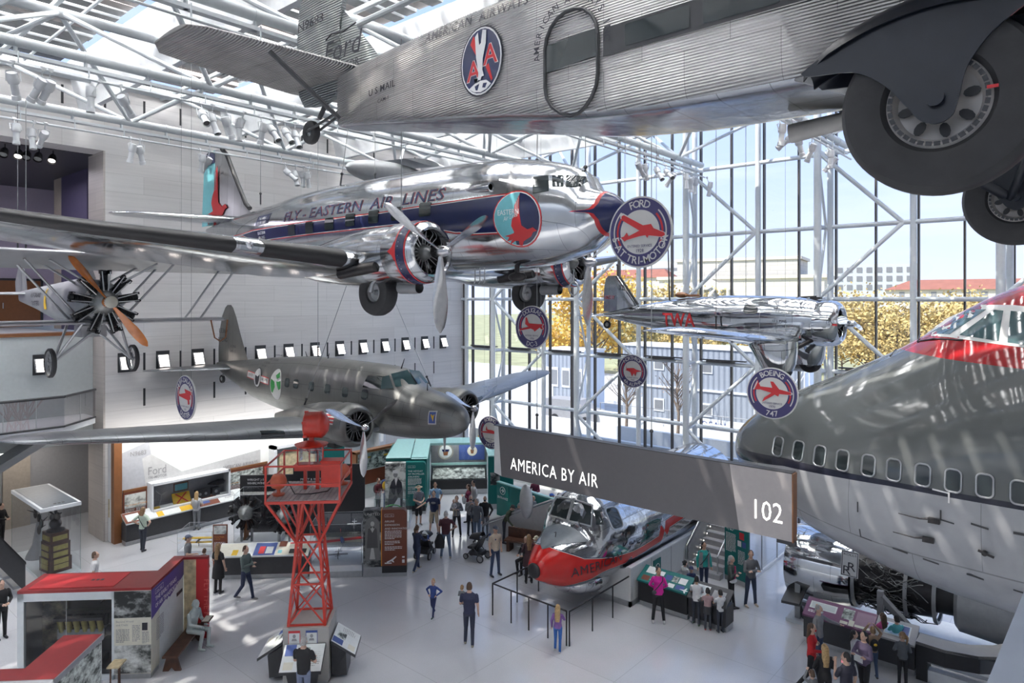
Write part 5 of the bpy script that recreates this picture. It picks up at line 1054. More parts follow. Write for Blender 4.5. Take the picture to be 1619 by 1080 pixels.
M['photo1'] = photo('airfield photograph', seed=1); M['photo2'] = photo('cabin photograph', (.05, .055, .05), (.78, .80, .76), 2.3, .47, 5); M['photo3'] = photo('dark factory photograph', (.015, .018, .02), (.45, .47, .47), 2.0, .56, 9); M['photo4'] = photo('crowd photograph', (.03, .04, .035), (.72, .78, .74), 4.2, .49, 14); M['photo5'] = photo('warm dim photograph', (.02, .018, .014), (.30, .26, .18), 1.8, .55, 21)
M['mural'] = mat('backlit mural', (.80, .82, .80), .6, var=.03, scale=.5, emit=.3); M['mgrey'] = mat('mural grey', (.42, .43, .46), .6, var=.06, emit=.10); M['mgrey2'] = mat('mural lighter grey', (.52, .52, .52), .6, var=.06, emit=.12)
# ---- marble wall exhibit
WX2 = -30.42
t = thing('exhibit_backing', 'white backed wall exhibit with brown end column under the marble wall', 'exhibit', (0, 0, 0))
MB().box((WX+.02, 10.5, 0), (-30.75, 10.56, 4.6)).build('white_end', 'white', t); MB().box((-30.75, 10.5, 0), (WX2, 10.8, 4.4)).build('brown_column', 'copper', t)
MB().box((WX+.02, 10.56, 0), (-30.6, 24.6, 4.15)).build('backing', 'white', t); MB().box((-31.0, 10.48, 1.0), (-30.9, 10.5, 1.75)).build('cabinet_door', 'ply', t)
t = thing('backlit_mural', 'glowing white mural of a grey airplane tail reading Ford Tri-Motor', 'mural', (-30.58, 0, 0))
MB().box((0, 10.82, 2.0), (.03, 24.4, 4.05)).build('light_box', 'mural', t)
def wallpx(pts, x, e): return [(x+e, q.y, q.z) for q in (onX(180+a/5.4, 690+b/5.4, -30.55) for a, b in pts)]
m = MB()
for i, (mi, pts) in enumerate(((0, [(55, 490), (55, 150), (300, 38), (318, 150), (240, 190), (272, 425)]), (1, [(272, 425), (240, 190), (318, 150), (580, 298), (420, 375)]), (1, [(330, 420), (580, 298), (1250, 110), (1250, 290), (910, 300)]))):
    q = wallpx(pts, .035, .002*i); m.prism([(p[1], p[2]) for p in q], fr((.035+.003*i, 0, 0), (0, 1, 0), (0, 0, 1)), .003, mi)
m.build('airplane_print', ['mgrey', 'mgrey2'], t)
def wt(m, s, a, b, w, h, mi=0, off=0): q = onX(180+a/5.4, 690+b/5.4, -30.55); q2 = onX(180+(a+w)/5.4, 690+b/5.4, -30.55); m.txt(s, fr((.05, q.y, q.z), (0, 1, 0), (0, 0, 1)), h, mi, off, width=q2.y-q.y)
m = MB(); wt(m, 'N9683', 135, 172, 140, .26, 0, .012); wt(m, 'Ford', 285, 335, 160, .5); wt(m, 'TRI-MOTOR', 290, 368, 162, .17, 0, .005); wt(m, 'AMERICAN  AIRWAYS', 925, 290, 300, .26, 0, .006); m.build('lettering', 'greytext', t)
t = thing('display_niche', 'white framed glass niche with radio sets under the backlit mural', 'display case', (-30.58, 0, 0))
m = MB().box((0, 11.85, 2.15), (.55, 15.2, 2.25)).box((0, 11.85, 1.05), (.6, 15.2, 1.15)).box((0, 11.8, 1.05), (.55, 11.88, 2.25)).box((0, 15.14, 1.05), (.55, 15.22, 2.25)); m.build('frame', 'white', t)
MB().box((.0, 11.9, 1.15), (.04, 15.14, 2.15)).build('back', 'midgrey', t); MB().quad((.5, 11.9, 1.15), (.5, 15.14, 1.15), (.5, 15.14, 2.15), (.5, 11.9, 2.15)).build('glass_pane', 'glass', t)
def small(name, label, cat, loc, parts, rz=0, group=None):
    t = thing(name, label, cat, loc, rz, group)
    for nm, m, mb in parts: mb.build(nm, m, t)
    return t
small('radio_set', 'black radio set in the wall niche, the larger one', 'radio', (-30.3, 14.05, 1.15), [('case', 'dark', MB().box((-.14, -.3, 0), (.12, .3, .38))), ('dial', 'grey', MB().cyl((.12, -.15, .2), (.14, -.15, .2), .06).cyl((.12, .1, .2), (.14, .1, .2), .06))])
small('radio_set', 'small black radio box at the right of the wall niche', 'radio', (-30.3, 14.62, 1.15), [('case', 'dark', MB().box((-.12, -.15, 0), (.12, .17, .34))), ('dial', 'grey', MB().cyl((.12, 0, .2), (.14, 0, .2), .07))])
small('teal_route_sign', 'small teal sign in an orange frame in the wall niche', 'sign', (-30.53, 12.9, 1.6), [('frame', 'copper', MB().box((0, 0, 0), (.04, .62, .36))), ('board', 'aqua', MB().box((.04, .04, .04), (.05, .58, .32)))])
small('checkerboard_marker', 'yellow and red crossed print on a tilted board in the wall niche', 'print', (-30.2, 12.75, 1.15), [('board', 'yellow', MB().loft([[(0, y, 0), (.04, y, 0), (-.16, y, .42), (-.2, y, .42)] for y in (0, .75)])), ('crosses', 'red', MB().quad((.045, .1, .03), (.045, .18, .03), (-.14, .65, .40), (-.14, .57, .40)).quad((.045, .65, .03), (.045, .57, .03), (-.14, .1, .40), (-.14, .18, .40)))])
small('wire_insect_model', 'spindly silver instrument standing at the left end of the wall niche', 'instrument', (-30.3, 12.2, 1.15), [('stand', 'stainless', MB().cyl((0, 0, 0), (0, .1, .5), .02).cyl((0, .1, .5), (0, -.15, .75), .02).cyl((0, .1, .5), (0, .3, .62), .02)), ('base', 'stainless', MB().cyl((0, 0, 0), (0, 0, .03), .12))])
small('tail_cone', 'dark tapered cone lying in the right end of the wall niche', 'aircraft part', (-30.3, 14.95, 1.7), [('cone', 'bronze', MB().lathe([(0, .02), (.1, .12), (.35, .14), (.8, .03)], (0, .15, 0), (0, -1, 0), 14)), ('bracket', 'grey', MB().cyl((-.2, -.1, 0), (0, -.1, 0), .03))])
def wall_panel(y0, y1, z0, z1, label, ph, group=None):
    t = thing('caption_panel', label, 'panel', (-30.5, y0, 0), pi/2, group); w = y1-y0
    panel(t, 'board', 0, w, z0, z1, 'brown'); panel(t, 'top_trim', 0, w, z1, z1+.1, 'copper', -.02, .3)
    m = MB(); art(m, FR(0, z1-.08), .06, -.62, w*.85, .6, 0); m.build('photograph', ph, t)
    m = MB(); m.txt('The Triumph of Technology', FR(.08, z0+.42, .006), .085, 1, .004); lines(m, FR(.08, z0+.3), w*.38, 4, .05, 0); lines(m, FR(w*.52, z0+.34), w*.38, 5, .05, 0, 3); m.build('lettering', ['text', 'gold'], t)
wall_panel(10.86, 11.84, 1.0, 2.0, 'brown caption panel with a photograph at the left end of the wall niche', 'photo2')
wall_panel(15.3, 17.3, 1.0, 2.05, 'brown caption panel with two pale photographs right of the wall niche', 'photo4')
t = thing('sloping_reading_desk', 'long sloping desk of brown, white and yellow prints below the wall niche', 'reading desk', (-29.72, 10.7, 0), pi/2)
F = rail(t, 0, 8.5, .92, 1.22, .55)
for i, (a, b, mt) in enumerate(((.0, .75, 'brown'), (1.25, 1.5, 'yellow'), (1.5, 2.2, 'print'), (2.2, 2.75, 'yellow'), (2.75, 3.9, 'brown'), (5.5, 7.2, 'brown'))): m = MB(); art(m, F, a, .01, b-a, .6); m.build('print', mt, t)
m = MB(); art(m, F, .1, .1, .5, .4, 0, .008); art(m, F, 3.1, .15, .4, .32, 1, .008); lines(m, fr(F[0]+F[1]*2.85+F[2]*.5, F[1], F[2], F[3]), .3, 6, .05, 0); lines(m, fr(F[0]+F[1]*4.2+F[2]*.5, F[1], F[2], F[3]), .5, 7, .05, 2); m.build('caption', ['print', 'bluep', 'greytext'], t)
t = thing('tall_white_case', 'tall white framed display case with old boards behind the red beacon tower', 'display case', (-30.55, 17.4, 0), pi/2)
m = MB().box((0, -.5, 2.75), (6.4, .0, 2.9)).box((0, -.5, .6), (.16, 0, 2.9)).box((6.3, -.5, .6), (6.4, 0, 2.9)).box((0, -.6, .5), (6.4, 0, .75)); m.build('frame', 'white', t)
MB().box((.1, -.04, .7), (6.3, 0, 2.75)).build('back', 'pale', t); m = MB().box((.4, -.3, 1.0), (2.4, -.1, 2.45)); m.build('old_crate', 'ply', t); MB().box((2.7, -.25, .9), (4.2, -.1, 2.3)).build('green_board', 'teal', t); MB().ell((1.6, -.35, 1.35), (.4, .1, .3)).build('white_chair_back', 'white', t)
t = thing('photo_strip_board', 'orange topped wall of captioned crowd photographs behind the propeller of the dark airliner', 'panel', (-28.2, 20.6, 0), pi/2)
MB().box((0, -.3, 0), (6.4, 0, 2.3)).build('wall', 'print', t); MB().box((-.1, -.4, 2.3), (6.4, 0, 2.42)).build('top_trim', 'copper', t); MB().box((-.1, -.42, 0), (0, 0, 2.4)).build('end_trim', 'copper', t)
m = MB(); art(m, fr((0, -.3, 1.45), (1, 0, 0), (0, 0, 1)), .1, 0, 6.2, .8); m.build('photo_band', 'photo4', t); m = MB()
for k in range(5): art(m, fr((0, -.31, 1.5), (1, 0, 0), (0, 0, 1)), .5+1.2*k, .5-.05*k, .35, .08, 0)
art(m, fr((0, -.31, .7), (1, 0, 0), (0, 0, 1)), .1, 0, 1.9, .7, 1); m.build('captions', ['yellow', 'brown'], t)
# colourful posters seen over the teal case
t = thing('poster_board', 'bright board of yellow and red poster art beyond the dark nose', 'poster', (-27.3, 28.5, 0)); MB().box((0, 0, 0), (7, .08, 2.55)).build('board', 'print', t); m = MB(); rd = random.Random(4)
for k in range(16): art(m, FR(0, 1.9), .2+.42*k, rd.uniform(0, .2), .34, rd.uniform(.2, .42), k % 3)
m.build('poster_art', ['yellow', 'red', 'bluep'], t)
# ---- glass case with the yellow biplane, tall glass case, small brown panel
t = ex45('low_glass_case', 'low glass case with a yellow model airplane near the seated visitors', 'display case', -10.9, 27.2)
MB().box((0, 0, 0), (1.3, 1.2, .25)).build('plinth', 'white', t); glassbox(t, 0, 0, .25, 1.3, 1.2, 1.0); MB().box((1.32, 0, 0), (1.55, .1, 1.05)).build('caption_post', 'cream', t); MB().box((1.36, -.01, .5), (1.5, .0, .7)).build('caption', 'brown', t)
small('model_biplane', 'yellow model airplane inside the low glass case', 'model airplane', P45(-10.3, 27.75, .26), [('fuselage', 'dark', MB().lathe([(0, .02), (.1, .05), (.6, .02)], (-.3, 0, .25), (1, 0, 0), 10)), ('wing', 'yellow', MB().box((-.12, -.6, .30), (.05, .6, .33))), ('lower_wing', 'yellow', MB().box((-.12, -.5, .14), (.05, .5, .16))), ('stand', 'grey', MB().cyl((0, 0, 0), (0, 0, .25), .015))], radians(-45))
t = ex45('tall_glass_case', 'tall clear case in front of the wall desk with a slanted brown board', 'display case', -9.0, 27.9); MB().box((0, 0, 0), (1.7, 1.2, .3)).build('plinth', 'white', t); glassbox(t, 0, 0, .3, 1.7, 1.2, 2.2)
small('slanted_board', 'orange brown slanted board standing inside the tall clear case', 'panel', P45(-8.7, 28.4, .31), [('board', 'copper', MB().loft([[(x, -.25, 0), (x, .25, 0), (x, .25, 1.3), (x, -.25, 1.15)] for x in (0, .06)])), ('foot', 'dark', MB().box((-.1, -.25, 0), (.16, .25, .03)))], radians(45))
t = ex45('brown_caption_stand', 'upright brown caption stand with a pale photograph beside the first radial engine', 'panel', -9.25, 26.3)
panel(t, 'board', 0, .52, 0, 1.55, 'brown'); m = MB(); art(m, FR(0, 1.2), .03, 0, .46, .32); m.build('photograph', 'photo2', t); m = MB(); m.txt('Getting People', FR(.05, 1.08, .006), .06, 1).txt('in the Air', FR(.05, 1.0, .006), .06, 1); lines(m, FR(.05, .88), .4, 9, .045, 0); m.build('lettering', ['text', 'gold'], t)
# ---- radial engines on stands and the black wall
def stand_engine(a, b, z, label):
    t = ex45('radial_engine', label, 'engine', a, b, 'radial engines on stands')
    for s in (-1, 1): MB().cyl((s*.2, .15, 0), (s*.2, .15, z-.1), .05).build('stand_leg', 'grey', t)
    MB().box((-.4, -.1, 0), (.4, .45, .08)).build('stand_base', 'grey', t)
    e = MB().lathe([(.45, .34), (.05, .34), (-.1, .26), (-.2, .2), (-.27, .06), (-.3, .001)], (0, 0, z), (0, 1, 0), 20).build('crankcase', 'enginegrey', t)
    c = MB(); prof = [(.26, .09)]; k = .3
    while k < .56: prof += [(k, .09), (k+.004, .12), (k+.014, .12), (k+.02, .09)]; k += .036
    prof += [(.6, .1), (.66, .07), (.67, .001)]; c.lathe(prof, (0, 0, 0), (0, 0, 1), 10).cyl((-.06, -.12, .3), (-.11, -.12, .66), .02).cyl((.06, -.12, .3), (.11, -.12, .66), .02).box((-.15, -.16, .6), (-.05, .05, .68)).box((.05, -.16, .6), (.15, .05, .68))
    c0 = c.build('cylinder', 'engine', e); c0.location = (0, .12, z)
    for i in range(1, 9): d = dup(c0, e); d.rotation_euler = (0, 2*pi*i/9, 0)
    return t
stand_engine(-8.55, 27.9, 1.42, 'black radial engine on a stand left of the red beacon tower'); stand_engine(-7.0, 27.6, 1.32, 'black radial engine half hidden behind the red tower braces')
t = ex45('black_backdrop', 'tall black wall lettered Wright J-5 Whirlwind behind the radial engines', 'wall panel', -9.3, 29.6); panel(t, 'panel', 0, 2.2, 0, 2.55, 'black', 0, .1); panel(t, 'panel', 2.2, 5.2, 0, 2.95, 'black', -.02, .1)
m = MB(); m.txt('WRIGHT J-5', FR(.3, 2.32, .006), .13, 0, .006).txt('WHIRLWIND', FR(.3, 2.17, .006), .13, 0, .006).txt('PRATT & WHITNEY', FR(2.5, 2.3, .03), .13, 0, .006).txt('WASP', FR(2.9, 2.15, .03), .13, 0, .006); m.build('lettering', 'text', t)
t = ex45('engine_plinth', 'low white plinth under the radial engines', 'plinth', -9.2, 26.6); MB().box((0, .6, 0), (4.4, 2.6, .07)).build('platform', 'white', t)
for o in C.objects:
    if o.get('category') == 'engine': o.location.z = .07
# ---- long reading desk with model plane case, photo panel and airline panel: one front line at b = 24.85
t = ex45('engine_reading_desk', 'black based reading desk with blue and cream prints in front of the radial engines', 'reading desk', -8.65, 24.9)
F = rail(t, 0, 3.2, .86, 1.12, .62)
for a, w, mt in ((0, .95, 'cream'), (.95, .0, 'cream'), (1.25, .75, 'bluep'), (2.02, 1.15, 'cream')):
    if w: m = MB(); art(m, F, a, .02, w, .62); m.build('print', mt, t)
m = MB(); art(m, F, 1.42, .1, .2, .36, 0, .009); art(m, F, 1.66, .1, .25, .34, 3, .009); art(m, F, 2.08, .42, .26, .28, 1, .012); art(m, F, 2.1, .1, .14, .16, 5, .009); art(m, F, 2.5, .08, .6, .22, 4, .009); art(m, F, .5, .05, .2, .26, 2, .009); art(m, F, 2.45, .56, .2, .06, 0, .009)
lines(m, fr(F[0]+F[1]*2.45+F[2]*.5, F[1], F[2], F[3]), .6, 3, .05, 6); m.build('pictures', ['red', 'brown', 'yellow', 'print', 'bronze', 'aqua', 'greytext'], t)
t = ex45('model_plane_case', 'glass case with a red winged model plane right of the beacon tower', 'display case', -5.4, 24.9)
MB().box((0, 0, 0), (1.85, 1.5, .22)).build('plinth', 'stainless', t); MB().box((0, 0, .22), (1.85, 1.5, .42)).build('base', 'white', t); glassbox(t, .02, .02, .42, 1.83, 1.48, 1.9); MB().box((.05, .4, 1.32), (1.8, 1.45, 1.36)).box((.05, .4, .95), (1.8, 1.45, .98)).build('shelf', 'acrylic', t); MB().box((.05, .8, .98), (1.8, 1.0, 1.3)).build('back_card', 'cream', t)
def model_plane(loc, rz, label, wm, fm, span, L_):
    return small('model_airplane', label, 'model airplane', loc, [('fuselage', fm, MB().lathe([(0, .01), (L_*.1, L_*.06), (L_*.35, L_*.075), (L_*.8, L_*.03), (L_, .01)], (L_*.4, 0, .2), (-1, 0, 0), 14)), ('wing', wm, MB().box((-L_*.08, -span/2, .18), (L_*.12, span/2, .205))), ('tailplane', wm, MB().box((-L_*.6, -span*.18, .2), (-L_*.48, span*.18, .215)).box((-L_*.6, -.008, .2), (-L_*.48, .008, .2+L_*.2))), ('propeller', 'grey', MB().box((L_*.4, -.1, .19), (L_*.41, .1, .21)).box((L_*.4, -.01, .1), (L_*.41, .01, .3))), ('stand', 'grey', MB().cyl((0, 0, 0), (0, 0, .2), .012))], rz)
model_plane(P45(-4.35, 25.45, .98), radians(-30), 'red winged model plane on the shelf of the glass case beside the tower', 'red', 'bluep', 1.5, 1.0); model_plane(P45(-4.5, 25.5, .43), radians(-40), 'dark model plane low in the glass case beside the tower', 'grey', 'bronze', .7, .5); model_plane(P45(-4.0, 26.0, 1.37), radians(-40), 'tiny white model plane on the top glass shelf beside the tower', 'white', 'white', .5, .45)
t = ex45('stewardess_panel', 'tall black and white photograph panel of a woman in a cape', 'panel', -3.5, 24.85)
panel(t, 'board', 0, .66, .36, 2.4, 'photo3', 0, .4); panel(t, 'base', 0, .66, 0, .36, 'stainless', .02, .4)
m = MB(); F = FR(.33, .5, .006); m.prism(oval(0, 1.35, .26, .32, 20, 0, 180)+[(-.26, .1), (.26, .1)], F, .004, 2); m.prism([(-.2, .55), (-.16, 1.22), (-.06, 1.32), (.06, 1.32), (.16, 1.22), (.2, .55)], FR(.33, .5, .012), .004, 0); m.prism(oval(0, 1.42, .07, .09, 16), FR(.33, .5, .016), .004, 1); m.prism([(-.1, .15), (-.04, .55), (.04, .55), (.1, .15)], FR(.33, .5, .014), .004, 1); m.prism([(-.05, 1.24), (0, 1.32), (.05, 1.24), (.1, 1.3), (0, 1.1), (-.1, 1.3)], FR(.33, .5, .018), .003, 1); m.txt('UNITED', FR(.05, 2.22, .006), .13, 1, .0, width=.55); m.build('photo_figure', [mat('photo dark grey', (.09, .09, .09), .6), mat('photo light grey', (.55, .55, .53), .6), mat('photo mid grey', (.2, .2, .2), .6)], t)
def expanel(name, label, a, b, w, h, m0, edge, date, title, fs_, logo=None, dpt=.3):
    t = ex45(name, label, 'panel', a, b)
    r = .16; poly = [(0, .4), (w, .4), (w, h-r)]+[(w-r+r*cos(radians(q)), h-r+r*sin(radians(q))) for q in range(15, 91, 15)]+[(0, h)]
    MB().prism(poly, fr((0, dpt, 0), (1, 0, 0), (0, 0, 1)), dpt).build('board', m0, t); MB().box((0, .02, .14), (w, dpt, .4)).build('apron', 'black', t); MB().box((0, .04, 0), (w, dpt, .14)).build('plinth', 'stainless', t)
    if edge: MB().box((-.03, 0, .4), (0, dpt, h)).build('edge_strip', edge, t)
    m = MB(); x0, x1, z0, z1 = .1, .1+w*.36, h-.26, h-.16
    for a_, b_ in (((x0, z0), (x1, z0+.008)), ((x0, z1), (x1, z1+.008)), ((x0, z0), (x0+.008, z1)), ((x1, z0), (x1+.008, z1))): art(m, FR(0, 0), a_[0], a_[1], b_[0]-a_[0], b_[1]-a_[1])
    m.txt(date, FR((x0+x1)/2, z0+.03, .006), .05, 0, .002, 'c')
    for k, s in enumerate(title): m.txt(s, FR(.1, h-.45-.13*k, .006), fs_, 0, .008)
    lines(m, FR(.1, h-.78), w*.68, 6, .055, 0, 2); lines(m, FR(.1, h-1.15), w*.62, 3, .055, 0, 4); lines(m, FR(.1, h-1.35), w*.7, 3, .055, 0, 5)
    if logo == 'plane': m.prism([(-.17, -.07), (-.02, .0), (.16, .13), (.18, .1), (.06, -.02), (.1, -.09), (.07, -.1), (.0, -.05), (-.15, -.11)], fr((.34, -.004, .62), (1, 0, 0), (0, 0, 1)), .003); art(m, FR(0, 0), w-.16, .5, .09, .12); art(m, FR(0, 0), w-.16, .68, .09, .06); art(m, FR(0, 0), .1, .48, .25, .04)
    m.build('lettering', 'text', t); return t
expanel('airline_expansion_panel', 'rounded brown panel headed Airline Expansion and Innovation', -2.83, 24.82, .88, 2.42, 'brown', 'gold', '1927 - 1941', ('AIRLINE', 'EXPANSION', 'AND INNOVATION'), .098, 'plane')
t = ex45('dome_glass_case', 'low glass case with a white winged object behind the brown airline panel', 'display case', -3.75, 30.0); MB().box((0, 0, 0), (1.5, 1.7, .3)).build('plinth', 'white', t); glassbox(t, 0, 0, .3, 1.5, 1.7, 1.3, 'glassgreen')
small('white_sail_model', 'white sail-like model wing inside the low glass case behind the brown panel', 'model airplane', P45(-3.0, 30.8, .31), [('sail', 'white', MB().loft([[(-.3, -.02, 0), (.3, -.02, 0), (.3, .02, 0), (-.3, .02, 0)], [(.2, -.01, .8), (.3, -.01, .8), (.3, .01, .8), (.2, .01, .8)]])), ('ring', 'green', MB().tube([(.55*cos(k*pi/10), 0, .5*sin(k*pi/10)) for k in range(11)], .03, 6))], radians(45))
# ---- teal exhibits
expanel('propeller_era_panel', 'rounded teal panel headed The Heyday of Propeller Airliners', -2.55, 31.95, .92, 2.42, 'teal', None, '1941 - 1958', ('THE HEYDAY', 'OF PROPELLER', 'AIRLINERS'), .115)
t = ex45('officer_photo_panel', 'large black and white photograph panel of an airline captain in dark uniform', 'panel', -3.5, 31.95)
panel(t, 'board', 0, .94, .3, 2.4, 'photo2', 0, .3); panel(t, 'base', 0, .94, 0, .3, 'stainless', .02, .28); m = MB(); m.prism([(.12, .32), (.2, 1.2), (.3, 1.55), (.42, 1.68), (.6, 1.68), (.76, 1.5), (.82, 1.1), (.8, .32)], FR(0, 0, .006), .004, 0); m.prism(oval(.48, 1.86, .1, .13, 16), FR(0, 0, .008), .004, 1); m.prism([(.34, 1.93), (.36, 2.06), (.5, 2.1), (.62, 2.02), (.62, 1.92)], FR(0, 0, .012), .004, 2); m.prism([(.44, 1.66), (.52, 1.74), (.58, 1.66), (.5, 1.35)], FR(0, 0, .012), .004, 2); m.txt('MURPHY ST', FR(.04, 2.24, .006), .15, 0, .01, width=.86); m.build('photo_figure', ['ink', 'greytext', 'text'], t)
t = ex45('teal_canopy_block', 'teal exhibit block with pale sloping roof panels behind the captain photograph', 'exhibit', -3.5, 32.3)
MB().box((0, 0, .2), (1.9, 3.2, 2.55)).build('walls', 'teal', t); MB().box((.02, .02, 0), (1.88, 3.18, .2)).build('plinth', 'stainless', t); MB().loft([[(0, -.05, 2.56), (1.15, -.05, 2.56), (1.15, 0, 2.6), (0, 0, 2.6)], [(.25, 3.2, 2.75), (1.15, 3.2, 2.75), (1.15, 3.2, 2.8), (.25, 3.2, 2.8)]]).build('roof_panel', 'tealpale', t); MB().loft([[(1.18, -.05, 2.5), (1.95, -.05, 2.5), (1.95, 0, 2.54), (1.18, 0, 2.54)], [(1.18, 3.2, 2.75), (1.95, 3.2, 2.75), (1.95, 3.2, 2.8), (1.18, 3.2, 2.8)]]).build('roof_panel', 'tealpale', t)
t = ex45('department_seal_case', 'long glass case with a round seal and blue flag on its back wall', 'display case', -1.55, 35.0)
MB().box((0, .1, 0), (2.9, 1.3, .28)).build('plinth', 'stainless', t); MB().box((0, 0, .28), (2.9, 1.3, .75)).build('base', 'black', t); MB().box((0, 1.2, .75), (2.9, 1.3, 2.6)).build('back_wall', 'midgrey', t); MB().box((-.05, -.05, 2.55), (2.95, 1.3, 2.66)).box((0, 1.1, 1.25), (2.9, 1.2, 1.36)).build('top_frame', 'tealpale', t); glassbox(t, .02, .02, .75, 2.88, 1.19, 2.55, 'glassgreen')
lamp('case_fill', 'AREA', P45(-.1, 35.6, 2.5), (0, 0, 0), 45, (1, 1, .97), size=2)  # added fill lamp under the case top, brightens the dim interior
m = MB().loft([[(x, .1, .78), (x, 1.1, 1.1), (x, 1.1, 1.12), (x, .1, .80)] for x in (.1, 2.8)]); m.build('print_desk', 'photo4', t)
m = MB(); c = (.75, 1.95)
m.prism(oval(c[0], c[1], .42, .42), fr((0, 1.195, 0), (1, 0, 0), (0, 0, 1)), .005, 0); m.prism(oval(c[0], c[1], .34, .34), fr((0, 1.188, 0), (1, 0, 0), (0, 0, 1)), .004, 1); m.prism([(c[0]-.16, c[1]+.1), (c[0]+.16, c[1]+.1), (c[0]+.1, c[1]-.2), (c[0]-.1, c[1]-.2)], fr((0, 1.182, 0), (1, 0, 0), (0, 0, 1)), .004, 2); m.prism([(c[0]-.2, c[1]+.12), (c[0]+.2, c[1]+.12), (c[0]+.16, c[1]), (c[0]-.16, c[1])], fr((0, 1.178, 0), (1, 0, 0), (0, 0, 1)), .004, 3); m.build('round_seal', ['cream', 'pale', 'copper', 'navy'], t)
m = MB().box((1.45, 1.17, 1.5), (2.8, 1.19, 2.45)); c = (2.15, 1.97); m.prism(oval(c[0], c[1], .26, .26), fr((0, 1.168, 0), (1, 0, 0), (0, 0, 1)), .004, 1); m.prism([(c[0]-.1, c[1]+.08), (c[0]+.1, c[1]+.08), (c[0]+.06, c[1]-.14), (c[0]-.06, c[1]-.14)], fr((0, 1.162, 0), (1, 0, 0), (0, 0, 1)), .004, 2); m.build('blue_flag', ['bluep', 'cream', 'copper'], t)
t = ex45('teal_column_panel', 'tall teal column panel with a small photograph beside the round sign', 'panel', 1.3, 32.45); panel(t, 'board', 0, 1.2, .25, 2.5, 'teal', 0, .5); panel(t, 'plinth', 0, 1.2, 0, .25, 'stainless', .02, .46); MB().loft([[(0, 0, 2.5), (1.2, 0, 2.5), (1.2, 0, 2.55), (0, 0, 2.55)], [(-.3, 1.6, 3.3), (1.2, 1.6, 3.3), (1.2, 1.6, 3.35), (-.3, 1.6, 3.35)]]).build('pale_canopy', 'tealpale', t); m = MB(); art(m, FR(0, 1.15), .1, 0, .45, .6); m.build('photograph', 'photo3', t)
t = thing('entrance_screen', 'teal entrance wall with a round arrow at the head of the ramp', 'wall panel', (-21.2, 23.55, 0), radians(-8))
MB().box((0, 0, 0), (4.6, .14, 1.5)).build('wall', 'teal', t); MB().box((0, -.01, 1.5), (4.6, .16, 1.55)).build('cap', 'tealpale', t); MB().box((.05, -.02, .75), (.85, 0, 1.45)).build('sign_plate', 'teal', t)
m = MB(); m.tube([(.45+.17*cos(k*pi/12), -.03, 1.2+.17*sin(k*pi/12)) for k in range(25)], .014, 5); m.prism([(-.1, -.02), (.02, -.02), (-.03, -.08), (0, -.1), (.1, 0), (0, .1), (-.03, .08), (.02, .02), (-.1, .02)], fr((.45, -.024, 1.2), (1, 0, 0), (0, 0, 1)), .004); m.txt('ENTRANCE', FR(.45, .82, .026), .15, 0, .004, 'c', width=.72); m.build('entrance_sign', 'text', t)
# ---- ramp wall, bench, white wall under the polished nose, barrier
t = thing('ramp_parapet', 'grey ramp wall with sloping stainless handrail beside the brown bench', 'wall panel', (-19.1, 20.75, 0), radians(16))
MB().prism([(0, 0), (4.1, 0), (4.1, 1.95), (2.75, 1.95), (0, .75)], fr((0, .1, 0), (1, 0, 0), (0, 0, 1)), .12).build('wall', 'midgrey', t); MB().tube([(-.35, .05, .55), (0, .05, .82), (2.75, .05, 2.02), (4.1, .05, 2.02)], .045, 8).build('handrail', 'stainless', t); MB().box((-.5, .02, 0), (0, .08, .6)).build('end_glass', 'acrylic', t)
t = thing('slatted_bench', 'dark brown bench with white end plates under the grey ramp wall', 'bench', (-17.9, 20.3, 0), radians(16)); MB().box((0, 0, .40), (2.6, .5, .47)).build('seat', 'wood', t); MB().box((0, .42, .47), (2.6, .5, .85)).build('backrest', 'wood', t)
for x in (.1, 1.3, 2.4): MB().box((x, .03, 0), (x+.12, .45, .40)).build('leg', 'wood', t)
t = thing('nose_cradle_screen', 'white panelled wall with stainless plinth under the red-nosed airliner', 'wall panel', (0, 0, 0))
MB().box((-11.62, 19.41, .2), (-11.5, 27.5, 1.25)).prism([(-14.6, .2), (-11.5, .2), (-11.5, 1.28), (-11.9, 1.18), (-12.45, .76), (-13.06, .58), (-13.67, .76), (-14.2, 1.18), (-14.6, 1.28)], fr((0, 19.4, 0), (1, 0, 0), (0, 0, 1)), .15).build('panels', 'offwhite', t); MB().box((-11.6, 19.27, 0), (-11.52, 27.5, .2)).box((-14.6, 19.27, 0), (-11.52, 19.38, .2)).build('plinth', 'stainless', t); MB().loft([[(-11.66, y, 1.25), (-11.48, y, 1.25), (-11.48, y, 1.29), (-11.66, y, 1.29)] for y in (19.25, 27.5)]).build('ledge', 'white', t)
for y in (20.6, 22.0, 23.6): MB().box((-11.505, y, .2), (-11.495, y+.02, 1.25)).build('joint', 'grey', t)
t = thing('audio_sign', 'small teal pictogram sign on the white wall under the airliner nose', 'sign', (-11.49, 20.7, .45)); MB().box((0, 0, 0), (.03, .5, .65)).build('plate', 'teal', t); MB().tube([(.04, .25+.12*cos(k*pi/8), .38+.12*sin(k*pi/8)) for k in range(9)], .012, 5).box((.03, .1, .25), (.036, .4, .31)).build('pictogram', 'text', t)
MB_ = [(-11.57, 19.4), (-11.57, 18.29), (-11.57, 17.16), (-11.57, 15.98)]; MBL = [(-11.65, 15.95), (-12.33, 15.95), (-13.06, 15.95), (-13.76, 15.95), (-14.55, 15.97), (-14.55, 17.17), (-14.55, 18.3)]
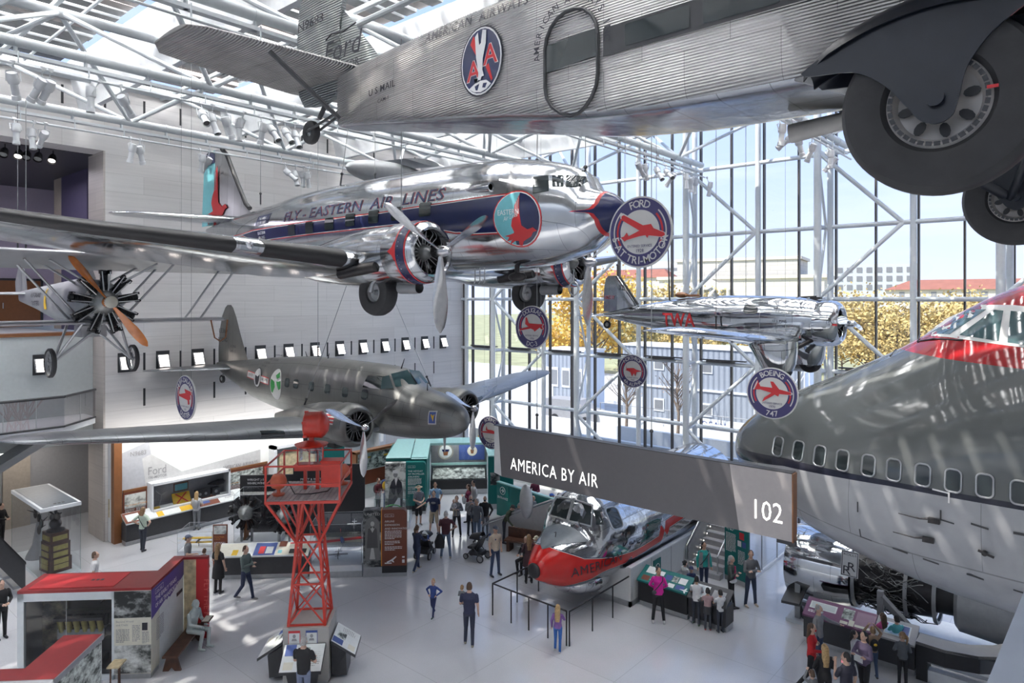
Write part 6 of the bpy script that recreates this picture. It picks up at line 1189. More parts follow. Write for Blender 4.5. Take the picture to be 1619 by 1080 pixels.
for pts, lab in ((MB_, 'black post barrier along the right side of the red nose'), (MBL, 'black post barrier in front and left of the red nose')):
    t = thing('barrier_rail', lab, 'railing', (0, 0, 0))
    for x, y in pts: MB().cyl((x, y, 0), (x, y, 1.0), .022, n=8).build('post', 'black', t)
    MB().tube([(x, y, 1.0) for x, y in pts], .026, 6).build('top_rail', 'black', t)
t = thing('teal_reading_desk', 'teal reading desk of photographs at the feet of the woman in pink', 'reading desk', (-11.45, 19.55, 0)); F = rail(t, 0, 1.75, .86, 1.16, .62, 'black', 'teal')
m = MB()
for i, (x, y, w, h, k) in enumerate(((.15, .38, .34, .28, 1), (.12, .06, .26, .2, 2), (.42, .1, .2, .22, 0), (.62, .4, .16, .18, 1), (.85, .32, .22, .2, 3), (1.1, .3, .2, .24, 0), (1.33, .3, .26, .24, 1), (1.05, .06, .22, .16, 1), (1.32, .06, .28, .18, 3))): art(m, F, x, y, w, h, k, .006)
o, ex_, ey_, ez_ = F; m.prism([(-.15, 0), (.0, .02), (.05, .1), (.08, .1), (.06, .02), (.16, .0), (.06, -.03), (.08, -.1), (.04, -.1), (0, -.03)], fr(o+ex_*1.62+ey_*.1, ex_, ey_, ez_), .008, 1); m.build('photographs', ['photo4', 'print', 'brown', 'bluep'], t)
t = thing('dark_reading_desk', 'dark grey desk with a screen where three children stand', 'reading desk', (-9.68, 19.55, 0)); F = rail(t, 0, 1.25, .80, 1.12, .62, 'black', 'dark'); m = MB(); art(m, F, .12, .12, .45, .46, 0, .008); art(m, F, .7, .12, .4, .4, 1, .008); m.build('screen', ['print', 'midgrey'], t)
t = thing('cockpit_stair', 'grey stair with stainless side panels rising behind the polished airliner', 'stairs', (-11.4, 23.15, 0))
for k in range(12): s = MB().box((0, .29*k, .19*k), (1.2, .29*k+.31, .19*(k+1))).build('step', 'midgrey', t); MB().box((0, .29*k-.004, .19*(k+1)-.03), (1.2, .29*k, .19*(k+1))).build('nosing', 'stainless', s)
MB().loft([[(-.08, 0, 0), (0, 0, 0), (0, 0, .95), (-.08, 0, .95)], [(-.08, 3.5, 2.3), (0, 3.5, 2.3), (0, 3.5, 3.25), (-.08, 3.5, 3.25)]]).build('side_panel', 'stainless', t); MB().tube([(-.04, -.12, .5), (-.04, -.05, .98), (-.04, 3.5, 3.3)], .035, 8).tube([(1.18, -.15, .3), (1.18, -.15, .9), (1.18, 0, 1.0), (1.18, 3.5, 3.3)], .03, 8).build('handrail', 'stainless', t)
for k in range(7): MB().ell((.05, .29*k+.3, .19*k+.3), .025, 8, 5).build('step_light', M['panelglow'], t)
t = thing('teal_title_sign', 'tall teal sign with white text beside the cockpit stair', 'sign', (-10.15, 23.45, 0), radians(-18)); panel(t, 'board', 0, 1.02, .18, 2.0, 'teal', 0, .1); panel(t, 'plinth', 0, 1.02, 0, .18, 'stainless', .01, .08)
m = MB(); m.txt('"Fly Me?"', FR(.06, 1.82, .006), .1, 0, .006); lines(m, FR(.06, 1.7), .44, 15, .045, 0, 7); lines(m, FR(.6, 1.2), .3, 11, .045, 0, 8); art(m, FR(0, 1.62), .66, 0, .2, .24, 1); art(m, FR(0, 1.36), .58, 0, .16, .2, 0); art(m, FR(0, 1.36), .78, 0, .16, .2, 2); m.build('lettering', ['text', 'red', 'bluep'], t)
t = thing('lobby_glass_screen', 'clear glass lobby screen beyond the man in grey', 'glass wall', (-9.35, 23.3, 0))
MB().quad((0, 0, .1), (0, 4.7, .1), (0, 4.7, 3), (0, 0, 3)).build('glass_panes', 'acrylic', t); MB().box((-.04, 0, 0), (.04, 4.7, .1)).box((-.04, 0, 3), (.04, 4.7, 3.06)).build('channel', 'white', t)
for y in (0, 1.57, 3.13, 4.7): MB().box((-.02, y-.015, .1), (.02, y+.015, 3)).build('mullion', 'stainless', t)
# ---- jet engine display under the jumbo nose
t = thing('jet_engine', 'big polished jet engine with exposed pipework under the jumbo nose', 'engine', (-7.55, 22.9, 1.55))
MB().lathe([(.4, .86), (.05, .93), (-.02, .98), (.02, 1.06), (.25, 1.13), (.8, 1.17), (1.5, 1.14), (1.9, 1.06), (1.9, .95)], (0, 0, 0), (1, 0, 0), 48).build('fan_cowl', 'mirror', t)
MB().lathe([(-.1+.55, .02), (.6, .2), (.75, .25), (.8, .9)], (0, 0, 0), (1, 0, 0), 30).build('fan_hub', 'dark', t)
co = MB().lathe([(1.9, .93), (2.0, .82), (2.6, .74), (3.3, .78), (4.0, .70), (4.0, .4)], (0, 0, 0), (1, 0, 0), 36).build('core', 'bronze', t)
m = MB(); rd = random.Random(11)
for k in range(100):
    a = rd.uniform(1.9, 4.5); x = rd.uniform(1.95, 3.2); pts = []; r = .86
    for j in range(5): pts.append((x, r*cos(a)*1.0, r*sin(a))); (x, a, r) = (x+rd.uniform(.0, .3), a+rd.uniform(-.2, .2), .80+rd.uniform(0, .14))
    m.tube([(p[0], p[1], p[2]) for p in pts], rd.uniform(.007, .017), 6, k % 2)
for k in range(14): a = rd.uniform(1.9, 4.4); m.ell((rd.uniform(2.0, 3.6), .84*cos(a), .84*sin(a)), (rd.uniform(.05, .11), .05, .06), 10, 7, 0)
m.build('pipework', ['engine', 'enginegrey'], co)
for x, r in ((1.98, .98), (3.35, .92), (4.05, .85)): MB().lathe([(x-.04, r-.08), (x-.05, r), (x+.05, r), (x+.04, r-.08)], (0, 0, 0), (1, 0, 0), 40).build('flange_ring', 'grey', t)
MB().lathe([(4.5, .72), (4.6, .84), (5.6, .92), (6.5, .78), (6.5, .5)], (0, 0, -.05), (1, 0, 0), 36).build('exhaust_reverser', 'grey', t); MB().lathe([(4.0, .55), (5, .5), (6.9, .1)], (0, 0, 0), (1, 0, 0), 24).build('tail_cone', 'black', t)
q = onY(1332, 905, 21.8); m = MB(); Fq = lambda e: fr((q.x+7.55, -1.155-e, q.z-1.55), (1, 0, .0), (0, .16, 1)); m.quad(*[Fq(.0)[0]+Fq(.0)[1]*a+Fq(0)[2]*b for a, b in ((-.04, -.06), (.44, -.06), (.44, .66), (-.04, .66))], 0)
for a, b in (((-.02, -.04), (.42, -.02)), ((-.02, .62), (.42, .64)), ((-.02, -.04), (0, .64)), ((.40, -.04), (.42, .64))): art(m, Fq(.004), a[0], a[1], b[0]-a[0], b[1]-a[1], 1)
m.txt('R', Fq(.006), .34, 1, .0, width=.24).txt('R', fr(Fq(.008)[0]+Vector((.13, 0, .12)), (1, 0, 0), (0, .16, 1)), .34, 1, .0, width=.24); m.txt('ROLLS', fr(Fq(.006)[0]+Vector((.02, .08, .53)), (1, 0, 0), (0, .16, 1)), .09, 1, width=.36); m.build('maker_badge', ['stainless', 'ink'], t)
t = thing('engine_stand', 'grey steel stand and braces carrying the jet engine', 'stand', (0, 0, 0))
for p in (((-7.1, 21.9, 0), (-7.1, 21.9, 1.7)), ((-4.75, 21.7, 0), (-4.75, 21.7, 1.65)), ((-4.75, 21.7, 1.5), (-3.4, 21.9, .12)), ((-7.3, 22.9, .15), (-1.2, 22.9, .15)), ((-3.0, 22.3, .2), (-1.4, 22.3, .2)), ((-1.5, 22.3, 0), (-1.5, 22.3, .95)), ((-1.5, 22.3, .9), (-1.0, 22.9, .9))): m = MB(); a, b = Vector(p[0]), Vector(p[1]); m.cyl(a, b, .11, n=4); m.build('beam', 'grey', t)
t = thing('display_plinth', 'white glossy plinth under the jet engine', 'plinth', (-7.4, 21.65, 0)); MB().box((0, 0, 0), (7.4, 2.9, .1)).build('platform', 'white', t)
t = thing('plum_reading_desk', 'plum reading desk with a framed print in front of the jet engine', 'reading desk', (-6.55, 20.55, 0)); F = rail(t, 0, 1.85, .86, 1.16, .62, 'dark', 'plum')
m = MB(); art(m, F, .12, .3, .72, .26, 0, .008); art(m, F, .16, .33, .64, .2, 1, .012); art(m, F, 1.0, .22, .3, .38, 2, .01); art(m, F, 1.36, .05, .48, .55, 6, .006); art(m, F, 1.0, .04, .2, .1, 3, .012); art(m, F, 1.22, .03, .14, .2, 3, .014); art(m, F, 1.38, .05, .4, .08, 3, .012); o, ex_, ey_, ez_ = F; m.prism(oval(.3, .43, .035, .035, 12), fr(o, ex_, ey_, ez_), .016, 4); lines(m, fr(o+ex_*1.42+ey_*.5, ex_, ey_, ez_), .35, 4, .06, 5); lines(m, fr(o+ex_*.12+ey_*.2, ex_, ey_, ez_), .3, 2, .05, 5)
m.build('prints', ['print', 'pale', 'photo4', 'cream', 'gold', 'text', mat('dusty plum', (.28, .17, .24), .5)], t)
t = thing('screen_desk', 'dark grey desk with a blue screen where the child in turquoise stands', 'reading desk', (-4.68, 20.55, 0)); F = rail(t, 0, 1.0, .86, 1.16, .62, 'dark', 'midgrey'); m = MB(); art(m, F, .22, .14, .62, .42, 0, .008); art(m, F, .25, .17, .56, .36, 1, .012); art(m, F, .6, .17, .2, .36, 2, .016); m.build('screen', ['print', mat('pale blue screen', (.30, .45, .62), .3, var=.2, emit=.2), 'bluep'], t)
t = thing('curved_counter', 'curved ribbed grey counter with a black edge right of the jet engine', 'counter', (0, 0, 0))
arc = [(-3.66+.0, 20.55), (-3.0, 20.5), (-2.3, 20.7), (-1.7, 21.15), (-1.25, 21.8), (-1.0, 22.4)]; inn = [(-3.66, 21.1), (-3.05, 21.08), (-2.55, 21.25), (-2.1, 21.6), (-1.75, 22.1), (-1.55, 22.5)]
m = MB().prism(arc+inn[::-1], fr((0, 0, .92)), .08); m.build('counter_top', 'warmgrey', t); m = MB()
for (a, b) in zip(arc[:-1], arc[1:]): m.quad((a[0], a[1], .55), (b[0], b[1], .55), (b[0], b[1], .99), (a[0], a[1], .99))
m.build('fascia', 'black', t); MB().box((-3.66, 20.56, 0), (-3.4, 21.1, .92)).build('end_support', 'black', t)
t = thing('glass_guard', 'low glass guard panel on a white kerb below the curved counter', 'glass wall', (-3.4, 20.62, 0)); MB().box((0, 0, 0), (3.2, .25, .3)).build('kerb', 'white', t); MB().quad((0, .1, .3), (3.2, .1, .3), (3.2, .1, .95), (0, .1, .95)).build('glass_pane', 'glass', t)
t = thing('tilted_lectern', 'dark tilted lectern jutting left of the jet engine', 'lectern', (-7.2, 21.75, 0)); MB().loft([[(-.25, -.35, .62), (.3, -.35, .66), (.3, -.35, .74), (-.25, -.35, .70)], [(-.25, .6, 1.0), (.3, .6, 1.04), (.3, .6, 1.12), (-.25, .6, 1.08)]]).build('board', 'dark', t); MB().cyl((.3, .2, 0), (0, .2, .8), .06).build('post', 'dark', t); MB().box((.5, .9, 0), (.75, 1.1, 2.1)).build('column', 'steel', t)
# ---- kiosks at the left front
t = thing('red_roof_kiosk', 'large red roofed kiosk with an engine behind glass and text panels', 'exhibit', P45(-11.5, 18.65), pi/4)
m = MB().prism([(0, 0), (3.36, 0), (3.36, 2.1), (4.05, 2.1), (4.05, 2.24), (3.04, 2.24), (3.04, 1.15), (0, 1.15)], fr((0, 0, 2.33)), .07); m.build('roof', 'redroof', t); MB().prism([(.2, .12), (2.35, .12), (2.35, 1.05), (.2, 1.05)], fr((0, 0, 2.405)), .006).build('roof_hatch', 'signred', t)
m = MB()
for k in range(3): m.box((1.55+.12*k, .55, 2.41), (1.63+.12*k, .65, 2.414))
m.build('roof_vents', 'dark', t)
m = MB().box((0, 0, 2.12), (2.42, .1, 2.33)).box((0, 0, 0), (.16, .1, 2.33)).box((0, 0, 0), (2.42, .1, .12)).box((2.36, 0, 0), (2.42, .1, 2.33)); m.build('front_frame', 'steel', t); MB().box((.1, 1.05, 0), (3.0, 1.15, 2.33)).build('back_wall', 'dark', t); MB().box((0, .1, 0), (.08, 1.15, 2.33)).build('end_wall', 'dark', t); MB().box((.1, .1, 0), (2.4, 1.05, .25)).build('floor_deck', 'dark', t)
MB().box((.1, .9, .3), (.7, 1.04, 2.2)).build('side_photo', 'photo5', t); MB().quad((.16, .05, .12), (2.36, .05, .12), (2.36, .05, 2.12), (.16, .05, 2.12)).build('glass_pane', 'glass', t); MB().box((1.19, .045, .12), (1.2, .055, 2.12)).build('glass_joint', 'stainless', t)
MB().box((2.42, 0, .14), (3.36, .5, 2.33)).build('front_panel', 'cream', t); MB().box((2.44, .02, 0), (3.34, .5, .14)).build('plinth', 'stainless', t)
m = MB(); art(m, FR(2.42, 1.62), 0, 0, .94, .7, 0); m.build('photograph', 'photo3', t); m = MB(); art(m, FR(2.42, .16), 0, 0, .94, .74); m.build('photograph', 'photo1', t)
m = MB(); m.txt('Beyond Wood', FR(2.47, 1.5, .006), .075, 0, .004).txt('and Cloth', FR(2.47, 1.41, .006), .075, 0, .004); lines(m, FR(2.47, 1.3), .34, 9, .04); lines(m, FR(2.88, 1.4), .2, 11, .04, 0, 5); lines(m, FR(3.13, 1.22), .18, 8, .04, 0, 6); art(m, FR(3.13, 1.28), 0, 0, .14, .2, 1); m.build('lettering', ['greytext', 'ink'], t)
FS = lambda y, z, e=.004: fr((3.36+e, y, z), (0, 1, 0), (0, 0, 1))
MB().box((3.04, .5, .0), (3.36, 2.1, 2.33)).build('side_wall', 'print', t); m = MB(); m.prism([(0, 1.55), (.9, 1.72), (.95, 1.66), (1.05, 1.72), (1.15, 1.66), (2.1, 1.9), (2.1, 2.33), (0, 2.33)], FS(0, 0), .004); m.build('title_band', 'purple', t)
m = MB(); m.txt('THE EARLY YEARS', FS(.22, 1.94, .01), .16, 0, .012, width=1.35).txt('OF AIR TRANSPORTATION', FS(.22, 1.75, .01), .16, 0, .012, width=1.75)
for a, b, w, h in ((.22, 2.12, .5, .01), (.22, 2.24, .5, .01), (.22, 2.12, .01, .12), (.71, 2.12, .01, .13)): art(m, FS(0, 0), a, b, w, h, 0, .006)
m.txt('1914 - 1927', FS(.28, 2.15, .01), .07, 0, .003); lines(m, FS(.3, 1.4), .45, 12, .05, 1); art(m, FS(0, 0), 1.6, 1.45, .4, .1, 2, .006); m.build('title_lettering', ['text', 'greytext', 'ink'], t)
MB().box((3.36, 2.12, 0), (3.72, 2.24, 2.33)).build('plywood_panel', 'ply', t); MB().box((3.72, 2.1, 0), (4.05, 2.24, 2.33)).build('red_panel', 'red', t)
m = MB(); m.txt('FLY THE MAIL', fr((3.95, 2.095, 1.75), (0, 0, -1), (1, 0, 0)), .2, 0, .0, width=1.5); m.build('red_lettering', mat('dull red lettering', (.75, .16, .14), .5, var=0), t)
t = ex45('inline_engine', 'long black and gold aircraft engine on a stand inside the red kiosk', 'engine', -10.1, 19.15); MB().box((-.55, -.2, .25), (.55, .2, .4)).build('stand', 'dark', t); MB().box((-.6, -.15, .95), (.6, .15, 1.2)).build('crankcase', 'enginegrey', t)
for k in range(6):
    for s in (-1, 1): MB().cyl((-.5+.2*k, s*.1, 1.15), (-.5+.2*k, s*.22, 1.5), .075, n=12).build('cylinder', 'brass' if s < 0 else 'engine', t)
MB().box((-.62, -.3, 1.48), (.62, -.14, 1.56)).box((-.62, .14, 1.48), (.62, .3, 1.56)).cyl((.62, 0, 1.1), (.8, 0, 1.1), .14).build('camshaft_housing', 'bronze', t); MB().cyl((-.4, -.1, .4), (-.4, -.1, .95), .05).cyl((.4, -.1, .4), (.4, -.1, .95), .05).build('stand_leg', 'dark', t)
small('hanging_model', 'small tan model plane hanging inside the red kiosk above the engine', 'model airplane', P45(-9.55, 19.1, 1.95), [('wing', 'propwood', MB().box((-.3, -.06, 0), (.3, .06, .02))), ('fuselage', 'bronze', MB().lathe([(0, .02), (.15, .04), (.4, .01)], (0, .2, -.03), (0, -1, 0), 8)), ('wire', 'dark', MB().cyl((0, 0, 0), (0, 0, .36), .004, n=4))], pi/4)
t = thing('corner_kiosk', 'red topped corner kiosk with a crowd photograph on its side', 'exhibit', P45(-8.95, 14.29), pi/4); MB().prism([(-4, 0), (.84, 0), (.84, 1.85), (0, 1.85), (0, .47), (-4, .47)], fr((0, 0, 2.33)), .07).build('top', 'redroof', t); MB().prism([(-3.99, .01), (.83, .01), (.83, 1.84), (.01, 1.84), (.01, .46), (-3.99, .46)], fr((0, 0, 0)), 2.33).build('walls', 'print', t); m = MB(); art(m, fr((.832, 0, .3), (0, 1, 0), (0, 0, 1)), .03, 0, 1.78, 1.98); m.build('photograph', 'photo4', t); MB().box((-4.0, -.02, 2.28), (.86, .01, 2.40)).box((.83, -.02, 2.28), (.86, 1.87, 2.40)).build('edge_trim', 'stainless', t)
small('wooden_stool', 'small pale wooden stool leg beside the corner kiosk', 'stool', P45(-8.75, 18.2, 0), [('seat', 'ply', MB().box((-.15, -.3, .68), (.15, .1, .72))), ('leg', 'wood', MB().cyl((-.1, -.2, 0), (-.1, -.2, .68), .02)), ('leg', 'wood', MB().cyl((.1, -.2, 0), (.1, -.2, .68), .02)), ('leg', 'wood', MB().cyl((0, .06, 0), (0, .06, .68), .02))], pi/4)
t = thing('wooden_bench', 'dark wooden bench with sloped trestle ends carrying the seated statue', 'bench', P45(-7.75, 18.85), pi/4); MB().box((-.2, 0, .40), (.2, 1.95, .45)).build('seat', 'wood', t)
for y in (.12, 1.75): MB().prism([(-.24, 0), (-.08, 0), (0, .1), (.08, 0), (.24, 0), (.13, .40), (-.13, .40)], fr((0, y+.06, 0), (1, 0, 0), (0, 0, 1)), .06).build('trestle', 'wood', t)
MB().box((-.02, .15, .28), (.02, 1.8, .40)).build('stretcher', 'wood', t)
t = thing('trophy_case', 'tall glass trophy case with a grey lid and white rim', 'display case', (-32.04, 7.4, 0)); MB().box((0, 0, 0), (3.75, 1.27, .1)).build('base', 'steel', t); glassbox(t, .02, .02, .1, 3.73, 1.25, 2.45, 'glassgreen', lid=1); MB().box((0, 0, 2.45), (3.75, 1.27, 2.58)).build('lid_rim', 'white', t); MB().box((.09, .09, 2.58), (3.66, 1.18, 2.59)).build('lid', 'dull', t); m = MB()
for k in range(3): m.box((3.3, .5+.13*k, 2.59), (3.42, .58+.13*k, 2.595))
m.build('lid_vents', 'dark', t)
t = thing('wooden_trophy', 'tall brown wooden trophy with brass plates and a dark figure on top', 'trophy', (-29.0, 8.05, .1), radians(8)); MB().box((-.42, -.36, 0), (.42, .36, .5)).build('lower_tier', 'wood', t); MB().box((-.38, -.33, .5), (.38, .33, 1.05)).build('middle_tier', 'wood', t); MB().box((-.34, -.3, 1.05), (.34, .3, 1.42)).build('upper_tier', 'wood', t)
for z in (.12, .32, .56, .80, 1.14): MB().box((.34 if z > 1 else .38+(.04 if z < .5 else 0), -.24, z), (.36 if z > 1 else .40+(.04 if z < .5 else 0), .24, z+.17)).box((-.25, -.32-(.04 if z < 1 else 0)-(.03 if z < .5 else 0), z), (.25, -.3, z+.17)).build('name_plate', 'brass', t)
m = MB().lathe([(0, .3), (.06, .28), (.1, .15), (.14, .12)], (0, 0, 1.42), (0, 0, 1), 16).ell((0, 0, 1.68), .2, 16, 10).ell((.05, .05, 1.92), (.13, .1, .16), 10, 8).ell((-.1, -.05, 1.9), (.1, .1, .13), 10, 8).ell((.02, 0, 2.1), (.06, .06, .09), 8, 6).cyl((.05, 0, 1.95), (.22, .1, 2.08), .03).cyl((0, 0, 1.95), (-.18, -.12, 2.12), .03); m.build('bronze_figures', 'bronze', t)
t = thing('winged_trophy', 'dark winged figures swirling above a tall grey cone in the trophy case', 'trophy', (-30.9, 8.0, .1)); MB().lathe([(0, .42), (.1, .4), (.5, .2), (1.2, .08), (1.35, .05)], (0, 0, 0), (0, 0, 1), 18).build('cone', 'grey', t); m = MB()
for k in range(5): a = k*1.3; m.ell((.1*cos(a), .1*sin(a), 1.05+.2*k), (.1, .07, .18), 10, 7).cyl((.1*cos(a), .1*sin(a), 1.1+.2*k), (.35*cos(a+.5), .35*sin(a+.5), 1.25+.2*k), .03, .01)
m.build('bronze_figures', 'bronze', t)
# ---- the red beacon tower
t = thing('airway_beacon_tower', 'red lattice beacon tower on a grey pedestal with a railed lamp platform', 'tower', (-15.95, 10.3, 0), pi/4); RB = 'beacon'
MB().box((-.58, -.58, .12), (.58, .58, 1.5)).build('pedestal', 'warmgrey', t); MB().box((-.56, -.56, 0), (.56, .56, .12)).build('plinth', 'stainless', t)
h0, h1, zw, zd, hd = .47, .30, 3.62, 4.85, .92
cr = lambda h, z: [(-h, -h, z), (h, -h, z), (h, h, z), (-h, h, z)]
lerp = lambda z: h0+(h1-h0)*(z-1.5)/(zw-1.5)
for i in range(4): m = MB().cyl(cr(h0, 1.5)[i], cr(h1, zw)[i], .045, n=4).cyl(cr(h1, zw)[i], cr(h1*.8, zd)[i], .04, n=4); m.build('leg', RB, t)
m = MB()
for z in (1.53, 2.55, zw): 
    c_ = cr(lerp(z), z)
    for i in range(4): m.cyl(c_[i], c_[(i+1) % 4], .032, n=4)
for za, zb in ((1.53, 2.55), (2.55, zw)):
    a_, b_ = cr(lerp(za), za), cr(lerp(zb), zb)
    for i in range(4): j = (i+1) % 4; m.cyl(a_[i], b_[j], .024, n=4).cyl(a_[j], b_[i], .024, n=4)
a_, b_ = cr(h1, zw), cr(h1*.8, zd)
for i in range(4): j = (i+1) % 4; m.cyl(a_[i], b_[j], .024, n=4).cyl(a_[j], b_[i], .024, n=4)
m.build('lattice_bracing', RB, t)
m = MB(); c_ = cr(hd, zd)
for i in range(4):
    j = (i+1) % 4; m.cyl(a_[i], c_[i], .04, n=4); mid = (Vector(c_[i])+Vector(c_[j]))/2; m.cyl(a_[i], mid, .03, n=4).cyl(a_[j], mid, .03, n=4); m.cyl(c_[i], c_[j], .05, n=4)
m.build('platform_struts', RB, t); m = MB()
for k in range(16): m.box((-hd+.0+.115*k, -hd, zd+.02), (-hd+.102+.115*k, hd, zd+.06))
m.build('plank_deck', mat('weathered grey planks', (.36, .33, .33), .7, var=.12), t); m = MB()
for z in (zd+.45, zd+.92):
    c_ = cr(hd, z)
    for i in range(4): m.cyl(c_[i], c_[(i+1) % 4], .026, n=4)
for p in cr(hd, zd)+[(0, hd, zd)]: m.cyl(p, (p[0], p[1], zd+.94), .032, n=4)
m.build('guard_rail', RB, t)
m = MB()
for s in (-1, 1): m.cyl((s*.16, .1, zd+.06), (s*.16, .1, zd+.6), .06, n=4)
m.box((-.42, -.06, zd+.58), (.42, .26, zd+.75)).lathe([(0, .4), (.05, .44), (.09, .3), (.14, .08)], (0, .1, zd+1.22), (0, 0, 1), 22).cyl((-.33, -.05, zd+.7), (-.33, -.05, zd+1.24), .02).cyl((.33, -.05, zd+.7), (.33, -.05, zd+1.24), .02).cyl((0, -.15, zd+.7), (0, -.15, zd+1.24), .02).cyl((0, .1, zd+1.3), (0, .1, zd+1.5), .07); m.build('lamp_stand', RB, t); MB().cyl((0, .1, zd+.8), (0, .1, zd+1.22), .32, n=22, caps=(False, False)).build('glass_lens', 'acrylic', t)
L0 = (-.18, .1, zd+1.78); d_ = MB().lathe([(0, .30), (.03, .34), (.42, .35), (.46, .33), (.55, .28), (.62, .18), (.65, .001)], L0, (1, 0, 0), 32, caps=(True, False)).build('beacon_drum', RB, t); m = MB()
for k in range(5): a = 2*pi*k/5+.3; m.box((L0[0]+.0, L0[1]+.34*cos(a)-.03, L0[2]+.34*sin(a)-.03), (L0[0]+.1, L0[1]+.34*cos(a)+.03, L0[2]+.34*sin(a)+.03))
m.lathe([(.40, .355), (.44, .362), (.48, .345)], L0, (1, 0, 0), 32); m.build('drum_clasps', RB, d_)
for p, nm in (((-.72, -.45), 'course_light'), ((.75, .5), 'course_light')): m = MB().lathe([(0, .14), (.04, .16), (.06, .05), (.2, .04)], (p[0], p[1], zd+.06), (0, 0, 1), 14).lathe([(-.16, .12), (-.12, .19), (.05, .21), (.12, .17), (.2, .08), (.21, .001)], (p[0], p[1], zd+.42), (.8, -.3, 0), 18, caps=(True, False)); m.build(nm, mat('orange red enamel', (.55, .12, .06), .4, var=.08), t)
MB().box((.42, -.75, zd+.32), (.90, -.4, zd+.95)).box((.40, -.78, zd+.95), (.92, -.37, zd+1.0)).build('switch_box', RB, t); MB().tube([(-.5, -.4, zd+.4), (-.3, -.5, zd+.1), (.1, -.45, zd+.08), (.5, -.3, zd+.1), (.7, -.2, zd+.3)], .015, 6).build('cable', 'black', t)
for i, (rz, lab) in enumerate(((0, 'front'), (pi/2, 'right'), (-pi/2, 'left'))):
    w = 1.0; R3 = Matrix.Rotation(rz, 3, 'Z'); X = lambda x, y, z: tuple(R3 @ Vector((x, y, z))); y0, y1, zf, zb = -1.25, -.62, .72, 1.12
    d = MB().loft([[X(x, y0, zf-.07), X(x, y1, zb-.07), X(x, y1, zb), X(x, y0, zf)] for x in (-.52, .52)]).build('reading_board', 'dark', t); F = fr(X(-.52, y0, zf), R3 @ Vector((1, 0, 0)), (R3 @ Vector((0, y1-y0, zb-zf))).normalized()); m = MB(); art(m, F, .01, .01, 1.02, .72, 0, .004); art(m, F, .06, .42, .26, .3, 1, .008); art(m, F, .36, .38, .32, .26, 2, .008); art(m, F, .08, .06, .24, .2, 3, .008); lines(m, fr(F[0]+F[1]*.72+F[2]*.5, F[1], F[2], F[3]), .24, 8, .05, 4); m.build('print', ['print', 'bluep', 'photo4', 'cream', 'greytext'], d)
    MB().loft([[X(-.3, -1.0, .1), X(.3, -1.0, .1), X(.3, -.62, .1), X(-.3, -.62, .1)], [X(-.45, -1.0, .75), X(.45, -1.0, .75), X(.45, -.62, 1.0), X(-.45, -.62, 1.0)]]).build('board_support', 'dark', t)
m = MB()
for x, k in ((-.3, 0), (.14, 1)): F = fr((x, -.584, 1.14), (1, 0, 0), (0, 0, 1)); art(m, F, -.14, -.06, .30, .36, k); art(m, F, -.125, -.05, .27, .29, 2, .007); m.prism(oval(.01, .16, .04, .05, 12)+[], F, .01, 3); m.prism([(-.06, .04), (-.04, .1), (.06, .1), (.08, .04)], F, .01, 3)
m.build('portrait_cards', ['red', 'bluep', 'print', 'greytext'], t)
# ---- banner
bl, br_ = onY(797, 752, 15.1), onY(1255, 848, 15.1); tz = onY(797, 674, 15.1).z
t = thing('hanging_banner', 'long grey hanging banner sign lettered America by Air and 102', 'sign', (bl.x, 15.1, bl.z)); w = br_.x-bl.x; h = tz-bl.z; k1 = onY(1157, 800, 15.1).x-bl.x
M['bannergrey'] = mat('banner charcoal', (.105, .10, .105), .5, var=.03); M['bannertan'] = mat('banner warm grey', (.37, .345, .34), .5, var=.03)
MB().prism([(0, 0), (k1+.22, 0), (k1, h), (-.12, h)], fr((0, .12, 0), (1, 0, 0), (0, 0, 1)), .24).build('dark_panel', 'bannergrey', t); MB().prism([(k1+.22, 0), (w, 0), (w, h), (k1, h)], fr((0, .12, 0), (1, 0, 0), (0, 0, 1)), .24).build('number_panel', 'bannertan', t); MB().prism([(-.30, .06), (0, 0), (-.12, h), (-.30, h)], fr((0, .12, 0), (1, 0, 0), (0, 0, 1)), .22).build('left_fin', 'offwhite', t); MB().box((w, -.12, -.02), (w+.03, .12, h)).build('end_trim', 'copper', t); MB().box((-.3, -.12, h), (w, .12, h+.02)).build('top_trim', 'dark', t)
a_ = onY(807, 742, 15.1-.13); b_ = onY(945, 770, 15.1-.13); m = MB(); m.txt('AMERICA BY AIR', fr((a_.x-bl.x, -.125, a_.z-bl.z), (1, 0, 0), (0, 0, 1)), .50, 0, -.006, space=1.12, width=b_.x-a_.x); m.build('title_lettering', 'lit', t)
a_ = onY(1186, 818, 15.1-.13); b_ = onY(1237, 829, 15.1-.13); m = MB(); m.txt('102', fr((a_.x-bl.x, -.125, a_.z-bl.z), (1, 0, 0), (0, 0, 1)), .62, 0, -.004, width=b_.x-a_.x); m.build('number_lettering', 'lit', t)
MB().box((w-.35, -.05, -.1), (w+.05, .05, 0)).build('small_lamp', 'dark', t)
# ================================================================ PEOPLE
FWD = Vector((-_S, _C, 0)); RGT = Vector((_C, _S, 0))
ARMS = {'down': ((.235, -.02, 1.15), (.245, .05, .90)), 'hips': ((.40, -.10, 1.20), (.21, .05, 1.04)), 'crossed': ((.25, .08, 1.14), (-.07, .21, 1.17)), 'front': ((.245, .04, 1.14), (.09, .25, 1.10)), 'phone': ((.22, .10, 1.14), (.07, .27, 1.40)),
        'reach': ((.22, .16, 1.17), (.17, .42, 1.08)), 'up': ((.30, .08, 1.52), (.13, .12, 1.74)), 'out': ((.36, .14, 1.26), (.56, .30, 1.16)), 'pocket': ((.30, -.08, 1.15), (.205, .07, .95)), 'back': ((.26, -.10, 1.14), (.08, -.17, 1.0)), 'hold': ((.25, .03, 1.15), (-.02, .24, 1.22)), 'lap': ((.24, .08, 1.16), (.12, .32, 1.12))}
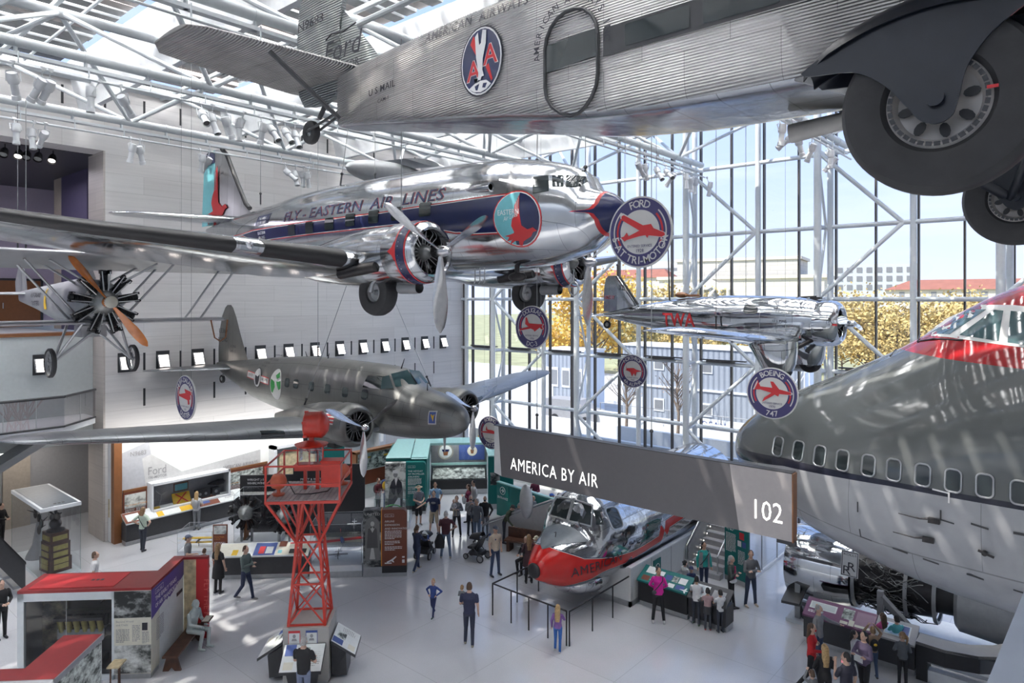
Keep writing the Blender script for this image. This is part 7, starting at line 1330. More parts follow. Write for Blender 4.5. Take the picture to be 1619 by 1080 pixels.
LEGS = {'stand': (((.09, .0, .49), (.10, -.02, .075)), ((.09, .0, .49), (.10, -.02, .075))), 'wide': (((.13, .0, .49), (.17, -.02, .075)), ((.13, .0, .49), (.17, -.02, .075))), 'walk': (((.09, .13, .50), (.09, .22, .075)), ((.09, -.04, .49), (.09, -.30, .13))), 'step': (((.10, .05, .49), (.12, .08, .075)), ((.09, -.02, .49), (.10, -.12, .075))), 'cross': (((.07, .02, .49), (-.02, .10, .075)), ((.09, .0, .49), (.10, -.02, .075))),
        'sit': (((.12, .46, .90), (.12, .44, .48)), ((.12, .44, .90), (.13, .36, .48)))}
SKIN = {'l': (.56, .36, .27), 't': (.45, .27, .18), 'd': (.20, .11, .07), 'p': (.62, .42, .34)}
HAIRC = {'blond': (.42, .28, .13), 'brown': (.08, .045, .025), 'black': (.015, .013, .012), 'grey': (.36, .35, .34), 'white': (.62, .61, .58), 'light': (.26, .16, .08), 'red': (.16, .05, .03)}
def capsule(mb, p, q, r0, r1, n=12):
    p, q = Vector(p), Vector(q); d = (q-p); l = d.length; d.normalize(); pts = []; rr = []
    for a in (-80, -45, 0): pts.append(p+d*(r0*sin(radians(a)))); rr.append(r0*cos(radians(a)))
    for a in (0, 45, 80): pts.append(q+d*(r1*sin(radians(a)))); rr.append(r1*cos(radians(a)))
    u = d.orthogonal().normalized(); w = d.cross(u); mb.loft([mb.ring(c, u, w, max(r, .001), n) for c, r in zip(pts, rr)])
def person(label, foot, h=1.74, face=0, pose='stand', la='down', ra='down', top=(.2, .2, .2), bot=(.02, .025, .05), hair='brown', style='short', skin='l', sleeve=1.0, leg=1.0, shoe=(.04, .04, .045), hem=.90, lean=0, look=0, fem=False, dress=0, name='person', cat='person', hat=None, whole=None, z=0.0, extra=None, group=None, wide=1.0, up=0):
    """one standing, walking or seated figure: a single continuous remeshed body with hair, eyes and clothing accents as children"""
    k = h/1.74; mb = MB(); seg = []
    lp = radians(lean); sit = pose == 'sit'
    def T_(p):
        p = Vector(p)
        if p.z > .92: dz = p.z-.92; p = Vector((p.x, p.y*cos(lp)+dz*sin(lp), .92+dz*cos(lp)-p.y*sin(lp)))
        return p
    def limb(p, q, r0, r1, reg): p, q = T_(p), T_(q); capsule(mb, p, q, r0, r1); seg.append((p, q, (r0+r1)/2, reg))
    hw = .172 if fem else .165; sw = (.168 if fem else .188)*wide
    prof = [(.84, hw*.86, .105), (.90, hw, .118), (.98, hw*.96, .112), (1.08, .138*wide if fem else .152*wide, .10*wide), (1.20, .150*wide, .108*wide), (1.32, sw*.98, .118*wide), (1.385, sw*.98, .108), (1.43, sw*.80, .09), (1.47, sw*.5, .07), (1.50, .062, .06), (1.53, .055, .056)]
    rings = []
    for z_, a, b in prof: rings.append([T_((a*cos(2*pi*i/20), b*sin(2*pi*i/20)*(1.0 if sin(2*pi*i/20) < 0 or not fem or not 1.2 < z_ < 1.36 else 1.25), z_)) for i in range(20)])
    mb.loft(rings); seg.append((T_((0, 0, .86)), T_((0, 0, 1.40)), .13, 'torso'))
    limb((0, -.005, 1.47), (0, .01, 1.58), .056, .054, 'skin')
    hs = 1.0 if h > 1.5 else 1.0+min(.38, (1.6-h)*.5); yaw = radians(look); pit = radians(up)
    def Hd(p): p = Vector(p); p = Vector((p.x, p.y*cos(pit)-p.z*sin(pit), p.y*sin(pit)+p.z*cos(pit)))*hs; return T_((p.x*cos(yaw)+p.y*sin(yaw), p.y*cos(yaw)-p.x*sin(yaw)+.012, 1.635+(hs-1)*.09+p.z))
    def hell(c, r):
        n0 = len(mb.v); mb.ell(c, r, 18, 12)
        for i in range(n0, len(mb.v)): mb.v[i] = tuple(Hd(mb.v[i]))
    hell((0, 0, .01), (.076, .096, .112)); hell((0, .035, -.06), (.055, .058, .055)); hell((0, .098, -.012), (.014, .022, .026)); hell((-.078, -.005, -.01), (.012, .022, .032)); hell((.078, -.005, -.01), (.012, .022, .032)); hell((0, .078, .03), (.055, .02, .016)); hell((0, .09, -.058), (.026, .012, .013))
    seg.append((Hd((0, 0, -.05)), Hd((0, 0, .06)), .09, 'skin'))
    for s, arm in ((-1, la), (1, ra)):
        e, w_ = ARMS[arm] if isinstance(arm, str) else arm; sh = Vector((s*(sw-.012), -.005, 1.388)); e = Vector((s*e[0], e[1], e[2])); w_ = Vector((s*w_[0], w_[1], w_[2])); us = .060 if sleeve > .3 else .050
        m = sh.lerp(e, .62)
        if sleeve >= .9: limb(sh, e, .058, .048, 'top'); limb(e, w_, .048, .036, 'top')
        elif sleeve > 0: limb(sh, m, .060, .056, 'top'); limb(m, e, .046, .042, 'skin'); limb(e, w_, .041, .029, 'skin')
        else: limb(sh, e, .052, .042, 'skin'); limb(e, w_, .040, .028, 'skin')
        d = (w_-e).normalized(); c = w_+d*.05; side = Vector((-s, 0, 0)) if abs(d.x) < .7 else Vector((0, 1, 0)); side = (side-d*side.dot(d)).normalized(); nn = d.cross(side).normalized()
        fw = nn if abs(nn.y) > .3 else side
        limb(w_, w_+d*.055, .028, .033, 'skin'); ax = Vector((0, 1, 0)) if abs(d.y) < .6 else Vector((1, 0, 0)); ax = (ax-d*ax.dot(d)).normalized(); pal = d.cross(ax)*(s)
        for i, (o_, l_) in enumerate(((-.033, .052), (-.011, .066), (.012, .070), (.034, .062))):
            b = w_+d*.078+ax*o_*.8; k1 = b+d*l_*.55+ax*o_*.35; k2 = k1+(d*.7+pal*.75).normalized()*l_*.5; limb(b, k1, .0105, .0098, 'skin'); limb(k1, k2, .0098, .0088, 'skin')
        b = w_+d*.03+ax*.028; limb(b, b+(ax*.8+d*.55).normalized()*.045, .013, .0115, 'skin'); limb(b+(ax*.8+d*.55).normalized()*.045, b+(ax*.5+d*.9).normalized()*.085, .0115, .010, 'skin')
    for s, (kn, an) in zip((-1, 1), LEGS[pose]):
        hp = Vector((s*.088, 0, .90)); kn = Vector((s*kn[0], kn[1], kn[2])); an = Vector((s*an[0], an[1], an[2]))
        if leg >= .9: limb(hp, kn, .088, .062, 'bot'); limb(kn, an, .058, .048, 'bot')
        elif leg > 0: limb(hp, kn, .092, .078, 'bot'); limb(kn+Vector((0, 0, -.01)), an, .052, .036, 'skin')
        else: limb(hp, kn, .08, .052, 'skin'); limb(kn, an, .05, .036, 'skin')
        limb(an+Vector((0, -.035, -.03)), an+Vector((0, .15, -.042)), .042, .034, 'shoe')
    if dress:
        rings = [[T_((a*cos(2*pi*i/20), b*sin(2*pi*i/20), z_)) for i in range(20)] for z_, a, b in ((1.05, .15, .11), (.9, .20, .15), (dress, .23, .18))]; mb.loft(rings); seg.append((Vector((0, 0, dress+.02)), Vector((0, 0, .9)), .2, 'dress'))
    me = bpy.data.meshes.new('t'); me.from_pydata(mb.v, [], mb.f); ob = bpy.data.objects.new('t', me); C.objects.link(ob)
    rm = ob.modifiers.new('r', 'REMESH'); rm.mode = 'VOXEL'; rm.voxel_size = .0115; sm = ob.modifiers.new('s', 'SMOOTH'); sm.factor = .5; sm.iterations = 2
    dg = bpy.context.evaluated_depsgraph_get(); bm = bpy.data.meshes.new_from_object(ob.evaluated_get(dg)); bpy.data.objects.remove(ob); bm.name = 'body'
    n = len(bm.polygons); ce = np.empty(n*3); bm.polygons.foreach_get('center', ce); ce = ce.reshape(-1, 3); best = np.full(n, 1e9); reg = np.zeros(n, int); RG = ['skin', 'top', 'bot', 'shoe', 'torso', 'dress']
    for p, q, r, g_ in seg:
        p, q = np.array(p), np.array(q); d = q-p; t = np.clip(((ce-p)@d)/(d@d+1e-9), 0, 1); ds = np.linalg.norm(ce-(p+t[:, None]*d), axis=1)-r; mk = ds < best; best[mk] = ds[mk]; reg[mk] = RG.index(g_)
    tor = reg == 4; reg[tor] = np.where(ce[tor][:, 2] < (hem if not sit else .95), 2, 1); reg[reg == 5] = 1; reg[(reg == 1) & (np.hypot(ce[:, 0], ce[:, 1]-.0) < .075) & (ce[:, 2] > 1.475)] = 0
    bm.materials.clear(); 
    cm = lambda c, tag_: M['statue'] if whole else mat('%s %.2f %.2f %.2f' % ((tag_,)+tuple(c)), c, .75 if tag_ != 'skin' else .55, var=.08, scale=14)
    for c, g_ in ((SKIN[skin], 'skin'), (top, 'cloth'), (bot, 'trouser'), (shoe, 'shoe')): bm.materials.append(cm(c, g_))
    bm.polygons.foreach_set('material_index', reg.astype(np.int32)); bm.polygons.foreach_set('use_smooth', [True]*n)
    bm.transform(Matrix.Scale(k, 4) @ (Matrix.Translation((0, 0, -.41)) if sit else Matrix()))
    a = radians(face); d = -FWD*cos(a)+RGT*sin(a); P = onZ(foot[0], foot[1], z) if len(foot) == 2 else Vector(foot)
    t = thing(name, label, cat, P, atan2(-d.x, d.y), group); bo = bpy.data.objects.new('body', bm); C.objects.link(bo); bo.parent = t
    def child(m, nm, mt):
        off = Vector((0, 0, -.41)) if sit else Vector()
        m.v = [tuple((Vector(v)+off)*k) for v in m.v]; return m.build(nm, mt, t)
    def hp(m, fn, *a_):
        n0 = len(m.v); fn(*a_)
        for i in range(n0, len(m.v)): m.v[i] = tuple(Hd(m.v[i]))
    m = MB()
    for s in (-1, 1): hp(m, m.ell, (s*.03, .086, .015), (.011, .009, .007), 8, 6)
    child(m, 'eyes', 'ink' if not whole else 'statue'); m = MB(); hp(m, m.ell, (0, .094, -.056), (.021, .009, .005), 8, 5); child(m, 'mouth', mat('lips', (.40, .16, .13), .5) if not whole else 'statue')
    hm = mat('hair '+hair, HAIRC[hair], .55, var=.3, scale=30) if not whole else M['statue']
    if style != 'bald':
        m = MB()
        def cap_(): m.loft([[((.083*cos(2*pi*j/20)*cos(b_)), -.012+(.102 if sin(2*pi*j/20) < 0 else .088)*sin(2*pi*j/20)*cos(b_), .022+.106*sin(b_)-(.085 if sin(2*pi*j/20) < -.2 else (.03 if sin(2*pi*j/20) < .45 else -.012))*(cos(b_)**6)) for j in range(20)] for b_ in [radians(q) for q in (0, 14, 30, 48, 66, 80, 89)]], 0, (True, True))
        hp(m, cap_)
        if style in ('long', 'mid'):
            zb = -.42 if style == 'long' else -.20
            def back(): m.loft([[(x_*math.copysign(abs(cos(q))**.7, cos(q)), y_+d_*sin(q), z_) for q in [2*pi*j/14 for j in range(14)]] for z_, x_, y_, d_ in ((.09, .06, -.05, .05), (.02, .086, -.055, .065), (-.08, .092, -.06, .062), (zb*.6, .095, -.085, .05), (zb, .07, -.10, .03))])
            hp(m, back)
        if style == 'bun': hp(m, m.ell, (0, -.11, .06), (.045, .04, .045), 10, 7)
        if style == 'pony': hp(m, m.tube, [(0, -.1, .05), (0, -.15, .0), (0, -.14, -.12), (0, -.12, -.22)], [.03, .035, .03, .012], 8)
        child(m, 'hair', hm)
    if hat:
        m = MB(); c_, kind = hat
        def dome(): m.loft([[((.088*cos(2*pi*j/20))*cos(b_), -.008+.106*sin(2*pi*j/20)*cos(b_), .045+.085*sin(b_)) for j in range(20)] for b_ in [radians(q) for q in (0, 20, 45, 70, 88)]])
        hp(m, dome)
        if kind == 'cap': hp(m, m.loft, [[(x_, .075, .05) for x_ in (-.07, 0, .07)]+[(x_, .075, .058) for x_ in (.07, 0, -.07)], [(x_, .16-abs(x_)*.5, .04) for x_ in (-.06, 0, .06)]+[(x_, .16-abs(x_)*.5, .046) for x_ in (.06, 0, -.06)]])
        else: hp(m, m.lathe, [(-.008, .1), (0, .17), (.008, .17), (.01, .1)], (0, 0, .045), (0, 0, 1), 22)
        child(m, 'hat', mat('hat %.2f %.2f %.2f' % c_, c_, .8))
    for nm, mt, fn in (extra or []): m = MB(); fn(m); child(m, nm, mt)
    return t
strap = ('shoulder_strap', 'ink', lambda m: m.tube([(-.12, .125, 1.36), (0, .15, 1.2), (.15, .12, 1.0), (.18, 0, .95), (.12, -.12, 1.0), (0, -.135, 1.2), (-.12, -.12, 1.38), (-.14, 0, 1.46), (-.12, .125, 1.36)], .014, 6))
def pack(c, yy=-.2): return ('backpack', c, lambda m: m.ell((0, yy, 1.2), (.15, .09, .22), 14, 10))
bag = ('waist_pouch', 'ink', lambda m: m.ell((.14, .15, 1.0), (.08, .045, .06), 12, 8))
mask = ('face_mask', 'ink', lambda m: m.ell((0, .10, 1.585), (.05, .03, .035), 10, 7)); wmask = ('face_mask', 'text', lambda m: m.ell((0, .10, 1.585), (.05, .03, .035), 10, 7))
DK, JN, BK, WH, NV, GY, KH = (.03, .035, .05), (.07, .11, .19), (.012, .012, .014), (.66, .66, .66), (.02, .03, .09), (.16, .17, .18), (.42, .35, .25)
person('person in a pale green T-shirt with a diagonal strap, hands on hips at the desk', (226, 871), 1.72, 170, 'step', 'hips', 'hips', (.50, .60, .50), DK, 'light', 'mid', sleeve=.5, extra=[strap])
person('blond person with a small grey backpack studying the wall niche', (311, 838), 1.66, 185, 'stand', 'front', 'front', (.55, .56, .58), GY, 'blond', 'long', fem=True, sleeve=.5, extra=[pack('grey', -.17)])
person('dark haired person in a white T-shirt looking up behind the red kiosk roof', (150, 957), 1.74, 115, 'stand', 'down', 'down', WH, DK, 'brown', sleeve=.5, up=12)
person('man in a grey cap and grey T-shirt standing behind the red kiosk wall', (297, 925), 1.74, 100, 'stand', 'down', 'front', GY, DK, 'brown', sleeve=.5, hat=((.10, .12, .18), 'cap'))
person('small child whose dark hair shows just above the red kiosk wall', (323, 920), 1.15, 170, 'stand', top=GY, hair='brown', name='child', cat='child')
person('long haired person in a loose black dress behind the tall red panel', (345, 938), 1.68, 165, 'stand', 'front', 'down', BK, BK, 'light', 'long', fem=True, dress=.55, sleeve=.5)
person('man in a grey green shirt and jeans walking right with folded arms', (388, 948), 1.78, 75, 'walk', 'front', 'crossed', (.13, .17, .16), (.02, .03, .07), 'brown', shoe=(.2, .2, .2))
person('close cropped man in a black T-shirt reading at the foot of the beacon tower', (480, 1124), 1.80, 172, 'stand', 'crossed', 'crossed', BK, (.16, .19, .28), 'grey', 'short', sleeve=.5, wide=1.1)
person('person in navy with tied back hair pushing a stroller beside the brown panel', (686*0+692*0+659, 903), 1.68, 150, 'walk', 'reach', 'reach', (.02, .03, .07), (.03, .045, .09), 'brown', 'pony', fem=True, shoe=(.5, .45, .35))
person('white haired man in a maroon shirt seen from behind, a black jacket in his hand', (705, 882), 1.80, 178, 'wide', 'down', 'hips', (.07, .02, .03), (.13, .18, .27), 'white', sleeve=.5, wide=1.12, shoe=(.4, .38, .33))
person('man in a tan brimmed hat, grey polo shirt and black shorts', (662, 830), 1.74, 30, 'stand', 'front', 'front', (.17, .18, .21), BK, 'grey', sleeve=.5, leg=.5, hat=((.35, .30, .21), 'brim'), shoe=(.25, .24, .24))
person('dark haired man in a light blue shirt behind the man in khaki shorts', (688, 826), 1.80, 10, 'stand', 'pocket', 'down', (.24, .40, .58), DK, 'black', skin='t', sleeve=.5, wide=1.1)
person('man in a navy printed T-shirt and khaki shorts pointing left', (686, 843), 1.80, -5, 'wide', 'down', 'out', (.02, .03, .08), KH, 'black', sleeve=.5, leg=.5, wide=1.1, shoe=(.2, .2, .22), extra=[('shirt_print', 'greytext', lambda m: m.ell((0, .118, 1.28), (.10, .02, .05), 12, 6))])
person('person in a grey hooded top carrying a small child in white', (722, 848), 1.70, 0, 'wide', 'hold', 'hold', (.20, .21, .23), BK, 'black', fem=True)
person('person in a maroon sweater facing left with a white coat over the arm', (741, 825), 1.68, -80, 'step', 'hold', 'hold', (.16, .015, .05), BK, 'brown', 'long', fem=True, extra=[('draped_coat', 'print', lambda m: m.ell((0, .22, 1.05), (.17, .1, .22), 14, 9))])
person('young man in a white shirt behind the person in maroon', (749, 822), 1.78, -60, 'stand', 'down', 'down', WH, GY, 'black')
person('man in light grey wearing a black mask, holding up a phone', (744, 846), 1.68, 15, 'stand', 'phone', 'phone', (.30, .30, .31), DK, 'grey', extra=[mask])
person('grey haired man in a dark jacket and jeans among the group of three', (754, 857), 1.78, -20, 'stand', 'down', 'pocket', (.10, .11, .13), (.12, .17, .26), 'grey', hem=.80, look=25)
person('white haired man in a black jacket with a black mask', (767, 849), 1.72, -10, 'stand', 'pocket', 'pocket', BK, (.2, .2, .22), 'white', extra=[mask], wide=1.1)
person('man in a cream T-shirt and navy cap with a hand in his pocket', (783, 910), 1.78, 35, 'wide', 'pocket', 'down', (.55, .46, .36), (.04, .06, .12), 'grey', sleeve=.5, hat=((.06, .07, .10), 'cap'), wide=1.1, extra=[('shirt_badge', 'signnavy', lambda m: m.ell((.07, .128, 1.32), (.03, .012, .03), 10, 6))])
person('man in a dark green jacket and black cap leaning on the ramp rail', (799, 859), 1.70, 60, 'stand', 'reach', 'reach', (.05, .065, .04), DK, 'black', lean=28, hat=((.02, .02, .02), 'cap'))
person('grey haired person bowed over the ramp rail behind the green jacket', (812, 852), 1.60, 60, 'stand', 'reach', 'reach', GY, DK, 'grey', lean=25)
person('bald man in a grey quilted jacket leaning on the top of the ramp rail', (836, 845), 1.76, 40, 'stand', 'reach', 'reach', (.22, .23, .25), DK, 'grey', 'bald', lean=22, wide=1.15)
person('boy in a blue and white cap and navy jacket on the ramp', (872, 842), 1.66, 60, 'stand', 'down', 'down', NV, DK, 'brown', hat=((.05, .12, .45), 'cap'), look=-30)
person('person with long grey hair in a grey coat on the ramp', (884, 840), 1.66, 150, 'stand', 'down', 'down', (.15, .15, .16), DK, 'grey', 'mid', fem=True)
person('blond person on the ramp beside the open airliner pod', (898, 838), 1.64, 150, 'stand', 'down', 'down', (.04, .07, .09), DK, 'blond', 'mid', fem=True)
person('long haired person in a dark floral coat beside the red airliner nose', (836, 922), 1.70, 190, 'stand', 'front', 'down', (.055, .025, .03), BK, 'light', 'long', fem=True, hem=.62, dress=.62)
person('seated man in a beige cap and white mask on the brown bench', (848, 905), 1.72, -40, 'sit', 'lap', 'lap', (.04, .05, .09), KH, 'grey', hat=((.45, .42, .32), 'cap'), extra=[wmask])
person('seated person in black on the brown bench holding a cane', (832, 903), 1.66, -40, 'sit', 'lap', 'lap', BK, BK, 'grey')
dad = person('man in a navy polo shirt seen from behind carrying a toddler on his left arm', (742, 1020), 1.80, 178, 'step', 'hold', 'down', (.025, .03, .07), (.025, .03, .055), 'brown', sleeve=.5, wide=1.12, shoe=(.3, .28, .22))
person('boy in a blue tracksuit walking in the middle of the floor', (685, 974), 1.14, -20, 'walk', 'hips', 'hips', (.03, .06, .22), (.02, .03, .10), 'blond', name='child', cat='child', shoe=(.04, .08, .07), extra=[('trouser_stripe', 'text', lambda m: m.tube([(.17, .02, .86), (.155, .06, .5), (.14, .13, .16)], .012, 5))])
person('girl in a purple top and blue leggings holding the black barrier', (882, 1030), 1.30, 165, 'step', 'down', 'reach', (.20, .10, .30), (.03, .12, .38), 'blond', 'long', fem=True, name='child', cat='child', shoe=(.5, .5, .5))
person('dark haired person in a bright pink sweater and black trousers', (1041, 984), 1.70, -10, 'wide', 'back', 'back', (.62, .02, .30), BK, 'black', 'bun', fem=True, skin='t', shoe=(.7, .7, .7), look=-25, extra=[strap, bag])
person('tallest boy of the trio, white T-shirt, bending over the dark desk', (1101, 987), 1.42, 160, 'step', 'reach', 'reach', WH, DK, 'black', sleeve=.5, lean=10, name='child', cat='child', shoe=(.06, .10, .06), skin='t')
person('boy in a dusty pink T-shirt with a jacket tied round his waist', (1119, 996), 1.24, 170, 'stand', 'reach', 'reach', (.45, .30, .30), (.05, .055, .07), 'black', sleeve=.5, name='child', cat='child', skin='t', extra=[('tied_jacket', 'dark', lambda m: m.loft([[(.19*cos(q), .15*sin(q), z_) for q in [2*pi*j/16 for j in range(16)]] for z_ in (.70, 1.02)]))], shoe=(.3, .05, .05))
person('boy in a white T-shirt at the right end of the dark desk', (1139, 1000), 1.26, 190, 'stand', 'reach', 'reach', WH, DK, 'black', sleeve=.5, name='child', cat='child', skin='t')
person('child in white with dark bunched hair behind the teal desk', (1083, 944), 1.20, 120, 'stand', 'front', 'front', WH, DK, 'black', 'bun', name='child', cat='child')
person('child in a navy cap peering over the teal desk', (1093, 951), 1.12, 0, 'stand', 'front', 'front', NV, DK, 'black', name='child', cat='child', hat=(NV, 'cap'))
person('dark haired person in a turquoise top and grey cardigan by the stair', (1113, 935), 1.68, 5, 'stand', 'down', 'down', (.03, .36, .32), (.02, .03, .07), 'black', 'mid', fem=True, skin='t', extra=[('cardigan', 'grey', lambda m: [m.loft([[(s*.09, .13, z_), (s*.19, .05, z_), (s*.19, -.1, z_), (s*.02, -.14, z_)] for z_ in (.88, 1.25, 1.42)], 0, (False, False), False) for s in (-1, 1)]), strap])
person('grey haired person in a dark green cardigan with folded arms by the teal sign', (1156, 960), 1.66, 55, 'cross', 'crossed', 'crossed', (.06, .075, .07), BK, 'grey', 'mid', fem=True, extra=[('pink_scarf', mat('pink scarf', (.5, .05, .15), .8), lambda m: m.loft([[(-.04, .12, z_), (.04, .12, z_), (.04, .15, z_), (-.04, .15, z_)] for z_ in (1.0, 1.42)])), ('tied_sweater', 'text', lambda m: m.ell((0, .06, .92), (.2, .13, .07), 14, 7))])
person('man in a grey sweater and dark jeans with folded arms', (1187, 958), 1.80, 10, 'wide', 'crossed', 'crossed', (.15, .155, .165), (.04, .055, .09), 'brown', shoe=(.6, .5, .4), wide=1.05, look=30)
person('person in a rose cardigan holding a phone by the lobby glass', (1264, 925), 1.66, 85, 'step', 'phone', 'front', (.42, .13, .14), (.28, .24, .23), 'black', 'mid', fem=True, extra=[('shoulder_bag', 'copper', lambda m: m.box((-.26, -.12, .72), (-.16, .12, .98))), strap])
person('dark haired person in a red jacket walking past the plum desk', (1283, 1090), 1.68, 60, 'walk', 'down', 'front', (.50, .015, .02), BK, 'brown', 'long', fem=True, hem=.80, extra=[('red_mask', 'red', lambda m: m.ell((0, .10, 1.585), (.05, .03, .035), 10, 7))])
person('grey haired man in a light grey top reaching for a child', (1294, 1058), 1.72, 40, 'stand', 'out', 'down', (.28, .28, .29), (.04, .06, .12), 'grey', extra=[wmask])
person('child in a white jacket with both arms stretched out', (1350, 1072), 1.22, 60, 'walk', 'out', 'out', WH, DK, 'black', 'mid', name='child', cat='child')
person('long black haired person in a purple grey sweater holding papers', (1366, 1104), 1.66, -60, 'step', 'crossed', 'crossed', (.13, .10, .17), BK, 'black', 'long', fem=True, extra=[('papers', 'print', lambda m: m.box((-.12, .24, 1.02), (.12, .25, 1.2)))])
person('long blond haired person in black at the lower edge of the crowd', (1304, 1128), 1.66, 175, 'stand', 'front', 'front', BK, BK, 'blond', 'long', fem=True)
person('dark haired man in black raising a bright phone', (1338, 1152), 1.76, 195, 'stand', 'phone', 'down', (.02, .02, .035), BK, 'black', sleeve=.5, look=-40)
person('small child in grey beside the red jacket at the lower edge', (1284, 1136), 1.12, 200, 'stand', 'up', 'down', GY, DK, 'brown', name='child', cat='child')
person('girl in a pink hooded top with long dark hair at the screen desk', (1396, 1048), 1.34, 190, 'stand', 'reach', 'reach', (.60, .10, .30), BK, 'brown', 'long', fem=True, name='child', cat='child', shoe=(.4, .25, .3))
person('boy in a turquoise T-shirt at the screen desk', (1418, 1056), 1.40, 180, 'stand', 'reach', 'reach', (.10, .42, .46), GY, 'black', sleeve=.5, name='child', cat='child')
person('girl in a grey patterned hooded top with a pony tail', (1427, 1084), 1.36, 160, 'stand', 'front', 'front', (.10, .11, .12), BK, 'light', 'pony', fem=True, look=-50, name='child', cat='child')
person('child with a black and yellow backpack raising both arms', (1380, 1070), 1.30, 170, 'step', 'up', 'up', (.30, .20, .13), (.05, .08, .15), 'light', 'short', name='child', cat='child', extra=[pack('black', -.18), ('pack_patch', 'yellow', lambda m: m.ell((0, -.28, 1.26), (.06, .02, .05), 10, 6))])
person('person in a blue jacket with a yellow bag beyond the brown panel', (611, 806), 1.72, 170, 'stand', 'front', 'down', (.03, .06, .18), (.08, .12, .22), 'brown', extra=[pack('yellow', -.17)])
person('person in dark red at the sloping desk beyond the propeller', (598, 812), 1.64, 60, 'stand', 'front', 'front', (.12, .02, .03), BK, 'brown', extra=[pack('dark', -.17)])
person('person in dark clothes at the far left edge near the escalator', (2, 862), 1.70, 90, 'stand', 'front', 'front', BK, BK, 'black')
person('dark haired person at the far left edge in front of the kiosk', (2, 1010), 1.72, 60, 'stand', 'front', 'front', BK, BK, 'black', 'mid', wide=1.05)
person('person in maroon half hidden under the banner behind the teal wall', (846, 812), 1.66, -30, 'stand', 'front', 'front', (.20, .03, .07), GY, 'brown')
# carried children
def carried(label, parent, off, h, face, top, hair):
    c = person(label, (0, 0, 0), h, face, 'sit', 'front', 'front', top, KH, hair, name='child', cat='child'); c.location = parent.location+off; return c
carried('toddler held on the left arm of the man in the navy polo shirt', dad, RGT*-.22-FWD*-.12+Vector((0, 0, 1.02)), .82, 160, GY, 'light')
par = [o for o in C.objects if o.get('label', '').startswith('person in a grey hooded top')][0]
carried('small child in white held by the person in the grey hooded top', par, RGT*-.10-FWD*.28+Vector((0, 0, .98)), .80, 20, WH, 'brown')
# the seated statue and what people hold
person('pale cast statue of a seated pilot reading on the dark wooden bench', (P45(-7.72, 20.25)[0], P45(-7.72, 20.25)[1], 0), 1.80, 78, 'sit', 'lap', 'lap', whole=True, name='statue', cat='statue', lean=10, wide=1.15, style='short')
t = thing('brown_book', 'brown bound book held open by the seated statue', 'book', (P45(-7.28, 20.22)[0], P45(-7.28, 20.22)[1], .78), radians(45)); MB().box((-.1, -.2, 0), (.12, .2, .035)).build('cover', 'wood', t); MB().box((-.08, -.17, .035), (.10, .17, .045)).build('page', 'cream', t)
def held(name, label, cat, px, z, parts, rz=0): t = thing(name, label, cat, onZ(*px)+Vector((0, 0, z)), rz); [mb.build(nm, m, t) for nm, m, mb in parts]; return t
held('black_jacket', 'black jacket hanging from the hand of the man in maroon', 'jacket', (695, 884), .42, [('cloth', 'black', MB().loft([[(a*cos(2*pi*i/12), b*sin(2*pi*i/12), z_) for i in range(12)] for z_, a, b in ((0, .18, .05), (.25, .2, .07), (.5, .1, .05), (.56, .04, .03))]))], YAW)
held('smartphone', 'bright phone held up by the man in black', 'phone', (1335, 1140), 1.42, [('case', 'black', MB().box((-.08, 0, -.04), (.08, .01, .04))), ('screen', mat('phone screen', (.75, .25, .3), .3, var=.4, scale=30, emit=.8), MB().box((-.075, -.003, -.035), (.075, 0, .035)))], YAW)
held('walking_cane', 'thin black cane in front of the bench', 'cane', (818, 903), 0, [('shaft', 'black', MB().cyl((0, 0, 0), (.12, .1, .85), .014)), ('handle', 'stainless', MB().tube([(.12, .1, .85), (.1, .05, .92), (.03, 0, .9)], .016))])
def stroller(px, rz, label):
    t = thing('stroller', label, 'stroller', onZ(*px), rz, 'strollers')
    for i, (x, y, r) in enumerate(((-.28, -.32, .15), (.28, -.32, .15), (-.2, .38, .11), (.2, .38, .11))): w = MB().lathe([(-.03, r*.75), (-.035, r*.95), (0, r), (.035, r*.95), (.03, r*.75), (-.03, r*.75)], (x, y, r), (1, 0, 0), 24).build('wheel', 'rubber', t); MB().cyl((x-.02, y, r), (x+.02, y, r), r*.76, n=18).build('hub', 'grey', w)
    m = MB()
    for s in (-1, 1): m.tube([(s*.2, .38, .12), (s*.24, 0, .5), (s*.24, -.42, .98), (s*.2, -.5, 1.04)], .018, 6).cyl((s*.28, -.32, .15), (s*.24, .05, .55), .016)
    m.cyl((-.2, -.5, 1.04), (.2, -.5, 1.04), .022); m.build('frame', 'dark', t); MB().loft([[(-.2, .3, .42), (.2, .3, .42), (.2, .3, .5), (-.2, .3, .5)], [(-.2, -.1, .42), (.2, -.1, .42), (.2, -.05, .55), (-.2, -.05, .55)], [(-.2, -.3, .85), (.2, -.3, .85), (.2, -.22, .9), (-.2, -.22, .9)]]).build('seat', 'black', t); MB().loft([[(.23*cos(q), -.25+.45*u, .82+.28*sin(q)*(1-.5*u)) for q in [pi*j/10 for j in range(11)]] for u in (0, .5, 1)], 0, (False, False), False).build('canopy', 'black', t); MB().box((-.2, -.3, .2), (.2, .2, .36)).build('basket', 'dark', t); MB().cyl((.27, -.42, .82), (.27, -.42, 1.0), .04).build('cup', 'bluep', t)
    return t
stroller((754, 884), YAW+radians(60), 'black stroller with a blue cup beside the man in the cream T-shirt'); stroller((673, 880), YAW+radians(-15), 'black stroller pushed by the person in navy beside the brown panel')
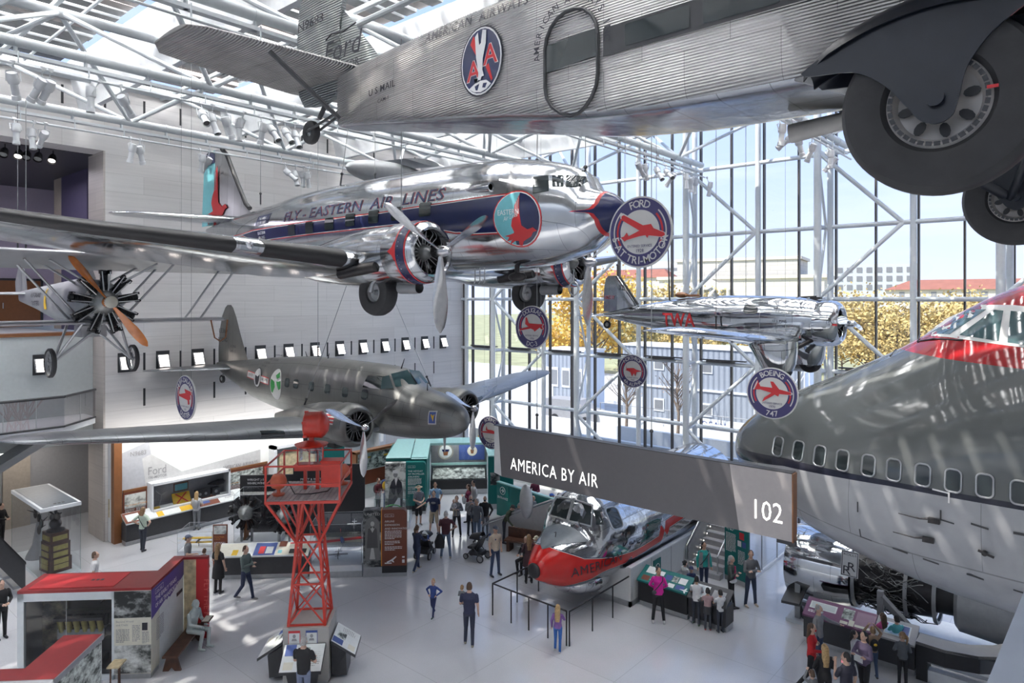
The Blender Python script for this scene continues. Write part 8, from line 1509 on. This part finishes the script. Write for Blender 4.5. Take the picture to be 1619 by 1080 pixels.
# ================================================================ ROUND SIGNS, CABLES, SPOTLIGHTS
SIL = {'ford': [(-.60, .42), (-.52, .45), (.12, .12), (.38, .14), (.42, .08), (.46, .02), (.80, -.12), (.82, -.19), (.72, -.23), (.30, -.17), (.26, -.24), (.20, -.16), (-.02, -.18), (-.42, -.26), (-.50, -.30), (-.62, -.18), (-.52, -.16), (-.42, -.05), (-.36, -.16), (.0, -.02), (-.60, .32)],
       'dc3': [(-.38, .38), (-.30, .40), (-.18, .12), (.35, .10), (.72, .10), (.62, .0), (.70, -.12), (.60, -.14), (.5, -.06), (.18, -.26), (.12, -.18), (-.05, -.12), (-.78, -.24), (-.74, -.15), (-.18, -.04), (-.40, .08)],
       'alpha': [(-.46, .30), (-.40, .10), (.1, .14), (.3, .04), (.74, -.02), (.3, -.08), (.22, -.36), (.12, -.16), (-.02, -.38), (-.14, -.12), (-.3, -.06), (-.5, -.02), (-.42, .02)],
       'b747': [(-.56, .36), (-.46, .18), (.02, .16), (-.06, .40), (.06, .40), (.30, .12), (.74, .04), (.78, -.02), (.70, -.06), (.30, -.06), (.26, -.16), (.12, -.10), (-.40, -.42), (-.30, -.24), (-.02, -.04), (-.46, .06), (-.72, .04)],
       'duster': [(-.60, .30), (-.56, .06), (.08, .16), (-.02, .34), (.62, .26), (.68, .12), (.56, .10), (.58, -.08), (.46, -.12), (.50, -.30), (.34, -.34), (.30, -.14), (-.45, -.04), (-.62, -.02)],
       'b247': [(-.30, .34), (-.22, .10), (.2, .10), (.74, -.02), (.3, -.10), (-.7, -.12), (-.7, -.06), (-.2, .0), (-.36, .06)]}
def round_sign(px, py, D, R, top, bot, year, sil, label):
    c = Vector((0, 0, EYE))+ray(px, py)*D; t = thing('round_sign', label, 'sign', c, 0, None)
    MB().cyl((0, .03, 0), (0, -.0, 0), R, n=48).build('disc', 'signwhite', t)
    def ringm(m, r0, r1, a0, a1, e, mi=0, n=48):
        p = [radians(a0+(a1-a0)*i/n) for i in range(n+1)]; m.add([(r*cos(a), -e, r*sin(a)) for a in p for r in (r0, r1)], [(2*i, 2*i+1, 2*i+3, 2*i+2) for i in range(n)], mi)
    m = MB(); ringm(m, R*.62, R*.955, 0, 360, .004, 0)
    for a0, a1 in ((-32, 45), (135, 212)): ringm(m, R*.80, R*.84, a0, a1, .008, 1); ringm(m, R*.68, R*.735, a0+4, a1-2, .008, 2)
    m.build('ring', ['signnavy', 'signwhite', 'signred'], t)
    m = MB()
    def arc(s, r, size, mid, span, up):
        ws = [.32 if ch == ' ' else max(p[0] for p in text2d(ch, 1, .012)[0])+.13 for ch in s]; tot = sum(ws); acc = 0
        for ch, cw in zip(s, ws):
            u = (acc+cw/2)/tot-.5; acc += cw
            if ch == ' ': continue
            a = radians(mid-u*span if up else mid+u*span); v, f = text2d(ch, size, .012); w = max(p[0] for p in v); er = Vector((cos(a), 0, sin(a))); et = Vector((sin(a), 0, -cos(a))) if up else Vector((-sin(a), 0, cos(a))); eu = er if up else -er; r_ = r if up else r+size*.7
            m.add([er*r_+et*(x-w/2)+eu*y+Vector((0, -.009, 0)) for x, y in v], f, 0)
    arc(top, R*.69, R*.30, 90, 11.8*len(top), True); arc(bot, R*.68, R*.30, 270, 11.8*len(bot), False)
    F = fr((0, -.009, 0), (1, 0, 0), (0, 0, 1)); m.txt('ENTERED SERVICE', fr((0, -.006, -R*.42), (1, 0, 0), (0, 0, 1)), R*.10, 1, .004, 'c', width=R*.78).txt(year, fr((0, -.006, -R*.56), (1, 0, 0), (0, 0, 1)), R*.13, 1, .004, 'c'); m.build('lettering', ['signwhite', 'signnavy'], t)
    m = MB(); pts = [(x*R*.96, y*R+R*.06) for x, y in SIL[sil]]; cx_ = sum(p[0] for p in pts)/len(pts); cy_ = sum(p[1] for p in pts)/len(pts)
    m.prism([(cx_+(x-cx_)*1.07, cy_+(y-cy_)*1.12) for x, y in pts], fr((0, -.010, 0), (1, 0, 0), (0, 0, 1)), .002, 1).prism(pts, fr((0, -.013, 0), (1, 0, 0), (0, 0, 1)), .003, 0); m.build('airplane_silhouette', ['signred', 'signwhite'], t)
    m = MB()
    for s in (-1, 1): m.cyl((s*R*.5, .02, R*.86), (s*R*.5, .02, 16.2-c.z), .004, n=4)
    m.build('hanging_wire', 'grey', t); return t
round_sign(1011.5, 367, 11.6, .61, 'FORD', '5-AT TRI-MOTOR', '1928', 'ford', 'round red, white and navy sign reading Ford 5-AT Tri-Motor')
round_sign(841, 517.5, 19, .60, 'DOUGLAS', 'DC-3', '1936', 'dc3', 'round hanging sign reading Douglas DC-3')
round_sign(1000, 587, 25, .61, 'NORTHROP', '4A ALPHA', '1930', 'alpha', 'round hanging sign reading Northrop 4A Alpha')
round_sign(1220.5, 622, 16.2, .61, 'BOEING', '747', '1970', 'b747', 'round hanging sign reading Boeing 747')
round_sign(293, 629, 15.2, .50, 'HUFF-DALAND', 'DUSTER', '1925', 'duster', 'round hanging sign reading Huff-Daland Duster')
round_sign(775, 684, 25.5, .62, 'BOEING', '247-D', '1933', 'b247', 'round hanging sign half hidden by the banner reading Boeing 247-D')
def cable(a, b, label, hook=True):
    t = thing('suspension_cable', label, 'cable', a, 0); d = Vector(b)-Vector(a); MB().cyl((0, 0, 0), d, .011, n=5).build('wire', 'grey', t)
    if hook: k = d.normalized(); MB().cyl(k*.05, k*.4, .028, n=6).ell(k*.45, .05, 8, 6).build('turnbuckle', 'dark', t)
def cpx(p, y, q, yq, lab): cable(onY(p[0], p[1], y), onY(q[0], q[1], yq), lab)
R_ = 16.2
for (x, y, z, dx, dy, lab) in ((-23.5, 13.06, 13.45, 0, .0, 'vertical cable in front of the big airliner fin'), (-17.9, 12.6, 13.45, .2, .3, 'cable rising from the cabin roof behind the word Eastern'), (-17.2, 13.4, 13.5, -.5, .4, 'second cable rising from the cabin roof of the big airliner'), (-12.6, 10.6, 11.6, 0, 0, 'thin cable rising from the near nacelle of the big airliner'), (-11.2, 14.0, 13.2, .1, .0, 'thin cable rising behind the propeller of the big airliner'), (-9.0, 13.06, 12.6, .0, .0, 'long thin cable by the bird emblem'),
    (-9.2, 20.6, 9.0, .0, 0, 'cable rising from the near wing root of the polished monoplane'), (-9.0, 22.5, 9.1, 0, .0, 'second cable at the wing root of the polished monoplane'), (-13.4, 21.5, 10.8, 0, 0, 'cable by the fin of the polished monoplane'), (-22.9, 15.11, 7.7, 0, 0, 'thin cable rising from the dark airliner cabin roof')): cable((x, y, z), (x+dx, y+dy, R_), lab)
cpx((478, 649), 12.7, (552, 440), 12.9, 'slanting cable from the near engine of the dark airliner'); cpx((682, 613), 17.4, (618, 462), 17.0, 'slanting cable from the far engine of the dark airliner'); 
for px, z1 in ((28, 16.2), (41, 16.2)): a = onY(px, 398, 6.2); cable(a, (a.x, a.y, z1), 'cable holding the upper wing of the biplane, %s one' % ('left' if px < 30 else 'right'))
b0 = onY(1030, 720, 15.1); bz = bl.z+h+.02; cable((b0.x, 15.1, bz), (b0.x, 15.1, 16.2), 'long black cable carrying the hanging banner right of the red round sign'); b1 = onY(849, 690, 15.1); cable((b1.x, 15.1, bz), (b1.x, 15.1, 16.2), 'long black cable carrying the hanging banner at its left')
# ---- white stage spotlights clamped under the trusses
def spot():
    t = thing('stage_spotlight', '', 'spotlight', (0, 0, 0)); MB().box((-.05, -.04, -.03), (.05, .04, .06)).cyl((0, 0, 0), (0, 0, -.16), .018).build('clamp', 'white', t)
    MB().tube([(-.15, 0, -.42), (-.15, 0, -.2), (0, 0, -.16), (.15, 0, -.2), (.15, 0, -.42)], .014, 6).build('yoke', 'white', t)
    MB().lathe([(-.22, .03), (-.2, .11), (.0, .13), (.06, .115), (.08, .085), (.34, .085), (.35, .10), (.46, .105)], (0, .0, -.42), (0, .45, -.9), 18, caps=(True, False)).build('lamp_body', 'white', t)
    MB().lathe([(.40, .085), (.40, .001)], (0, 0, -.42), (0, .45, -.9), 16).build('lens', 'dark', t); return t
SP = [(-20.05, ((20, 90), (68, 106), (80, 108), (157, 104), (190, 120), (318, 150), (336, 156), (358, 160), (386, 168), (412, 176), (428, 180), (450, 184), (466, 189))), (-26.2, ((22, 172), (54, 180), (72, 184), (206, 206), (221, 210), (316, 222), (331, 226), (450, 246), (468, 250), (480, 252), (488, 254))), (-14.2, ((700, 165), (728, 172), (1008, 226), (1022, 232), (1038, 234), (1052, 242), (1066, 246), (1080, 250), (1092, 256), (1104, 260), (1118, 266))), (-7.9, ((1232, 178), (1256, 190), (1266, 194), (1284, 198), (1308, 214), (1322, 222)))]
sp = spot(); first = True; posn = ['on the nearer tube above the marble wall', 'on the tube along the marble wall', 'on the tube in front of the window wall', 'behind the overhead tyre']; od = ['first', 'second', 'third', 'fourth', 'fifth', 'sixth', 'seventh', 'eighth', 'ninth', 'tenth', 'eleventh', 'twelfth', 'thirteenth']; rd = random.Random(5)
for (x, ps), where in zip(SP, posn):
    for i, (px, py) in enumerate(ps):
        q = onX(px, py, x+.25); lab = 'white stage spotlight, %s from the left %s' % (od[i], where); loc = (x+.25, q.y, 15.68); rot = (rd.uniform(-.5, .5), 0, rd.uniform(-2.2, 2.2))
        if first: sp.location = loc; sp.rotation_euler = rot; sp['label'] = lab; sp['group'] = 'stage spotlights on the trusses'; first = False
        else: dup_tree(sp, loc, rot, lab)
for i, px in enumerate((8, 31, 44, 62, 84)):
    q = onX(px, 238+i*2, -32.6); t = thing('gallery_lamp', 'black stage lamp in the upper gallery, %s from the left' % od[i], 'spotlight', (-32.6, q.y, 15.9), 0, 'black lamps in the upper gallery'); MB().cyl((0, 0, .22), (0, 0, 0), .02).lathe([(0, .1), (.1, .14), (.35, .16)], (0, 0, 0), (.5, -.3, -.8), 16, caps=(True, False)).build('lamp_body', 'black', t); MB().lathe([(.3, .13), (.3, .001)], (0, 0, 0), (.5, -.3, -.8), 14).build('lens', M['panelglow'] if i in (1, 4) else M['enginegrey'], t)
